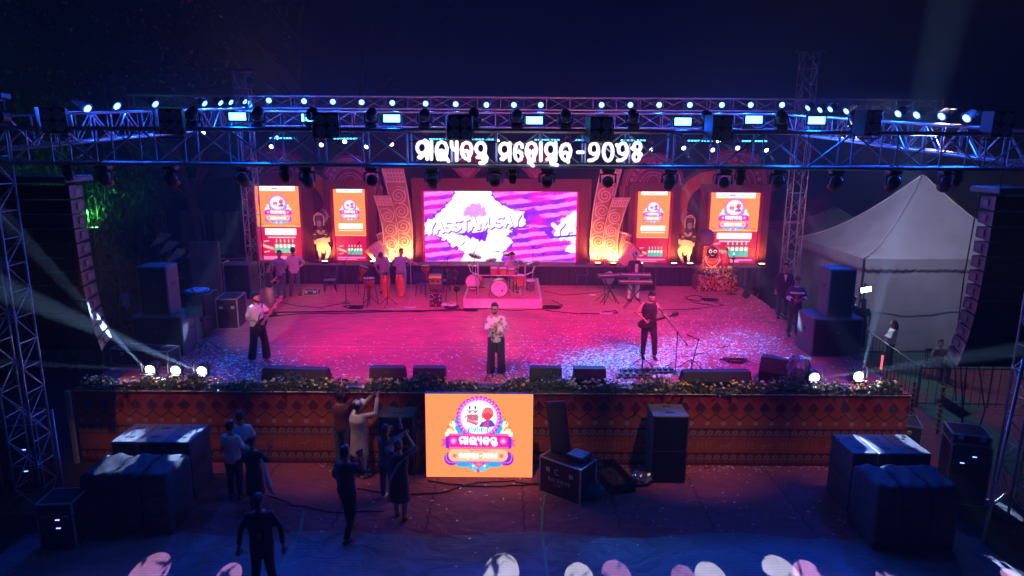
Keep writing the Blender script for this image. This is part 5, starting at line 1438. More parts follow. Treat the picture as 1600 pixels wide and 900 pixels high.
# small floor things
def bottle(label, p):
    t = thing('water_bottle', label, 'bottle', p); m = mat('clear_bottle', (.55, .55, .62), .15)
    MB().lathe([(.03, 0), (.033, .02), (.033, .15), (.014, .19), (.014, .21)], 12).ob('body', m, t, smooth=True); MB().lathe([(.016, .211), (.016, .235)], 10).ob('cap', m_white, t)
bottle('clear water bottle standing on the carpet left of the keyboards', P(917, 476)); bottle('small water bottle at the stage edge right of the singer', P(803, 596)); bottle('clear water bottle standing on the drum riser edge', Vector((RX+.6, RY+.5, RZ)))
for lb, p, rz, dd in (('white power strip on the carpet below the conga microphone', P(615, 484), .0, (.30, .07, .04)), ('silver effects pedal lying right of the percussion cables', P(641, 482), .3, (.36, .12, .05)), ('white power strip on the carpet below the keyboards', P(947, 491), -.05, (.42, .09, .04)), ('round white puck device by the left keyboard', P(926, 462), 0, (.22, .12, .05))):
    t = thing('power_strip', lb, 'power strip', p+Vector((0, 0, .005)), rz); MB().box((0, 0, dd[2]/2), dd, bev=.01).ob('body', m_whitec, t)
    for k in range(4): MB().box((-.3*dd[0]+k*.2*dd[0], 0, dd[2]+.003), (.03, .03, .006)).ob('socket', m_black, t)
t = thing('pedal_board', 'long black effects pedal board at the guitarist\'s feet', 'pedal board', P(1012, 582), R(6))
MB().box((0, 0, .03), (1.35, .3, .06), bev=.01).ob('board', m_black, t)
for k in range(9): MB().box((-.58+k*.145, .0, .085), (.09, .14, .05), bev=.008).ob('pedal', [m_alud, m_black, m_blue_pl][k % 3], t)
t = thing('pedal_board', 'shorter black pedal board nearer the stage edge below the guitarist', 'pedal board', P(990, 590), R(0))
MB().box((0, 0, .03), (.85, .26, .06), bev=.01).ob('board', m_black, t)
for k in range(5): MB().box((-.32+k*.16, .0, .085), (.1, .14, .05), bev=.008).ob('pedal', [m_alud, m_black][k % 2], t)

# cables
def cable(label, pix, r=.011, z=HS, n=6, wob=.05, seed=0):
    random.seed(seed+len(pix)*7); pts = [P(x, y, z) for x, y in pix]; q = []
    for i in range(len(pts)-1):
        for k in range(n):
            t_ = k/n; p = pts[i].lerp(pts[i+1], t_); q.append(p+Vector((random.uniform(-wob, wob), random.uniform(-wob, wob)*.6, r+.01)))
    q.append(pts[-1]+Vector((0, 0, r+.01)))
    tag(MB().path(q, r, 5).ob('cable', m_cable, smooth=True), label, 'cable')
cable('thick bundled black cable running left to right below the percussion', [(395, 492), (450, 489), (520, 488), (590, 487), (650, 488), (720, 484)], .022, seed=1)
cable('second cable lying beside the thick bundle below the percussion', [(400, 498), (470, 491), (560, 490), (640, 486), (700, 487), (770, 483)], .014, seed=2)
cable('loose cable looping in front of the drum riser', [(720, 485), (760, 483), (800, 486), (850, 484), (880, 478), (862, 470)], .014, seed=3)
cable('cable from the drum riser to the keyboards', [(850, 486), (900, 491), (940, 491), (965, 490), (962, 486), (940, 489)], .014, seed=4)
cable('thin cable winding from the keyboards toward the guitarist', [(990, 490), (1040, 485), (1090, 483), (1130, 478), (1115, 472)], .011, seed=5)
cable('thin curved cable on the red carpet behind the left percussion', [(420, 470), (460, 478), (500, 482), (530, 476), (545, 470)], .010, seed=6)
cable('thin cable trailing behind the lone blue chair', [(850, 456), (880, 462), (930, 458), (960, 450)], .010, seed=7)
cable('cable coiled on the carpet right of the keyboards', [(1075, 468), (1090, 472), (1100, 466), (1085, 462), (1070, 466), (1090, 475), (1115, 478)], .014, seed=8)
cable('cable snaking over the pit floor below the front screen', [(560, 765), (620, 775), (690, 772), (745, 755), (800, 752), (848, 762)], .014, 0, seed=9)
cable('second cable on the pit floor close to the front screen', [(668, 752), (720, 760), (780, 762), (845, 756)], .016, 0, seed=10)
cable('cable crossing the pit floor behind the dark photographer', [(420, 775), (460, 790), (520, 802), (600, 800)], .011, 0, seed=11)
cable('pedal cable trailing right from the guitarist toward the altar', [(1040, 575), (1060, 560), (1100, 552), (1140, 540)], .009, seed=12)
for k, (px, py) in enumerate(((556, 482), (735, 486), (862, 482), (1110, 470), (390, 492), (1150, 566))):
    random.seed(k+30); b = MB(); c = P(px, py)
    for q in range(5):
        r_ = random.uniform(.09, .22); b.path([(c.x+r_*1.4*math.cos(a)+.05*q*random.uniform(-1, 1), c.y+r_*math.sin(a), HS+.02+.012*q+.01*math.sin(a*3)) for a in np.linspace(0, 2*PI, 18)], .012, 4)
    tag(b.ob('cable_coil', m_cable), 'tangled black cable coil ' + ['under the djembe stand', 'just left of the white riser front', 'at the right corner of the drum riser', 'between the keyboards and the altar', 'beside the bass player in the left wing', 'right of the right double monitor'][k], 'cable')

# ------------------------------------------------------------------ front LED panel
p0, p1 = P(665, 746, 0), P(833, 746, 0); Yp = p0.y; Wp = Q(833, 690, Yp).x-Q(666, 690, Yp).x; Hp = Q(750, 617, Yp).z
cv = Cv(230, 180, 920, 717, '#ff8a52')
for i in range(0, 180, 4): cv.a[i] *= .93
logo(cv, 562-105, 440-98, 1.0)
t = thing('front_led_panel', 'bright orange screen with the round festival emblem standing before the stage', 'led screen', ((p0.x+p1.x)/2, Yp, 0))
t.rotation_euler = (R(-2.0), 0, 0)
link('screen', grid_data('screen', cv, Wp, Hp-.02, printmat('led_picture_front', 1.5)), t, (0, -.01, .02)); MB().box((0, .06, Hp/2), (Wp+.03, .12, Hp+.01), bev=.008).ob('cabinet', m_black, t)
for s in (-1, 1): MB().tube((s*Wp*.4, .12, Hp*.7), (s*Wp*.4, .5, .02), .02, 6).ob('rear_strut', m_alud, t)

# ------------------------------------------------------------------ floor beam lamps
fl = [((234, 577), (40, 385), 'leftmost beam lamp on the stage floor, throwing up and left', 5), ((274, 578), (10, 566), 'middle beam lamp on the left stage floor, nearly level beam', 3), ((315, 579), (120, 500), 'right-hand one of the three beam lamps on the left stage floor', 5),
      ((1273, 589), (1600, 545), 'dimmer beam lamp at the right of the stage floor beside the wrapped monitor', 4), ((1342, 587), (1392, 395), 'dazzling beam lamp at the right stage corner aimed up at the tent', 6)]
for (px, py), (qx, qy), lb, ang in fl:
    p = P(px, py+12); lens = Q(px, py, p.y)
    t = thing('floor_beam_lamp', lb, 'stage lamp', p, 0, 'beam lamps on the stage floor')
    MB().box((0, 0, .045), (.3, .26, .09), bev=.02).ob('base', m_black, t)
    MB().path([(-.17, 0, .4), (-.17, 0, .1), (.17, 0, .1), (.17, 0, .4)], .025, 6).ob('yoke', m_black, t)
    hc = lens-p; hc.y += .12
    h = MB().lathe([(.05, .2), (.12, .16), (.14, .0), (.13, -.1), (.10, -.1), (.10, -.09)], 16).ob('head', m_black, t, hc, (R(-90)+.15, 0, 0), smooth=True)
    MB().lathe([(.105, -.118), (.07, -.142), (.001, -.15)], 16).ob('lens', m_lens_floor, h)
    src = lens+Vector((0, -.10, 0)); tgt = Q(qx, qy, p.y-{5: 3.2, 3: 2.0, 4: 4.0, 6: 1.2}[ang])
    spot(src, tgt, {5: 115000, 3: 42000, 4: 76000, 6: 70000}[ang], (.36, .60, 1), ang, .5, .02)
# ------------------------------------------------------------------ people
def remesh(b, voxel, smooth_it=3, name='tmp'):
    me = bpy.data.meshes.new(name); me.from_pydata(b.v, [], b.f)
    bm = bmesh.new(); bm.from_mesh(me); bmesh.ops.recalc_face_normals(bm, faces=bm.faces); bm.to_mesh(me); bm.free()
    o = bpy.data.objects.new(name, me); col.objects.link(o)
    m = o.modifiers.new('r', 'REMESH'); m.mode = 'VOXEL'; m.voxel_size = voxel
    s = o.modifiers.new('s', 'SMOOTH'); s.iterations = smooth_it; s.factor = .5
    dg = bpy.context.evaluated_depsgraph_get(); r = bpy.data.meshes.new_from_object(o.evaluated_get(dg))
    bpy.data.objects.remove(o); return r
m_skin1 = mat('skin_brown', (.34, .17, .10), .5, 0, .08, 12); m_skin2 = mat('skin_light_brown', (.50, .28, .19), .48, 0, .08, 12)
m_hair = mat('black_hair', (.012, .009, .008), .45, 0, .4, 30, .5)
def cloth(name, c, **k): return mat('cloth_'+name, c, .85, 0, .18, 7, .35, 45, sheen=.15)
def lerp(a, b, t): return a+(b-a)*t
def person(label, p, rz, H=1.70, pose=None, skin=None, top=None, sleeves='short', trousers=None, shoes=None, kurta=0, hair='short', beard=False, glasses=False, build=1., extra=None, hat=None, flare=0., lean=0., vox=.022):
    """pose: joint -> local position for a 1.7 m figure, x to its right, y forward, z up"""
    t = thing('person', label, 'person', p, rz); k = H/1.7
    J = dict(pelvis=(0, 0, .93), chest=(0, .0, 1.27), neck=(0, 0, 1.43), head=(0, .02, 1.59),
             sr=(.19, 0, 1.39), sl=(-.19, 0, 1.39), er=(.25, .02, 1.11), el=(-.25, .02, 1.11), wr=(.25, .12, .87), wl=(-.25, .12, .87),
             hr=(.09, 0, .90), hl=(-.09, 0, .90), kr=(.10, .02, .49), kl=(-.10, .02, .49), ar=(.11, 0, .08), al=(-.11, 0, .08))
    if pose: J.update(pose)
    J = {a: Vector(v)*k for a, v in J.items()}
    if lean:
        Rm = Matrix.Rotation(-lean, 3, 'X'); pv = J['pelvis'].copy()
        for a in ('chest', 'neck', 'head', 'sr', 'sl', 'er', 'el', 'wr', 'wl'):
            J[a] = pv+Rm@(J[a]-pv)
    s = skin or m_skin1; B = build
    up = (J['neck']-J['pelvis']).normalized(); side = (J['sr']-J['sl']).normalized(); fw = up.cross(side).normalized()*1.0
    if fw.dot(Vector((0, 1, 0))) < 0: fw = -fw
    def ringpath(b, pts, rs, n=14):
        o = len(b.v)
        for c, (rx, ry) in zip(pts, rs):
            for q in range(n):
                a = 2*PI*q/n; b.v.append(tuple(c+side*rx*math.cos(a)+fw*ry*math.sin(a)))
        for i in range(len(pts)-1):
            for q in range(n): q2 = (q+1) % n; b.f.append((o+i*n+q, o+i*n+q2, o+(i+1)*n+q2, o+(i+1)*n+q))
        b.f.append(tuple(o+q for q in range(n))[::-1]); b.f.append(tuple(o+(len(pts)-1)*n+q for q in range(n)))
    def limb(b, pts, rs, g=0):
        P_ = []; R_ = []
        for i in range(len(pts)-1):
            for q in range(4): P_.append(pts[i].lerp(pts[i+1], q/4)); R_.append((lerp(rs[i], rs[i+1], q/4)+g)*k)
        P_.append(pts[-1]); R_.append((rs[-1]+g)*k); b.path(P_, R_, 10)
    def torso(b, g=0, lo=0.):
        pv, ch, nk = J['pelvis'], J['chest'], J['neck']; d = (nk-pv)
        pts = [pv-up*.10*k-up*lo, pv, pv.lerp(ch, .45), ch, nk-up*.07*k, nk-up*.02*k]
        w = [(.145, .10), (.165, .115), (.14*B, .10*B), (.175*B, .12*B), (.165*B, .095), (.09, .07)]
        ringpath(b, pts, [((x+g)*k, (y+g)*k) for x, y in w])
    b = MB(); torso(b)
    b.path([J['neck']-up*.06*k, J['head']-up*.04*k], [.058*k, .05*k], 10)
    for q in 'rl':
        sgn = 1 if q == 'r' else -1
        limb(b, [J['s'+q]-side*.04*sgn*k, J['e'+q], J['w'+q]], [.052, .040, .028])
        limb(b, [J['h'+q], J['k'+q], J['a'+q]], [.088, .058, .040])
        # foot
        ft = J['a'+q]; d = (J['k'+q]-J['a'+q]); b.path([ft+Vector((0, -.04, -.02))*k, ft+Vector((0, .05, -.045))*k, ft+Vector((.01*sgn, .16, -.055))*k], [.035*k, .036*k, .022*k], 8)
        # palm
        dr = (J['w'+q]-J['e'+q]).normalized(); pal = J['w'+q]+dr*.05*k; b.path([J['w'+q], pal, J['w'+q]+dr*.085*k], [(.026*k, .020*k), (.04*k, .016*k), (.036*k, .014*k)], 8)
    # head: skull, jaw, nose, ears in one skin
    hd = J['head']; hdir = (J['head']-J['neck']).normalized()
    hq = (J.get('look') or Vector((0, 1, 0))).normalized() if 'look' in J else Vector((0, 1, 0))
    yaw = math.atan2(-hq.x, hq.y); tilt = math.asin(max(-1, min(1, hq.z)))
    HM = Matrix.Translation(hd)@Matrix.Rotation(yaw, 4, 'Z')@Matrix.Rotation(tilt, 4, 'X')@Matrix.Scale(k, 4)
    hb_ = MB()
    hb_.rings([(0, .01, -.115, .03, .035), (0, .018, -.10, .045, .055), (0, .012, -.06, .062, .078), (0, .004, -.01, .073, .092), (0, -.004, .04, .077, .098), (0, -.008, .08, .062, .082), (0, -.008, .105, .035, .05), (0, -.008, .113, .005, .005)], 14)
    hb_.path([(0, .088, .015), (0, .108, -.022), (0, .095, -.034)], [.008, .014, .008], 6)
    for s_ in (-1, 1): hb_.ball((s_*.077, -.005, -.005), (.012, .02, .03), 8, 5)
    hb_.path([(-.022, .088, -.062), (0, .096, -.060), (.022, .088, -.062)], .007, 5)
    o0 = len(b.v); b.v += [tuple(HM@Vector(v)) for v in hb_.v]; b.f += [tuple(i+o0 for i in f) for f in hb_.f]
    me = remesh(b, vox*k, 2); me.materials.clear(); me.materials.append(s); me.shade_smooth()
    # fingers, fused to the palms in the same mesh
    fb = MB()
    for q in 'rl':
        sgn = 1 if q == 'r' else -1
        dr = (J['w'+q]-J['e'+q]).normalized(); sd = dr.cross(fw); sd = (sd.normalized() if sd.length > .1 else side)
        nr = sd.cross(dr).normalized(); base = J['w'+q]+dr*.075*k
        curl = J.get('curl', Vector((.45, 0, 0)))[0]/k
        for fi_, (off, ln) in enumerate(((-.030, .062), (-.010, .074), (.010, .070), (.028, .054))):
            p0 = base+sd*off*k; d1 = (dr*math.cos(curl)+nr*math.sin(curl)); d2 = (dr*math.cos(curl*2.2)+nr*math.sin(curl*2.2))
            p1 = p0+d1*ln*.5*k; p2 = p1+d2*ln*.5*k; fb.path([p0-dr*.02*k, p0, p1, p2], [.009*k, .009*k, .0085*k, .006*k], 6)
        p0 = J['w'+q]+dr*.03*k+sd*(-.035)*k; fb.path([p0, p0-sd*.03*k+dr*.025*k, p0-sd*.035*k+dr*.055*k+nr*.01*k], [.011*k, .010*k, .007*k], 6)
    bm = bmesh.new(); bm.from_mesh(me); vs = [bm.verts.new(v) for v in fb.v]
    for f in fb.f:
        try: bm.faces.new([vs[i] for i in f]).smooth = True
        except ValueError: pass
    bm.to_mesh(me); bm.free()
    me.name = 'body'; link('body', me, t)
    def garment(name, fn, m, v=.024):
        bb = MB(); fn(bb); r_ = remesh(bb, v*k, 3); r_.materials.clear(); r_.materials.append(m); r_.shade_smooth(); r_.name = name; return link(name, r_, t)
    if trousers:
        def tr(bb):
            ringpath(bb, [J['pelvis']+up*.08*k, J['pelvis'], J['pelvis']-up*.12*k], [(.155*B*k, .118*B*k), (.178*k, .130*k), (.16*k, .115*k)])
            for q in 'rl':
                kk, aa = J['k'+q], J['a'+q]; limb(bb, [J['h'+q], kk, aa+Vector((0, 0, .0))*k], [.105, .080+flare*.3, .058+flare])
        garment('trousers', tr, trousers)
    if top:
        def tp(bb):
            torso(bb, .022, .02*k)
            for q in 'rl':
                sgn = 1 if q == 'r' else -1; S0, E, W2 = J['s'+q]-side*.05*sgn*k, J['e'+q], J['w'+q]
                if sleeves == 'short': limb(bb, [S0, S0.lerp(E, .85)], [.062, .062])
                elif sleeves == 'long': limb(bb, [S0, E, E.lerp(W2, .9)], [.060, .050, .042])
                elif sleeves == 'elbow': limb(bb, [S0, E, E.lerp(W2, .15)], [.07, .065, .064])
            if kurta:
                ringpath(bb, [J['pelvis']+up*.10*k, J['pelvis'], J['pelvis']-Vector((0, 0, kurta*.5))*k, J['pelvis']-Vector((0, 0, kurta))*k], [(.165*k, .13*k), (.19*k, .145*k), (.20*k, .16*k), (.22*k, .18*k)])
        garment('kurta' if kurta else ('vest_top' if sleeves == 'none' else 'shirt'), tp, top)
    if shoes:
        for q in 'rl':
            a = J['a'+q]; sgn = 1 if q == 'r' else -1; bb = MB()
            bb.path([a+Vector((0, -.06, -.045))*k, a+Vector((0, .02, -.035))*k, a+Vector((0, .10, -.048))*k, a+Vector((.01*sgn, .19, -.055))*k], [(.036*k, .034*k), (.045*k, .042*k), (.046*k, .032*k), (.030*k, .022*k)], 10)
            bb.v = [(x, y, max(z, .003)) for x, y, z in bb.v]; bb.ob('shoe', shoes, t, smooth=True)
    # hair
    hb2 = MB()
    if hair != 'bald':
        top_ = [(0, -.045, -.055, .062, .052), (0, -.034, .0, .081, .076), (0, -.026, .045, .084, .090), (0, -.010, .085, .074, .098), (0, -.004, .116, .050, .072), (0, -.004, .130, .008, .012)]
        hb2.rings(top_, 14)
        if hair == 'long': hb2.path([(0, -.07, .03), (0, -.10, -.06), (0, -.11, -.17), (0, -.10, -.30)], [.06, .075, .07, .035], 10)
        if hair == 'bun': hb2.ball((0, -.11, .03), .05, 10, 6)
        hb2.v = [tuple(HM@(Vector(v)*(1+random.uniform(-.02, .03)))) for v in hb2.v]; hb2.ob('hair', hat and m_hair or m_hair, t, smooth=True)
    if beard:
        bb = MB().rings([(0, .022, -.120, .03, .035), (0, .022, -.10, .049, .057), (0, .012, -.072, .064, .077), (0, -.006, -.040, .071, .070)], 14); bb.v = [tuple(HM@Vector(v)) for v in bb.v]; bb.ob('beard', m_hair, t, smooth=True)
    if glasses:
        bb = MB()
        for s_ in (-1, 1): bb.box((s_*.030, .098, .012), (.042, .012, .030), bev=.006); bb.box((s_*.073, .055, .016), (.006, .10, .008))
        bb.box((0, .102, .018), (.02, .008, .008)); bb.v = [tuple(HM@Vector(v)) for v in bb.v]; bb.ob('sunglasses', m_black, t)
    else:
        for s_ in (-1, 1): MB().ball(HM@Vector((s_*.030, .086, .012)), (.011*k, .008*k, .007*k), 8, 5).ob('eye', m_black, t)
    if hat:
        bb = MB().rings([(0, -.008, .03, .086, .104), (0, -.008, .075, .084, .10), (0, -.008, .115, .06, .07), (0, -.008, .130, .01, .012)], 16); 
        if hat[1]: bb.box((0, .12, .045), (.13, .10, .012), bev=.005)
        bb.v = [tuple(HM@Vector(v)) for v in bb.v]; bb.ob('cap', hat[0], t, smooth=True)
    t['_k'] = k
    if extra: extra(t, J, k)
    del t['_k']
    return t
c_navy = cloth('navy', (.015, .018, .045)); c_blk = cloth('black', (.014, .013, .016)); c_wht = cloth('white', (.68, .68, .70)); c_lblue = cloth('light_blue', (.25, .42, .55)); c_grey = cloth('grey', (.14, .14, .16)); c_jean = cloth('jeans', (.07, .10, .17))
c_cream = cloth('cream', (.62, .54, .42)); c_khaki = cloth('khaki', (.42, .32, .26)); c_mar = cloth('maroon', (.12, .02, .04)); c_tan = cloth('tan', (.45, .36, .30)); c_lilac = cloth('lilac', (.50, .46, .58))
sh_wht = mat('white_shoe', (.65, .65, .68), .5); sh_blk = mat('black_shoe', (.015, .015, .016), .4); sh_tan = mat('tan_shoe', (.45, .32, .22), .5)
BACK = PI      # facing the audience (towards the camera)

# patterned shirt of the singer
m_pat = mat('shirt_floral_print', (.62, .52, .46), .8, 0, .2, 7, .3, 40)
n = m_pat.node_tree.nodes; l = m_pat.node_tree.links
vo = n.new('ShaderNodeTexVoronoi'); vo.inputs['Scale'].default_value = 9; tcn = n.new('ShaderNodeTexCoord'); l.new(tcn.outputs['Object'], vo.inputs['Vector'])
rr_ = n.new('ShaderNodeValToRGB'); rr_.color_ramp.elements[0].color = (.16, .10, .09, 1); rr_.color_ramp.elements[0].position = .10; rr_.color_ramp.elements[1].color = (.72, .64, .56, 1); rr_.color_ramp.elements[1].position = .55
l.new(vo.outputs['Distance'], rr_.inputs[0]); l.new(rr_.outputs[0], n['Principled BSDF'].inputs['Base Color'])
def sing(t, J, k):
    c = (J['wr']+J['wl'])/2
    o = MB().tube(c+Vector((0, .03, -.10)), c+Vector((0, .05, .12)), .014, 10, .018).ob('microphone', m_black, t); MB().ball(c+Vector((0, .055, .15)), .028, 10, 6).ob('microphone_ball', m_chrome, o)
    MB().prism([(-.055, 1.36), (.055, 1.36), (.02, 1.14), (0, 1.10), (-.02, 1.14)], .142, .150).ob('open_collar_skin', m_skin2, t)
    MB().box((0, 0, .985), (.35, .26, .04), bev=.015).ob('belt', m_black, t)
    b = MB(); 
    for x in (-.05, .03, .10): b.path([(x, .15, .93), (x-.02, .16, .80), (x, .14, .62)], .006, 5)
    b.ob('trouser_chain', m_alud, t)
person('singer in sunglasses, patterned open shirt and dark flared trousers at centre stage', P(775, 589)+Vector((0, .05, .005)), BACK, 1.80,
       dict(er=(.235, .06, 1.12), el=(-.235, .06, 1.12), wr=(.055, .24, 1.17), wl=(-.06, .25, 1.09), head=(.035, .05, 1.585), look=(.12, 1, -.12), ar=(.125, 0, .08), al=(-.125, 0, .08), curl=(1.0, 0, 0), kr=(.11, .02, .49), kl=(-.11, .02, .49)),
       m_skin2, m_pat, 'long', c_navy, sh_tan, hair='short', beard=True, glasses=True, extra=sing, flare=.045, vox=.016)
def guitar(t, J, k, c, d, body_c, headst, L=1.05, bodyr=.17, strap=True):
    """c: body centre, d: neck direction"""
    d = Vector(d).normalized(); n_ = Vector((0, 1, 0)); n_ = (n_-d*n_.dot(d)).normalized(); s_ = d.cross(n_)
    M = Matrix((s_, n_, d)).transposed().to_4x4(); c = Vector(c)
    pts = []
    for a in np.linspace(0, 2*PI, 25)[:-1]:
        r = bodyr*(1+.28*math.cos(2*a)*.5+.12*math.sin(a)); pts.append((r*.80*math.sin(a), -r*1.15*math.cos(a)))
    b = MB().prism(pts, -.022, .022); b.v = [tuple(c+M.to_3x3()@Vector(v)) for v in b.v]; g_ = b.ob('guitar_body', body_c, t)
    b = MB().box((0, .028, L*.38), (.055, .02, L*.62)); b.v = [tuple(c+M.to_3x3()@Vector(v)) for v in b.v]; b.ob('fretboard', headst, g_)
    b = MB().box((0, .02, L*.75), (.085, .02, .17), bev=.008)
    for q in range(4):
        b.box((-.06, .02, L*.69+q*.04), (.03, .012, .014)); b.box((.06, .02, L*.69+q*.04), (.03, .012, .014))
    b.v = [tuple(c+M.to_3x3()@Vector(v)) for v in b.v]; b.ob('headstock', headst, g_)
    b = MB().box((0, .03, -.02), (.07, .02, .05)); b.box((0, .03, .06), (.07, .02, .03)); b.v = [tuple(c+M.to_3x3()@Vector(v)) for v in b.v]; b.ob('pickup', m_alud, g_)
    if strap: MB().path([c-d*.1+Vector((0, -.02, 0)), J['sl']+Vector((.06, .09, .05)), J['sl']+Vector((.08, -.08, .04)), J['pelvis']+Vector((.12, -.14, .1)), c+d*.1], .014, 5).ob('strap', m_black, t)
m_bassn = mat('pale_maple', (.62, .38, .32), .4, 0, .15, 9); m_bassb = mat('dark_bass_body', (.05, .02, .025), .25, 0, .3, 6)
person('bass player in white shirt and black trousers at the left of the stage, neck raised', P(405, 566)+Vector((0, .05, .005)), BACK+R(58), 1.78,
       dict(er=(.27, -.02, 1.12), el=(-.24, .16, 1.20), wr=(.10, .26, 1.02), wl=(-.18, .42, 1.34), head=(0, .04, 1.59), look=(-.1, 1, -.05), ar=(.13, -.12, .08), al=(-.12, .12, .08), kr=(.12, -.02, .49), kl=(-.11, .10, .50), curl=(.9, 0, 0)),
       m_skin2, c_wht, 'short', c_blk, sh_wht, hair='short', beard=True, flare=.045,
       extra=lambda t, J, k: guitar(t, J, k, (.13, .24, .98), (-.34, .22, .52), m_bassb, m_bassn, 1.12, .19))
m_ebody = mat('teal_guitar_body', (.04, .10, .22), .2, 0, .2, 6)
def gx(t, J, k):
    guitar(t, J, k, (.12, .22, 1.00), (-.80, .10, .28), m_bassb, m_black, 1.0, .17)
    MB().path([(-.08, .10, 1.34), (-.07, .02, 1.45), (-.05, -.1, 1.40)], .018, 6).ob('shoulder_band', m_black, t)
    MB().box((.14, -.02, .86), (.20, .30, .10), bev=.02).ob('waist_flap', c_navy, t)
person('guitarist in black vest top and black trousers looking down at the right of the stage', P(1012, 560)+Vector((0, .05, .005)), BACK, 1.78,
       dict(er=(.31, .0, 1.14), el=(-.27, .10, 1.15), wr=(.13, .24, 1.01), wl=(-.36, .34, 1.12), head=(-.02, .07, 1.57), look=(-.35, 1, -.45), ar=(.12, 0, .08), al=(-.16, .08, .08), kr=(.11, .03, .49), kl=(-.14, .07, .49), curl=(.9, 0, 0)),
       m_skin2, c_blk, 'none', c_blk, sh_blk, hair='short', beard=True, build=1.1, extra=gx)
person('drummer in a pale shirt seated behind the drum kit', Vector((RX+.30, RY+1.45, RZ)), BACK, 1.68,
       dict(pelvis=(0, 0, .60), chest=(0, .05, .95), neck=(0, .08, 1.12), head=(.0, .14, 1.27), sr=(.19, .06, 1.08), sl=(-.19, .06, 1.08), er=(.26, .18, .85), el=(-.26, .18, .85), wr=(.16, .40, .84), wl=(-.16, .40, .86), hr=(.09, .02, .57), hl=(-.09, .02, .57), kr=(.20, .42, .52), kl=(-.20, .42, .52), ar=(.20, .46, .08), al=(-.20, .46, .08), look=(0, 1, -.5), curl=(1, 0, 0)),
       m_skin1, c_lilac, 'short', c_blk, sh_blk, hair='short', extra=lambda t, J, k: [MB().tube(J['w'+q]+Vector((0, .04, 0)), J['w'+q]+Vector((.05, .36, .06)), .008, 5).ob('drumstick', m_bassn, t) for q in 'rl'])
c_print = cloth('blue_print', (.20, .38, .48)); 
person('standing percussionist in a blue printed suit behind the right conga, arm raised', P(624, 468)+Vector((0, .55, .005)), BACK+R(12), 1.74,
       dict(er=(.24, .16, 1.16), el=(-.30, .18, 1.22), wr=(.10, .36, 1.05), wl=(-.36, .40, 1.36), head=(-.02, .05, 1.59), look=(-.5, 1, -.1)), m_skin1, c_print, 'elbow', c_print, sh_tan, hair='short')
person('percussionist in light blue bent over the left conga', P(600, 462)+Vector((-.05, .5, .005)), BACK+R(-8), 1.70,
       dict(head=(0, .18, 1.50), neck=(0, .08, 1.40), look=(.1, .7, -1), er=(.27, .2, 1.12), el=(-.25, .2, 1.12), wr=(.14, .36, .98), wl=(-.12, .36, .98)), m_skin1, c_lblue, 'elbow', c_lblue, sh_blk, hair='short', lean=.28)
person('keyboard player in pale blue cap, dark jacket and white spotted trousers', P(992, 474)+Vector((0, .42, .005)), BACK+R(20), 1.74,
       dict(er=(.30, .08, 1.14), el=(-.30, .10, 1.14), wr=(.24, .38, 1.06), wl=(-.16, .38, 1.02), look=(.2, 1, -.5), ar=(.17, 0, .08), al=(-.17, 0, .08), kr=(.15, .02, .49), kl=(-.15, .02, .49)), m_skin1, c_navy, 'long', c_wht, sh_blk, hair='short', hat=(mat('cap_pale_blue', (.20, .50, .65), .8), True), build=1.15,
       extra=lambda t, J, k: MB().prism([(-.05, .98), (.05, .98), (.06, 1.34), (-.06, 1.34)], .150, .158).ob('shirt_front', c_wht, t))
person('man in black shirt and beige shorts with folded arms by the far left poster', P(424, 493)+Vector((0, -.05, .005)), R(-60), 1.72, dict(er=(.24, .06, 1.12), el=(-.24, .06, 1.12), wr=(-.08, .22, 1.16), wl=(.08, .22, 1.12)), m_skin1, c_blk, 'short', None, sh_blk, hair='short',
       extra=lambda t, J, k: MB().rings([(.10*k, .02*k, .45*k, .09*k, .095*k), (.10*k, 0, .7*k, .10*k, .11*k), (.07*k, 0, .95*k, .11*k, .125*k)], 12).rings([(-.10*k, .02*k, .45*k, .09*k, .095*k), (-.10*k, 0, .7*k, .10*k, .11*k), (-.07*k, 0, .95*k, .11*k, .125*k)], 12).ob('shorts', c_khaki, t, smooth=True))
person('man in light blue shirt standing between two others by the far left poster', P(440, 466)+Vector((0, .05, .005)), R(170), 1.70, dict(wr=(.12, .28, 1.05), wl=(-.12, .28, 1.05)), m_skin1, c_lblue, 'short', c_jean, sh_blk)
person('man in white shirt with hand on hip, rightmost of three by the far left poster', P(461, 463)+Vector((0, .05, .005)), R(20), 1.76, dict(er=(.36, -.05, 1.16), wr=(.19, .05, 1.00), wl=(-.2, .25, 1.1), ar=(.14, 0, .08), al=(-.16, 0, .08)), m_skin1, c_wht, 'long', c_jean, sh_blk)
person('man in dark suit jacket standing at the right stage edge by the tower', P(1221, 497)+Vector((0, 0, .005)), BACK+R(-15), 1.78, None, m_skin1, c_navy, 'long', c_blk, sh_blk, extra=lambda t, J, k: MB().prism([(-.05, 1.44), (.05, 1.44), (0, 1.20)], .142, .150).ob('shirt_front', c_wht, t))
c_stripe = cloth('navy_jacket', (.025, .03, .07))
def jk(t, J, k):
    for s_, q in ((1, 'r'), (-1, 'l')):
        e, w_ = J['e'+q], J['w'+q]; MB().tube(e.lerp(w_, .15), e.lerp(w_, .55), .060, 10).ob('white_sleeve_band', c_wht, t)
    MB().box((0, .01, 1.30), (.40, .31, .055), bev=.02).ob('white_chest_band', c_wht, t); MB().box((.02, .16, 1.12), (.06, .03, .25)).ob('red_stripe', mat('red_stripe_cloth', (.4, .03, .04), .8), t)
    MB().box((0, .34, 1.10), (.08, .01, .15), Matrix.Rotation(-.6, 3, 'X')).ob('phone', m_black, t); MB().rings([(0, 0, 1.43, .09, .08), (0, 0, 1.48, .075, .07)], 12).ob('white_collar', c_wht, t)
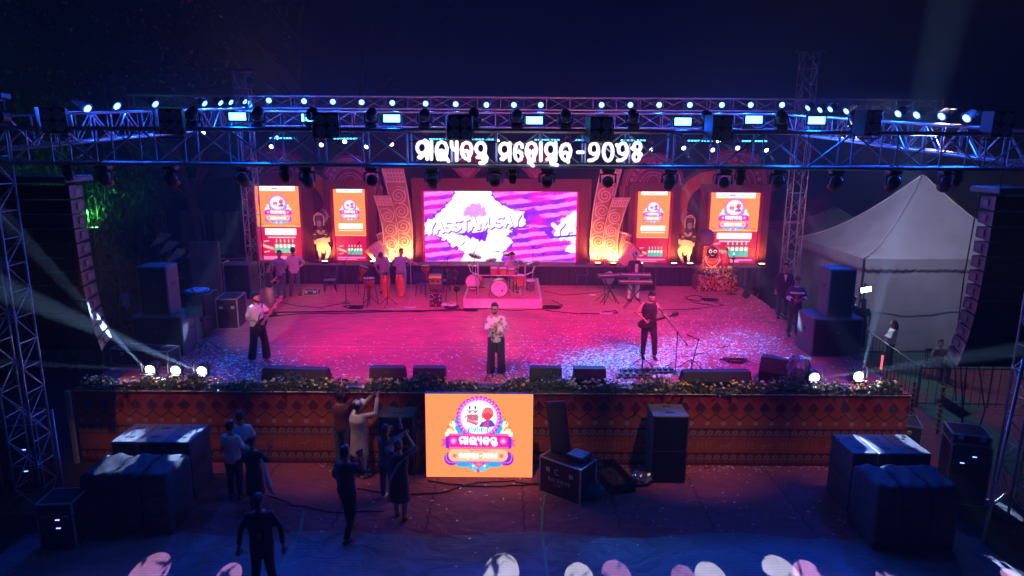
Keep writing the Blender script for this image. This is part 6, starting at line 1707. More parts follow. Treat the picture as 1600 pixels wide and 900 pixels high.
person('bearded man in navy jacket with white bands looking at his phone', P(1238, 525)+Vector((0, 0, .005)), BACK+R(-10), 1.76, dict(er=(.27, .06, 1.12), el=(-.27, .06, 1.12), wr=(.07, .30, 1.08), wl=(-.07, .30, 1.10), look=(.1, 1, -.55)), m_skin1, c_stripe, 'long', c_blk, sh_blk, hair='short', beard=True, extra=jk)
person('small person in a light top just left of the tall right loudspeaker', P(1276, 548, .6), R(80), 1.66, dict(wr=(.1, .3, 1.1)), m_skin1, c_lilac, 'short', c_blk, None)
person('dark-haired person behind the right bass cabinet, the left of two heads', P(1326, 540, .9)+Vector((0, 0, 0)), R(150), 1.62, None, m_skin1, c_blk, 'short', c_blk, None)
person('person with long dark hair behind the right bass cabinet, the right of two heads', P(1336, 545, .9)+Vector((.1, 0, 0)), R(-20), 1.62, None, m_skin1, c_blk, 'short', c_blk, None, hair='long')
person('woman in white top with tied hair and folded arms before the white tent', P(1388, 575, 0), R(75), 1.62, dict(er=(.22, .08, 1.12), el=(-.22, .08, 1.12), wr=(-.05, .24, 1.14), wl=(.06, .24, 1.10)), m_skin2, c_wht, 'long', c_blk, sh_blk, hair='long')
person('man in dark shirt seated before the right part of the white tent', P(1461, 592, 0), BACK, 1.66,
       dict(pelvis=(0, 0, .55), chest=(0, .02, .88), neck=(0, .02, 1.05), head=(0, .04, 1.21), sr=(.19, .02, 1.0), sl=(-.19, .02, 1.0), er=(.27, .12, .80), el=(-.27, .12, .80), wr=(.05, .34, .80), wl=(-.05, .34, .80), hr=(.09, .02, .50), hl=(-.09, .02, .50), kr=(.12, .42, .50), kl=(-.12, .42, .50), ar=(.12, .45, .08), al=(-.12, .45, .08)), m_skin1, c_grey, 'short', c_blk, sh_blk)
q = P(1461, 592, 0); chair('dark plastic chair under the seated man by the tent', q+Vector((0, .05, 0)), 0, m_black)
# pit
def phone_up(t, J, k):
    c = (J['wr']+J['wl'])/2; d = (J['wr']-J['er']).normalized(); MB().box(c+d*.08+Vector((0, .02, .02)), (.16, .012, .08), bev=.004).ob('phone', m_black, t)
person('man in cream kurta and cap filming with both arms raised by the stage skirt', P(563, 745, 0), R(-40), 1.78, dict(er=(.30, .22, 1.42), el=(-.22, .26, 1.42), wr=(.14, .42, 1.72), wl=(-.04, .44, 1.70), look=(0, 1, .3)), m_skin1, c_cream, 'long', c_cream, sh_tan, kurta=.42, hat=(cloth('cap_white', (.6, .58, .56)), True), build=1.15, extra=phone_up)
person('man in maroon shirt and jeans filming, behind the man in the cream kurta', P(537, 728, 0), R(-5), 1.80, dict(er=(.25, .24, 1.46), el=(-.25, .24, 1.46), wr=(.10, .38, 1.70), wl=(-.08, .38, 1.70), look=(0, 1, .3)), m_skin1, c_mar, 'short', c_jean, sh_blk, extra=phone_up)
person('woman with long hair in grey holding a phone high by the small bass stack', P(606, 780, 0), R(-20), 1.62, dict(er=(.26, .22, 1.42), wr=(.16, .34, 1.68), wl=(-.12, .3, 1.45), el=(-.24, .16, 1.22), look=(0, 1, .3)), m_skin1, cloth('slate', (.10, .13, .17)), 'long', c_jean, sh_wht, hair='long', extra=phone_up)
def dup_(t, J, k): MB().path([J['sr']+Vector((0, -.08, .02)), J['chest']+Vector((.02, -.16, 0)), J['pelvis']+Vector((-.14, -.16, 0)), J['pelvis']+Vector((-.2, -.1, -.4))], [(.05, .012), (.07, .012), (.08, .012), (.05, .012)], 8).ob('dupatta', c_grey, t)
person('woman in long dark dress with both arms raised beside the small bass stack', P(626, 812, 0), R(-5), 1.66, dict(er=(.28, .20, 1.44), el=(-.28, .20, 1.40), wr=(.10, .34, 1.66), wl=(-.02, .36, 1.64), look=(0, 1, .2), ar=(.10, -.05, .08), al=(-.09, .12, .08)), m_skin2, c_mar, 'elbow', c_tan, sh_blk, kurta=.50, hair='bun', extra=lambda t, J, k: (dup_(t, J, k), phone_up(t, J, k)))
person('tall dark silhouetted man walking in the pit with a lit phone at his ear', P(545, 838, 0), R(-25), 1.80, dict(er=(.30, .12, 1.22), wr=(.22, .10, 1.50), ar=(.14, -.24, .10), al=(-.12, .18, .08), kr=(.12, -.02, .50), kl=(-.11, .14, .50)), m_skin1, c_mar, 'elbow', c_blk, sh_blk, extra=lambda t, J, k: MB().box(J['wr']+Vector((.02, .04, .08)), (.012, .08, .15)).ob('phone', m_strobe, t) if False else MB().box(J['wr']+Vector((.02, .04, .08)), (.012, .08, .15)).ob('phone', m_black, t))
person('man in white shirt and dark trousers standing at the left of the pit', P(369, 779, 0), R(-15), 1.70, None, m_skin1, c_wht, 'short', c_blk, sh_blk)
person('man in blue shirt standing between the stage skirt and the man in white', P(384, 762, 0), R(10), 1.72, dict(wr=(.12, .28, 1.05)), m_skin1, c_lblue, 'short', c_jean, sh_blk)
def sari(t, J, k):
    b = MB()
    for (x0, y0, z0, x1, y1, z1, w_) in ((.22, .0, 1.20, .48, -.02, .55, .12), (.18, .06, 1.30, .36, .1, .62, .05)):
        for i in range(9):
            q = i/8; x = lerp(x0, x1, q); y = lerp(y0, y1, q)+.02*math.sin(q*7); z = lerp(z0, z1, q); ww = w_*(.4+q)
            b.v += [(x-ww/2, y, z), (x, y-.02, z), (x+ww/2, y, z), (x+ww/2, y+.008, z), (x, y-.012, z), (x-ww/2, y+.008, z)]
        o0 = len(b.v)-54
        for i in range(8):
            for j in range(5): b.f.append((o0+6*i+j, o0+6*i+j+1, o0+6*i+7+j, o0+6*i+6+j))
    b.ob('scarf', c_wht, t)
person('woman in dark outfit with a white scarf hanging from her raised arm', P(402, 800, 0), R(-30), 1.60, dict(er=(.26, .14, 1.18), wr=(.20, .28, 1.38), look=(.3, 1, 0)), m_skin1, c_blk, 'elbow', c_blk, sh_blk, kurta=.5, hair='bun', extra=sari)
person('man in black with an orange badge walking nearest the camera in the pit', P(415, 925, 0), BACK+R(8), 1.75, dict(ar=(.14, .12, .08), al=(-.12, -.1, .1), er=(.30, -.02, 1.12), el=(-.30, .0, 1.12), wr=(.33, .06, .86), wl=(-.34, .1, .86), look=(0, 1, -.4)), m_skin1, c_blk, 'long', c_blk, sh_blk, hat=(c_blk, True), build=1.15,
       extra=lambda t, J, k: MB().box((0, .155, 1.10), (.07, .008, .10)).ob('badge', mat('orange_badge', (.6, .12, .05), .5), t))
for k, (px, py, z, rz, lb, sh_) in enumerate(((300, 430, 1.0, 60, 'shadowy man in dark clothes behind the left wing gear beside the red lamp', c_blk), (268, 440, 1.0, 20, 'crouching dim figure with a white bag behind the left bass stack', c_grey), (200, 442, .4, 80, 'dim person in a pale shirt far left by the grey partition', c_lilac), (332, 425, .8, -40, 'dim person by the pillared building at the back left', c_grey), (1178, 425, .6, 100, 'shadowed person standing just beyond the right end of the backdrop', c_blk))):
    person(lb, P(px, py+30, z*0+0 if k > 1 else HS) if k < 2 else P(px, py+70, 0), R(rz), 1.66, dict(wr=(.1, .3, 1.1)), m_skin1, sh_, 'short', c_blk, None, vox=.03)
# ------------------------------------------------------------------ flower hedge along the stage edge
m_leaf = mat('hedge_leaf', (.06, .12, .045), .55, 0, .45, 9); m_leaf2 = mat('hedge_leaf_grey', (.12, .17, .11), .6, 0, .4, 9)
def leafcloud(n, fn, size, seed, asp=.38):
    rs = np.random.RandomState(seed); b = MB(); random.seed(seed)
    for _ in range(n):
        p = fn(); d = Vector(rs.normal(size=3)); d.normalize(); e = d.cross(Vector(rs.normal(size=3))); e.normalize(); s = size*(.6+.8*rnd())
        b.add([p-d*s, p+e*s*asp, p+d*s, p-e*s*asp], [(0, 1, 2, 3)])
    return b
def hp(h=.30):
    x = random.uniform(XL+.15, XR-.2); a = random.random(); hh = h*(.55+.35*math.sin(x*2.3)+.25*math.sin(x*6.1+1))
    return Vector((x, YF+.14+random.gauss(0, .10), HS+.02+abs(random.gauss(0, .5))*hh*.9))
o = leafcloud(15000, hp, .05, 3).ob('hedge_foliage', m_leaf); tag(o, 'low strip of trimmed greenery along the stage edge', 'foliage', kind='stuff')
o = leafcloud(5000, hp, .045, 4).ob('hedge_foliage', m_leaf2); tag(o, 'pale fern sprigs mixed through the greenery at the stage edge', 'foliage', kind='stuff')
MB().box(((XL+XR)/2, YF+.17, HS+.05), (XR-XL-.3, .22, .08), bev=.02).ob('flower_trough', m_black).__setitem__('kind', 'structure')
for nm, c, n_, sd in (('marigold_flowers', (.80, .50, .06), 330, 5), ('cream_flowers', (.80, .74, .55), 300, 6), ('pink_flowers', (.70, .25, .35), 110, 7)):
    random.seed(sd); b = MB()
    for _ in range(n_):
        x = random.uniform(XL+.15, XR-.15); y = YF+random.uniform(-.02, .30); r = random.uniform(.022, .042); z = HS+.05+random.uniform(.02, .20)
        b.ball((x, y, z), (r, r, r*.75), 7, 5)
    tag(b.ob(nm, mat(nm+'_petals', c, .6, 0, .2, 30, .4, 60), smooth=True), {'m': 'orange marigold heads set in the greenery along the stage edge', 'c': 'cream flower heads set in the greenery along the stage edge', 'p': 'pink flower heads set in the greenery along the stage edge'}[nm[0]], 'flowers', kind='stuff')

# confetti on the stage
def onst(cx, cy, sx, sy):
    def f():
        while True:
            px, py = random.gauss(cx, sx), random.gauss(cy, sy)
            if 455 < py < 606: break
        p = P(px, py); p.x = min(max(p.x, XL+.1), XR-.1); p.y = max(p.y, YF+.1); p.z = HS+.014+.01*rnd(); return p
    return f
m_conf = mat('silver_confetti', (.80, .84, .90), .35, .25, .15, 60); m_confb = mat('blue_confetti', (.45, .75, .95), .4, .15, .25, 60)
b = MB()
for n_, cx, cy, sx, sy in ((1500, 960, 565, 70, 20), (1300, 1000, 540, 120, 26), (900, 1150, 530, 90, 28), (500, 890, 590, 60, 10), (420, 800, 570, 240, 26), (550, 345, 575, 60, 18), (260, 480, 575, 70, 16), (220, 1150, 480, 50, 14), (90, 700, 540, 160, 25)):
    q = flakes(n_, onst(cx, cy, sx, sy), .028, n_); b.add(q.v, q.f)
tag(b.ob('confetti', m_conf), 'silver confetti strewn across the stage carpet, thickest by the guitarist', 'confetti', kind='stuff')
b = MB()
for n_, cx, cy, sx, sy in ((1300, 950, 568, 65, 20), (700, 1070, 546, 80, 14), (500, 1130, 530, 70, 24), (250, 330, 570, 50, 18)):
    q = flakes(n_, onst(cx, cy, sx, sy), .029, n_+1); b.add(q.v, q.f)
tag(b.ob('blue_confetti', m_confb), 'blue confetti in drifts on the right half of the stage carpet', 'confetti', kind='stuff')
def pit():
    p = P(random.uniform(500, 1350), random.choice((random.gauss(735, 6), random.gauss(780, 40))), 0); p.y = min(p.y, YF-.05); p.z = .02; return p
tag(flakes(520, pit, .022, 33).ob('confetti_on_pit', m_conf), 'stray silver confetti on the dark pit carpet', 'confetti', kind='stuff')
tag(flakes(900, lambda: Vector((random.uniform(-4.5, 4.5)*random.choice((.5, 1)), YF-.06-abs(random.gauss(0, .13)), .02+.01*rnd())), .024, 34).ob('gold_confetti', m_foilg), 'gold confetti swept against the foot of the stage skirt', 'confetti', kind='stuff')

# ------------------------------------------------------------------ altar with idol
p = P(1118, 455)+Vector((0, .3, 0)); t = thing('flower_altar', 'flower-decked altar table with cloth and marigold garlands at the back right', 'altar', p)
MB().box((0, 0, .28), (1.5, .7, .56), bev=.03).ob('lower_step', c_mar, t); MB().box((0, .1, .70), (1.3, .55, .28), bev=.03).ob('upper_step', c_mar, t)
m_fl = [mat('petal_orange', (.75, .25, .04), .6), mat('petal_yellow', (.75, .55, .12), .6), mat('petal_white', (.7, .66, .62), .6), mat('petal_red', (.55, .04, .04), .6), m_leaf]
random.seed(21)
for k, nm in enumerate(('orange_flowers', 'yellow_flowers', 'white_flowers', 'red_flowers')):
    b = MB()
    for _ in range(130):
        r = random.uniform(.02, .05); f = rnd(); x = random.uniform(-.75, .75)
        b.ball((x, -.38+random.uniform(-.04, .02), random.uniform(.03, .62)) if f < .6 else (x*.85, -.2+random.uniform(-.05, .1), random.uniform(.6, .92)), r, 6, 4)
    o = b.ob(nm, m_fl[k], t); o['kind'] = 'stuff'
o = leafcloud(500, lambda: Vector((random.uniform(-.78, .78), -.37+random.gauss(0, .05), random.uniform(.02, .9))), .06, 9).ob('leaves', m_leaf, t); o['kind'] = 'stuff'
b = MB()
for st in latin('8 8', -.30, 0, .09, .15): b.ribbon([(x, .70+.15-z) for x, z in st], .035, -.44, -.42)
b.ob('white_ornament', m_whitec, t)
t2 = thing('idol', 'garlanded red idol with two big round eyes standing on the altar', 'idol', p+Vector((-.12, .1, .85))); t2.scale = (.78,)*3
MB().box((0, .12, .55), (.72, .06, 1.0), bev=.03).ob('red_backcloth', mat('idol_red_cloth', (.55, .03, .03), .7, 0, .25, 9, .4), t2)
MB().rings([(0, 0, .45, .20, .14), (0, 0, .60, .24, .16), (0, 0, .85, .25, .16), (0, 0, .98, .20, .14), (0, 0, 1.04, .05, .05)], 18).ob('head', mat('idol_dark', (.02, .01, .012), .4), t2, smooth=True)
for s_ in (-1, 1):
    e = MB().lathe([(.085, 0), (.08, .02), (.02, .024)], 20, (s_*.11, -.145, .80), Matrix.Rotation(PI/2, 4, 'X')).ob('eye', mat('eye_white', (.8, .78, .72), .4), t2)
    MB().lathe([(.05, .026), (.048, .032)], 16, (s_*.11, -.145, .80), Matrix.Rotation(PI/2, 4, 'X')).ob('pupil', mat('eye_blue_black', (.03, .04, .12), .3), e)
MB().path([(-.10, -.165, .64), (0, -.18, .60), (.10, -.165, .64)], .018, 6).ob('mouth', mat('idol_mouth', (.75, .25, .22), .5), t2)
MB().rings([(0, 0, 0, .30, .22), (0, 0, .25, .27, .2), (0, 0, .5, .18, .14)], 16).ob('robe', MATS['idol_red_cloth'], t2, smooth=True)
for k in range(3):
    o = MB()
    for i in range(26):
        a = PI*i/25; o.ball(((.20+.07*k)*math.cos(a), -.16-.02*k, .56-(.16+.17*k)*math.sin(a)), .028, 6, 4)
    o.ob('garland', m_fl[[3, 0, 2][k]], t2)
for s_ in (-1, 1):
    o = MB()
    for i in range(40): o.ball((s_*(.38+random.gauss(0, .03)), .02+random.gauss(0, .03), 1.05-i*.027), random.uniform(.02, .04), 6, 4)
    o.ob('hanging_garland', m_fl[0 if s_ < 0 else 3], t2)
t3 = thing('idol', 'small garlanded figure in red standing right of the big-eyed idol', 'idol', p+Vector((.42, .1, .85)))
MB().rings([(0, 0, 0, .2, .15), (0, 0, .3, .16, .12), (0, 0, .5, .08, .07)], 14).ob('robe', MATS['idol_red_cloth'], t3, smooth=True); MB().ball((0, 0, .6), (.10, .09, .12), 12, 8).ob('head', m_skin2, t3, smooth=True)
MB().rings([(0, 0, .66, .10, .09), (0, 0, .8, .03, .03)], 12).ob('crown', m_foilg, t3)
t4 = thing('dark_parasol', 'dark round umbrella-like canopy above the idol at its left', 'canopy', Q(1104, 371, p.y+.2))
MB().ball((0, 0, 0), (.30, .12, .34), 16, 10).ob('dome', mat('canopy_purple', (.12, .03, .10), .6), t4, smooth=True); MB().tube((0, 0, -.3), (.05, .02, t2.location.z-t4.location.z-.1), .02, 6).ob('pole', m_foilg, t4)
b4 = P(1142, 460); t5 = thing('lamp_stand', 'tall slender beaded brass lamp stand right of the altar', 'lamp stand', b4)
MB().lathe([(.20, 0), (.2, .02), (.05, .06), (.03, .1)]+[(x, .1+i*.035) for i, x in enumerate([.03, .02]*17)]+[(.02, 1.3), (.10, 1.33), (.12, 1.37), (.02, 1.38), (.03, 1.42), (.001, 1.5)], 12).ob('stand', mat('brass', (.60, .42, .18), .25, .9, .2, 30), t5, smooth=True)
MB().ball((0, 0, 1.52), (.015, .015, .035), 8, 6).ob('flame', m_warm, t5)
t = thing('floor_light', 'small black floor spotlight lying right of the altar', 'stage lamp', P(1166, 466), R(30)); MB().box((0, 0, .16), (.22, .2, .26), Matrix.Rotation(.5, 3, 'X'), .02).ob('housing', m_black, t); MB().box((0, 0, .02), (.16, .12, .04)).ob('base', m_alud, t)
spot(p+Vector((-1.0, -1.3, 2.6)), p+Vector((0, 0, 1.3)), 420, (1, .55, .45), 45, .9, .2)  # added lamp without a fixture, brightens the idol

# ------------------------------------------------------------------ white tents
m_tent = mat('tent_canvas', (.52, .52, .52), .8, 0, .10, 1.2, .35, 5)
def tent(label, x0, x1, y0, y1, ze, za, mt, lit=True):
    t = thing('tent', label, 'tent', ((x0+x1)/2, (y0+y1)/2, 0)); hx, hy = (x1-x0)/2, (y1-y0)/2
    def panel(ax, ay, bx, by, nm):
        b = MB(); n_ = 48; m_ = 6; L = math.hypot(bx-ax, by-ay)
        nx_, ny_ = (by-ay)/L, -(bx-ax)/L
        for i in range(n_+1):
            u = i/n_
            for j in range(m_+1):
                v = j/m_; w_ = .014*math.sin(u*40+3*v)*(1.1-v)+.07*math.sin(u*11+v*4)*(1.1-v)
                b.v.append((ax+(bx-ax)*u+nx_*w_, ay+(by-ay)*u+ny_*w_, .02+(ze-.04)*v))
        for i in range(n_):
            for j in range(m_): q = i*(m_+1)+j; b.f.append((q, q+m_+1, q+m_+2, q+1))
        return b.ob(nm, mt, t)
    for a, c in (((-hx, -hy), (hx, -hy)), ((-hx, hy), (-hx, -hy)), ((hx, -hy), (hx, hy)), ((hx, hy), (-hx, hy))): panel(*a, *c, 'wall')
    b = MB(); n_ = 14
    cs = [(-hx, -hy), (hx, -hy), (hx, hy), (-hx, hy)]
    for side_ in range(4):
        (ax, ay), (cx, cy) = cs[side_], cs[(side_+1) % 4]; o0 = len(b.v); m_ = 10
        for j in range(n_+1):
            v = j/n_; s_ = (1-v)**1.0; z = ze+(za-ze)*(v**1.55)
            for i in range(m_+1):
                u = i/m_; sag = -.10*math.sin(PI*u)*math.sin(PI*v)
                b.v.append(((ax+(cx-ax)*u)*s_*1.02, (ay+(cy-ay)*u)*s_*1.02, z+sag))
        for j in range(n_):
            for i in range(m_): q = o0+j*(m_+1)+i; b.f.append((q, q+1, q+m_+2, q+m_+1))
    b.ob('roof', mt, t, smooth=True)
    for (cx, cy) in cs:
        MB().path([(cx*(1-v)*1.03, cy*(1-v)*1.03, ze+(za-ze)*v**1.55+.02) for v in np.linspace(0, .98, 12)], .03, 6).ob('ridge_seam', mt, t, smooth=True)
    for side_ in range(4):      # scalloped valance
        (ax, ay), (cx, cy) = cs[side_], cs[(side_+1) % 4]; L = math.hypot(cx-ax, cy-ay); nn_ = int(L/.28); b = MB()
        nx_, ny_ = (cy-ay)/L*.07, -(cx-ax)/L*.07
        K = nn_*6
        for i in range(K+1):
            u = i/K; zz = ze-.30-.09*abs(math.sin(PI*u*nn_)); b.v += [(ax+(cx-ax)*u+nx_, ay+(cy-ay)*u+ny_, ze+.02), (ax+(cx-ax)*u+nx_, ay+(cy-ay)*u+ny_, zz)]
        for i in range(K): b.f.append((2*i, 2*i+2, 2*i+3, 2*i+1))
        b.ob('valance', mt, t)
    for (cx, cy) in cs: MB().tube((cx, cy, 0), (cx, cy, ze), .045, 8).ob('pole', m_alud, t)
    for f in (.0,): MB().box((0, -hy-.09, ze*.47), (2*hx, .012, .03)).ob('wall_seam', mt, t)
    return t
yt = 23.4; xa = Q(1346, 450, yt).x
ze_ = Q(1400, 405, yt).z; tent('large white peaked tent behind the right side of the stage', xa, xa+6.6, yt, yt+5.6, ze_, Q(1430, 272, yt+2.8).z, m_tent)
m_tent2 = mat('tent_canvas_green', (.22, .30, .26), .8, 0, .15, 1.2, .3, 5)
tent('dim greenish tent further back, left of the white tent', Q(1248, 400, 33).x, Q(1248, 400, 33).x+5.5, 33, 38, Q(1250, 375, 33).z, Q(1300, 325, 35).z, m_tent2)
o = MB().box((0, 0, 0), (9, 3, .2), bev=.05).box((0, .5, -1.0), (9, .4, 2.0)).ob('low_roofline', mat('old_render', (.14, .15, .13), .9, 0, .3, 1.5, .5), None, Q(1275, 345, 44)); o.location.z = Q(1275, 341, 44).z
tag(o, 'low flat-roofed building edge behind the greenish tent', 'building')
MB_ = MB().box((0, 0, -Q(1275, 341, 44).z/2-.9), (8.6, 2.4, Q(1275, 341, 44).z-2)); MB_.ob('lower_wall', MATS['old_render'], o)
# flood lamp on a pole by the tent corner
p = P(1354, 590, 0); p.y = yt-.9; p.x = Q(1352, 452, p.y).x; zz = Q(1352, 452, p.y).z
t = thing('flood_lamp', 'bright white flood lamp on a thin pole at the tent corner', 'lamp', (p.x, p.y, 0))
MB().tube((0, .05, 0), (0, .05, zz+.2), .03, 8).ob('pole', m_alud, t); MB().box((0, 0, zz), (.40, .10, .22), Matrix.Rotation(-.2, 3, 'Y'), .02).ob('housing', m_black, t)
MB().box((0, -.055, zz), (.34, .012, .17), Matrix.Rotation(-.2, 3, 'Y')).ob('lens', mat('flood_lens', (.02, .02, .02), .3, emit=(.75, .88, 1), es=12, samp=False), t)
spot((p.x-.1, p.y-.3, zz), (p.x+.5, p.y-7, 0), 110, (.7, .82, 1), 130, .8, .1)
MB().box((-.05, 0, zz-1.55), (.22, .08, .1), bev=.01).ob('control_box', m_alud, t)

# ------------------------------------------------------------------ railing at the right
def railing(label, A, B, h, sp=.24):
    A, B = Vector(A), Vector(B); L = (B-A).length; u = (B-A)/L; t = thing('metal_railing', label, 'railing', A)
    n_ = int(L/sp); bar = MB().tube((0, 0, .03), (0, 0, h), .011, 6).data('bar', m_alud)
    post = MB().tube((0, 0, 0), (0, 0, h+.08), .026, 8).data('post', m_alud)
    for i in range(n_+1):
        if i % 8 == 0: link('post', post, t, u*(L*i/n_))
        else: link('bar', bar, t, u*(L*i/n_))
    for z in (.12, h): MB().tube((0, 0, z), u*L+Vector((0, 0, z)), .02, 8).ob('rail', m_alud, t)
a, c = P(1432, 636, 0), P(1610, 640, 0); railing('black metal railing across the lawn at the right of the stage', a, c+Vector((2, 0, 0)), 1.15)
a, c = P(1432, 636, 0), P(1368, 592, 0); railing('black railing running back beside the right end of the stage', a+Vector((0, .05, 0)), c+Vector((.4, 1.5, 0)), 1.15)
# garlanded step posts at the right stage end
for k, (px, py) in enumerate(((1420, 668), (1464, 678))):
    q = P(px, py, 0); t = thing('garland_post', ('garlanded short post at the stage end steps', 'second garlanded post further right of the stage end')[k], 'post', q)
    MB().tube((0, 0, 0), (0, 0, 1.25), .03, 8).ob('post', m_alud, t); b = MB(); random.seed(k+60)
    for i in range(60): a_ = i*.9; b.ball((.05*math.cos(a_), .05*math.sin(a_), .08+i*.019), .028, 6, 4)
    b.ob('marigold_garland', m_fl[0], t)
# hanging cables at the right
for k, (px, sw) in enumerate(((1500, .1), (1512, -.05), (1528, .25))):
    q0 = Q(px, 560, 14.2); q1 = P(1495+k*9, 725, .6)
    tag(MB().path([q0+Vector((0, 0, 1.0)), q0, q0.lerp(q1, .5)+Vector((sw, 0, 0)), q1], .016, 5).ob('hanging_cable', m_cable, smooth=True), 'black cable hanging from the right line array, ' + ['leftmost of three', 'middle of three', 'rightmost of three'][k], 'cable')
# red light streak post
q = P(1376, 600, 0); q.y = 19; q.x = Q(1378, 565, 19).x; t = thing('red_light_tube', 'slim glowing red tube standing at the railing right of the beam lamp', 'lamp', (q.x, 19, Q(1378, 577, 19).z)); MB().tube((0, 0, 0), (0, 0, .42), .03, 8).ob('tube', mat('red_glow', (.05, 0, 0), .4, emit=(1, .12, .15), es=1.6, samp=False), t); MB().tube((0, .02, -t.location.z), (0, .02, 0), .02, 6).ob('stake', m_alud, t)

# ------------------------------------------------------------------ left background: building, wall, car, foliage, tree
Yb_ = 44; p0 = Q(215, 330, Yb_); p1 = Q(402, 330, Yb_)
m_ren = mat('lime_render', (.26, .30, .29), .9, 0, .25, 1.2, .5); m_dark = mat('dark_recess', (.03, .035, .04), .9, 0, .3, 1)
t = thing('pillared_building', 'dim old building with pale pillars and an arched bay behind the left wing', 'building', ((p0.x+p1.x)/2, Yb_+3, 0)); W = p1.x-p0.x; H_ = Q(300, 285, Yb_).z; ox = (p0.x+p1.x)/2
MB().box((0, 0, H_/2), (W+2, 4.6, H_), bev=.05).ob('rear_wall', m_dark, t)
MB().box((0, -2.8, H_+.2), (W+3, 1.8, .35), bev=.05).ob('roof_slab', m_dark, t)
for (a, c, nm) in ((248, 258, 'pillar'), (284, 292, 'pillar'), (300, 305, 'pillar'), (309, 318, 'pillar'), (354, 371, 'pillar')):
    xa_, xb_ = Q(a, 350, Yb_).x, Q(c, 350, Yb_).x; zt = Q(300, 330, Yb_).z
    MB().box(((xa_+xb_)/2-ox, -3.0, zt/2), (xb_-xa_, .5, zt), bev=.03).ob(nm, m_ren, t)
xa_, xb_ = Q(240, 350, Yb_).x, Q(258, 350, Yb_).x; MB().box(((xa_+xb_)/2-ox, -2.7, Q(240, 361, Yb_).z/2), (xb_-xa_, .3, Q(240, 361, Yb_).z), bev=.03).ob('parapet', m_ren, t)
xa_, xb_ = Q(334, 350, Yb_).x, Q(350, 350, Yb_).x; wd = xb_-xa_; zt = Q(300, 330, Yb_).z
poly = [(-wd/2, 0), (wd/2, 0), (wd/2, zt-wd/2)]+[(wd/2*math.cos(a), zt-wd/2+wd/2*math.sin(a)) for a in np.linspace(0, PI, 12)]+[(-wd/2, zt-wd/2)]
MB().prism(poly, -.1, .1).ob('arched_window', m_ren, t, ((xa_+xb_)/2-ox, -2.9, 0))
spot(Q(300, 300, 36), Q(310, 350, Yb_), 260, (.5, .8, .75), 80, .9, .4) if False else None
t = thing('partition_wall', 'grey slanting partition wall at the far left beyond the line array', 'wall', P(142, 440, 0)); q = P(175, 445, 0); 
b = MB(); A_, B_ = Q(140, 375, 28), Q(176, 365, 26); b.add([(A_.x, A_.y, 0), (B_.x, B_.y, 0), (B_.x, B_.y, B_.z), (A_.x, A_.y, A_.z), (A_.x, A_.y+.12, 0), (B_.x, B_.y+.12, 0), (B_.x, B_.y+.12, B_.z), (A_.x, A_.y+.12, A_.z)], [(0, 1, 2, 3), (4, 7, 6, 5), (3, 2, 6, 7), (0, 4, 5, 1), (1, 5, 6, 2), (0, 3, 7, 4)])
t.location = (0, 0, 0); b.ob('board', mat('grey_board', (.30, .27, .28), .8, 0, .2, 1.5), t); MB().tube((B_.x, B_.y-.05, 0), (B_.x, B_.y-.05, B_.z+.15), .05, 6).ob('post', m_alud, t)
pth = Q(330, 430, 24.5)
o = tag(MB().box((0, 0, 1.1), (1.0, .06, 2.2), bev=.01).ob('plywood_board', mat('pinkish_board', (.36, .18, .16), .8, 0, .2, 2), None, (Q(323, 430, 22.5).x, 22.5, HS-.0)), 'reddish plywood board standing behind the left wing gear', 'board')
# car in the dark
t = thing('parked_car', 'dark parked car behind the left wing with red tail lamps glowing', 'car', (Q(288, 400, 33).x, 33, 0), R(20))
b = MB(); prism_yz(b, [(-2.1, .35), (2.1, .35), (2.15, .75), (1.9, .95), (1.2, 1.02), (.6, 1.45), (-.9, 1.48), (-1.7, 1.02), (-2.15, .95)], -.82, .82); b.ob('body', mat('dark_car_paint', (.03, .035, .05), .25, .3), t)
for x in (-.84, .84):
    for y in (-1.3, 1.35): w_ = MB().lathe([(.31, -.1), (.33, -.08), (.33, .08), (.31, .1)], 18, (x*.96, y, .33), Matrix.Rotation(PI/2, 4, 'Y')).ob('tyre', m_black, t, smooth=True); MB().lathe([(.18, -.11), (.18, .11)], 14, (x*.96, y, .33), Matrix.Rotation(PI/2, 4, 'Y')).ob('rim', m_alud, w_)
MB().box((0, -1.35, 1.24), (1.3, .03, .34), Matrix.Rotation(.95, 3, 'X')).ob('rear_window', m_lens_dim, t)
for x in (-.62, .62): MB().box((x, -2.16, .82), (.30, .04, .12), bev=.01).ob('tail_lamp', mat('tail_glow', (.1, 0, 0), .4, emit=(1, .03, .02), es=4, samp=False), t)
qc = Q(307, 401, 27); t = thing('red_lamp', 'small glowing red lamp among the dim people behind the left wing', 'lamp', (qc.x, 27, qc.z)); MB().box((0, 0, 0), (.10, .06, .18), Matrix.Rotation(.3, 3, 'Y'), .02).ob('lens', MATS['tail_glow'], t); MB().tube((0, .05, 0), (0, .05, -qc.z), .02, 6).ob('pole', m_alud, t)
qc = Q(262, 385, 28); t = thing('tarpaulin', 'bluish white tarpaulin sheets slung behind the left bass stack', 'tarpaulin', (qc.x, 28, 0)); b = MB(); random.seed(8)
for k in range(3):
    x0, z0 = Q(245+k*12, 372, 28).x-qc.x, Q(250, 372+k*12, 28).z
    b.add([(x0-.35, 0, z0-.4), (x0+.2, .1, z0-.15), (x0+.5, .3, z0+.12), (x0+.05, .25, z0+.2)], [(0, 1, 2, 3)])
b.ob('sheet', m_whitec, t); MB().tube((0, .3, 0), (0, .3, Q(262, 378, 28).z), .03, 6).ob('pole', m_alud, t)
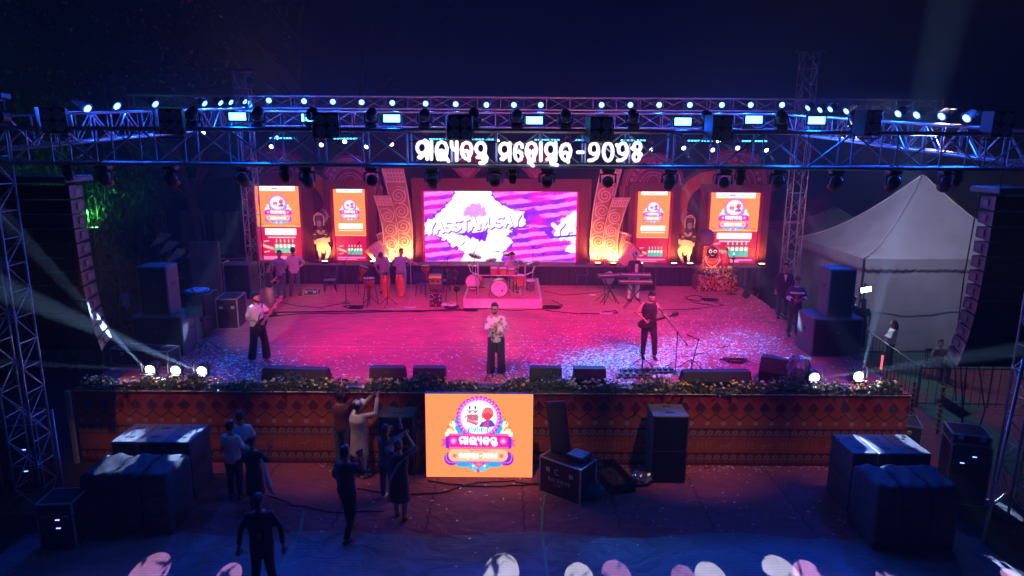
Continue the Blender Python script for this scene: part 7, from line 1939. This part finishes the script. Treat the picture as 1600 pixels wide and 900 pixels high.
# green lit foliage
m_gl = mat('bamboo_leaf', (.06, .14, .035), .55, 0, .4, 3); m_bark = mat('dry_bark', (.10, .06, .045), .9, 0, .3, 5, .6, 25)
def frondtree(label, x, y, h, n_, seed, spread):
    random.seed(seed); t = thing('bamboo_clump', label, 'tree', (x, y, 0)); tr_ = MB(); lf = MB()
    for k in range(n_):
        a = rnd()*2*PI; r = spread*(.3+.7*rnd()); hh = h*(.6+.4*rnd()); pts = []
        for i in range(9):
            q = i/8; pts.append(Vector((r*q**1.7*math.cos(a)+.3*math.cos(a), r*q**1.7*math.sin(a)+.3*math.sin(a), hh*(q-.25*q**3.5))))
        tr_.path(pts, [.04*(1-.8*i/8) for i in range(9)], 5)
        for i in range(2, 9):
            for j in range(26):
                p = pts[i].lerp(pts[i-1], rnd())+Vector((random.gauss(0, .35), random.gauss(0, .35), random.gauss(0, .3)))
                d = Vector((random.gauss(0, 1), random.gauss(0, 1), -.5+random.gauss(0, .5))).normalized(); e = d.cross(Vector((0, 0, 1))).normalized()*.035; L = random.uniform(.25, .55)
                lf.add([p, p+d*L*.5+e, p+d*L, p+d*L*.5-e], [(0, 1, 2, 3)])
    tr_.ob('trunk', m_bark, t); o_ = lf.ob('crown', m_gl, t)
for k, (px, y, h, n_, sp, lb) in enumerate(((60, 21, 9.5, 26, 3.0, 'drooping green-lit bamboo clump behind the left near tower'), (150, 26, 10.5, 26, 3.4, 'feathery green-lit bamboo clump behind the left line array'), (215, 31, 9.8, 22, 3.2, 'dim bamboo clump left of the pillared building'), (20, 28, 13, 22, 3.5, 'tall dark bamboo clump at the far left edge'))):
    frondtree(lb, Q(px, 300, y).x, y, h, n_, 40+k, sp)
q = Q(146, 357, 24); t = thing('green_lamp', 'small green flood lamp on a pole at the far left', 'lamp', (q.x, 24, 0)); MB().tube((0, .1, 0), (0, .1, q.z), .035, 8).ob('pole', m_alud, t); MB().box((0, 0, q.z), (.36, .14, .08), bev=.01).ob('housing', m_black, t); MB().box((0, -.02, q.z+.045), (.32, .1, .01)).ob('lens', mat('green_glow', (.02, .05, .02), .4, emit=(.25, 1, .45), es=6, samp=False), t)
spot((q.x, 23.7, q.z+.15), (q.x-2, 25.5, q.z+4), 700, (.10, 1, .18), 150, .9, .1)
# bare tree
def baretree(label, x, y, h, seed, leafy=0):
    random.seed(seed); t = thing('bare_tree', label, 'tree', (x, y, 0)); b = MB(); tips = []
    def grow(p, d, L, r, dep):
        pts = [p]; rs_ = [r]
        for i in range(5):
            d = (d+Vector((random.gauss(0, .12), random.gauss(0, .10), random.gauss(.02, .08)))).normalized(); p = p+d*L/5; pts.append(p); rs_.append(r*(1-.10*(i+1)))
        b.path(pts, rs_, 7 if dep < 2 else 4, cap=dep == 0)
        if dep >= 6: tips.append(p); return
        for k in range(random.choice((2, 3, 3)) if dep else 4):
            ax = Vector((random.gauss(0, 1), random.gauss(0, .8), random.gauss(.1, .5))).normalized()
            grow(pts[random.choice((3, 4, 5))], (d*.8+ax*.85).normalized(), L*random.uniform(.62, .85), rs_[-1]*random.uniform(.55, .75), dep+1)
    grow(Vector((0, 0, 0)), Vector((.06, 0, 1)), h*.38, .38, 0); b.ob('trunk', m_bark, t)
    lf = leafcloud(leafy, lambda: random.choice(tips)+Vector((random.gauss(0, .25), random.gauss(0, .25), random.gauss(-.1, .25))), .10, seed); lf.ob('crown', mat('dry_leaf', (.12, .08, .03), .7, 0, .4, 3), t)
baretree('large nearly bare tree with spreading branches rising behind the left of the backdrop', Q(310, 300, 36).x, 36, 19, 12, 1500)
baretree('second dark bare tree whose twigs reach over the centre', Q(560, 300, 48).x, 48, 22, 17, 1200)
spot(Q(398, 125, YB+.2), Q(470, 60, 38), 500, (1, .42, .28), 110, .9, .1)

# lamps on the audience-side tower behind the camera
def foh(label, src, dst, pw, colr, ang, blend=.12):
    mhead(label, src, dst, True, m_lens_dim, pw, colr, ang, blend, size=.006 if blend < .1 else .04)
t = truss('truss_bridge', 'box truss bridge over the audience behind the viewpoint', 'truss', (-11, -6.3, 10.4), (11, -6.3, 10.4), .4, .4, 1.2, .025, .012)
for x in (-10.8, 10.8): tower('lattice tower holding the audience-side bridge, at the %s' % ('left' if x < 0 else 'right'), x, -6.3, 0, 10.1, .4, .7, False)
foh('audience-side lamp following the singer', (1.2, -6.3, 10.2), P(775, 545)+Vector((0, 0, .5)), 8500, (1, .86, .72), 5.2, 1)
foh('audience-side lamp on the bass player', (-5.2, -6.3, 10.2), P(405, 520)+Vector((0, 0, .6)), 6000, (1, .82, .78), 5.5, .5)
foh('audience-side lamp on the guitarist', (5.5, -6.3, 10.2), P(1012, 515)+Vector((0, 0, .6)), 6000, (1, .80, .80), 5.5, .5)
for k, (px, py, r, pw, cc) in enumerate(((232, 888, 30, 13000, (1, .35, .85)), (357, 893, 20, 13000, (1, .35, .85)), (783, 888, 29, 20000, (.8, .75, 1)), (905, 897, 24, 20000, (1, .8, .85)), (964, 893, 24, 11000, (1, .4, .75)), (1068, 896, 20, 10000, (1, .35, .8)), (1112, 898, 26, 20000, (1, .85, .9)), (1222, 890, 28, 20000, (1, .75, .9)), (1264, 893, 24, 20000, (1, .45, .8)), (1392, 903, 20, 14000, (1, .35, .7)), (1585, 898, 12, 15000, (1, .35, .8)))):
    d = P(px, py+9, 0); src = Vector((d.x*.55+1.2*math.sin(k*2.1), -6.3, 10.2)); rad = r/FPX*(d.y*math.cos(PITCH)+HC*math.sin(PITCH)); ang = math.degrees(2*math.atan(rad/(d-src).length))
    foh(nth(k, 'the narrow lamps on the audience-side bridge'), src, d, pw*3.0, ((.95, .92, 1) if cc[1] > .6 else (1, .45, .85)), ang, .08)
t = thing('overhanging_branch', 'leafy branch reaching across behind the viewpoint', 'tree', (0, -3, 8.10))
MB().path([(-10, -1, .6), (-4, 0, .1), (3, .2, .0), (10, -.2, .3)], [.08, .06, .04, .02], 7).ob('trunk', m_bark, t)
leafcloud(2600, lambda: Vector((random.uniform(-9, 9), random.gauss(0, .16), random.gauss(-.12, .09))), .034, 77, .3).ob('crown', m_leaf, t)
# added lamps without fixtures: lavender on the tents, pinkish on the lawn
spot((XTR, 20, 8.6), (15.5, 25.5, 3.2), 1700, (.62, .58, .95), 80, .9, .2)
spot((XTR, 16.5, 8.2), (14.5, 16.5, 0), 900, (.8, .6, .7), 75, .9, .2)
# ------------------------------------------------------------------ haze
hb = MB().box((0, 55, 12.5), (320, 250, 27.5))
m_hz = bpy.data.materials.new('thin_haze'); m_hz.use_nodes = True; nn = m_hz.node_tree.nodes; nn.clear()
pv = nn.new('ShaderNodeVolumePrincipled'); oo = nn.new('ShaderNodeOutputMaterial'); m_hz.node_tree.links.new(pv.outputs[0], oo.inputs['Volume'])
pv.inputs['Color'].default_value = (.85, .9, 1, 1); pv.inputs['Density'].default_value = .0034; pv.inputs['Anisotropy'].default_value = .0
o = hb.ob('haze', m_hz); o['kind'] = 'stuff'; o['label'] = 'thin stage smoke hanging in the air'
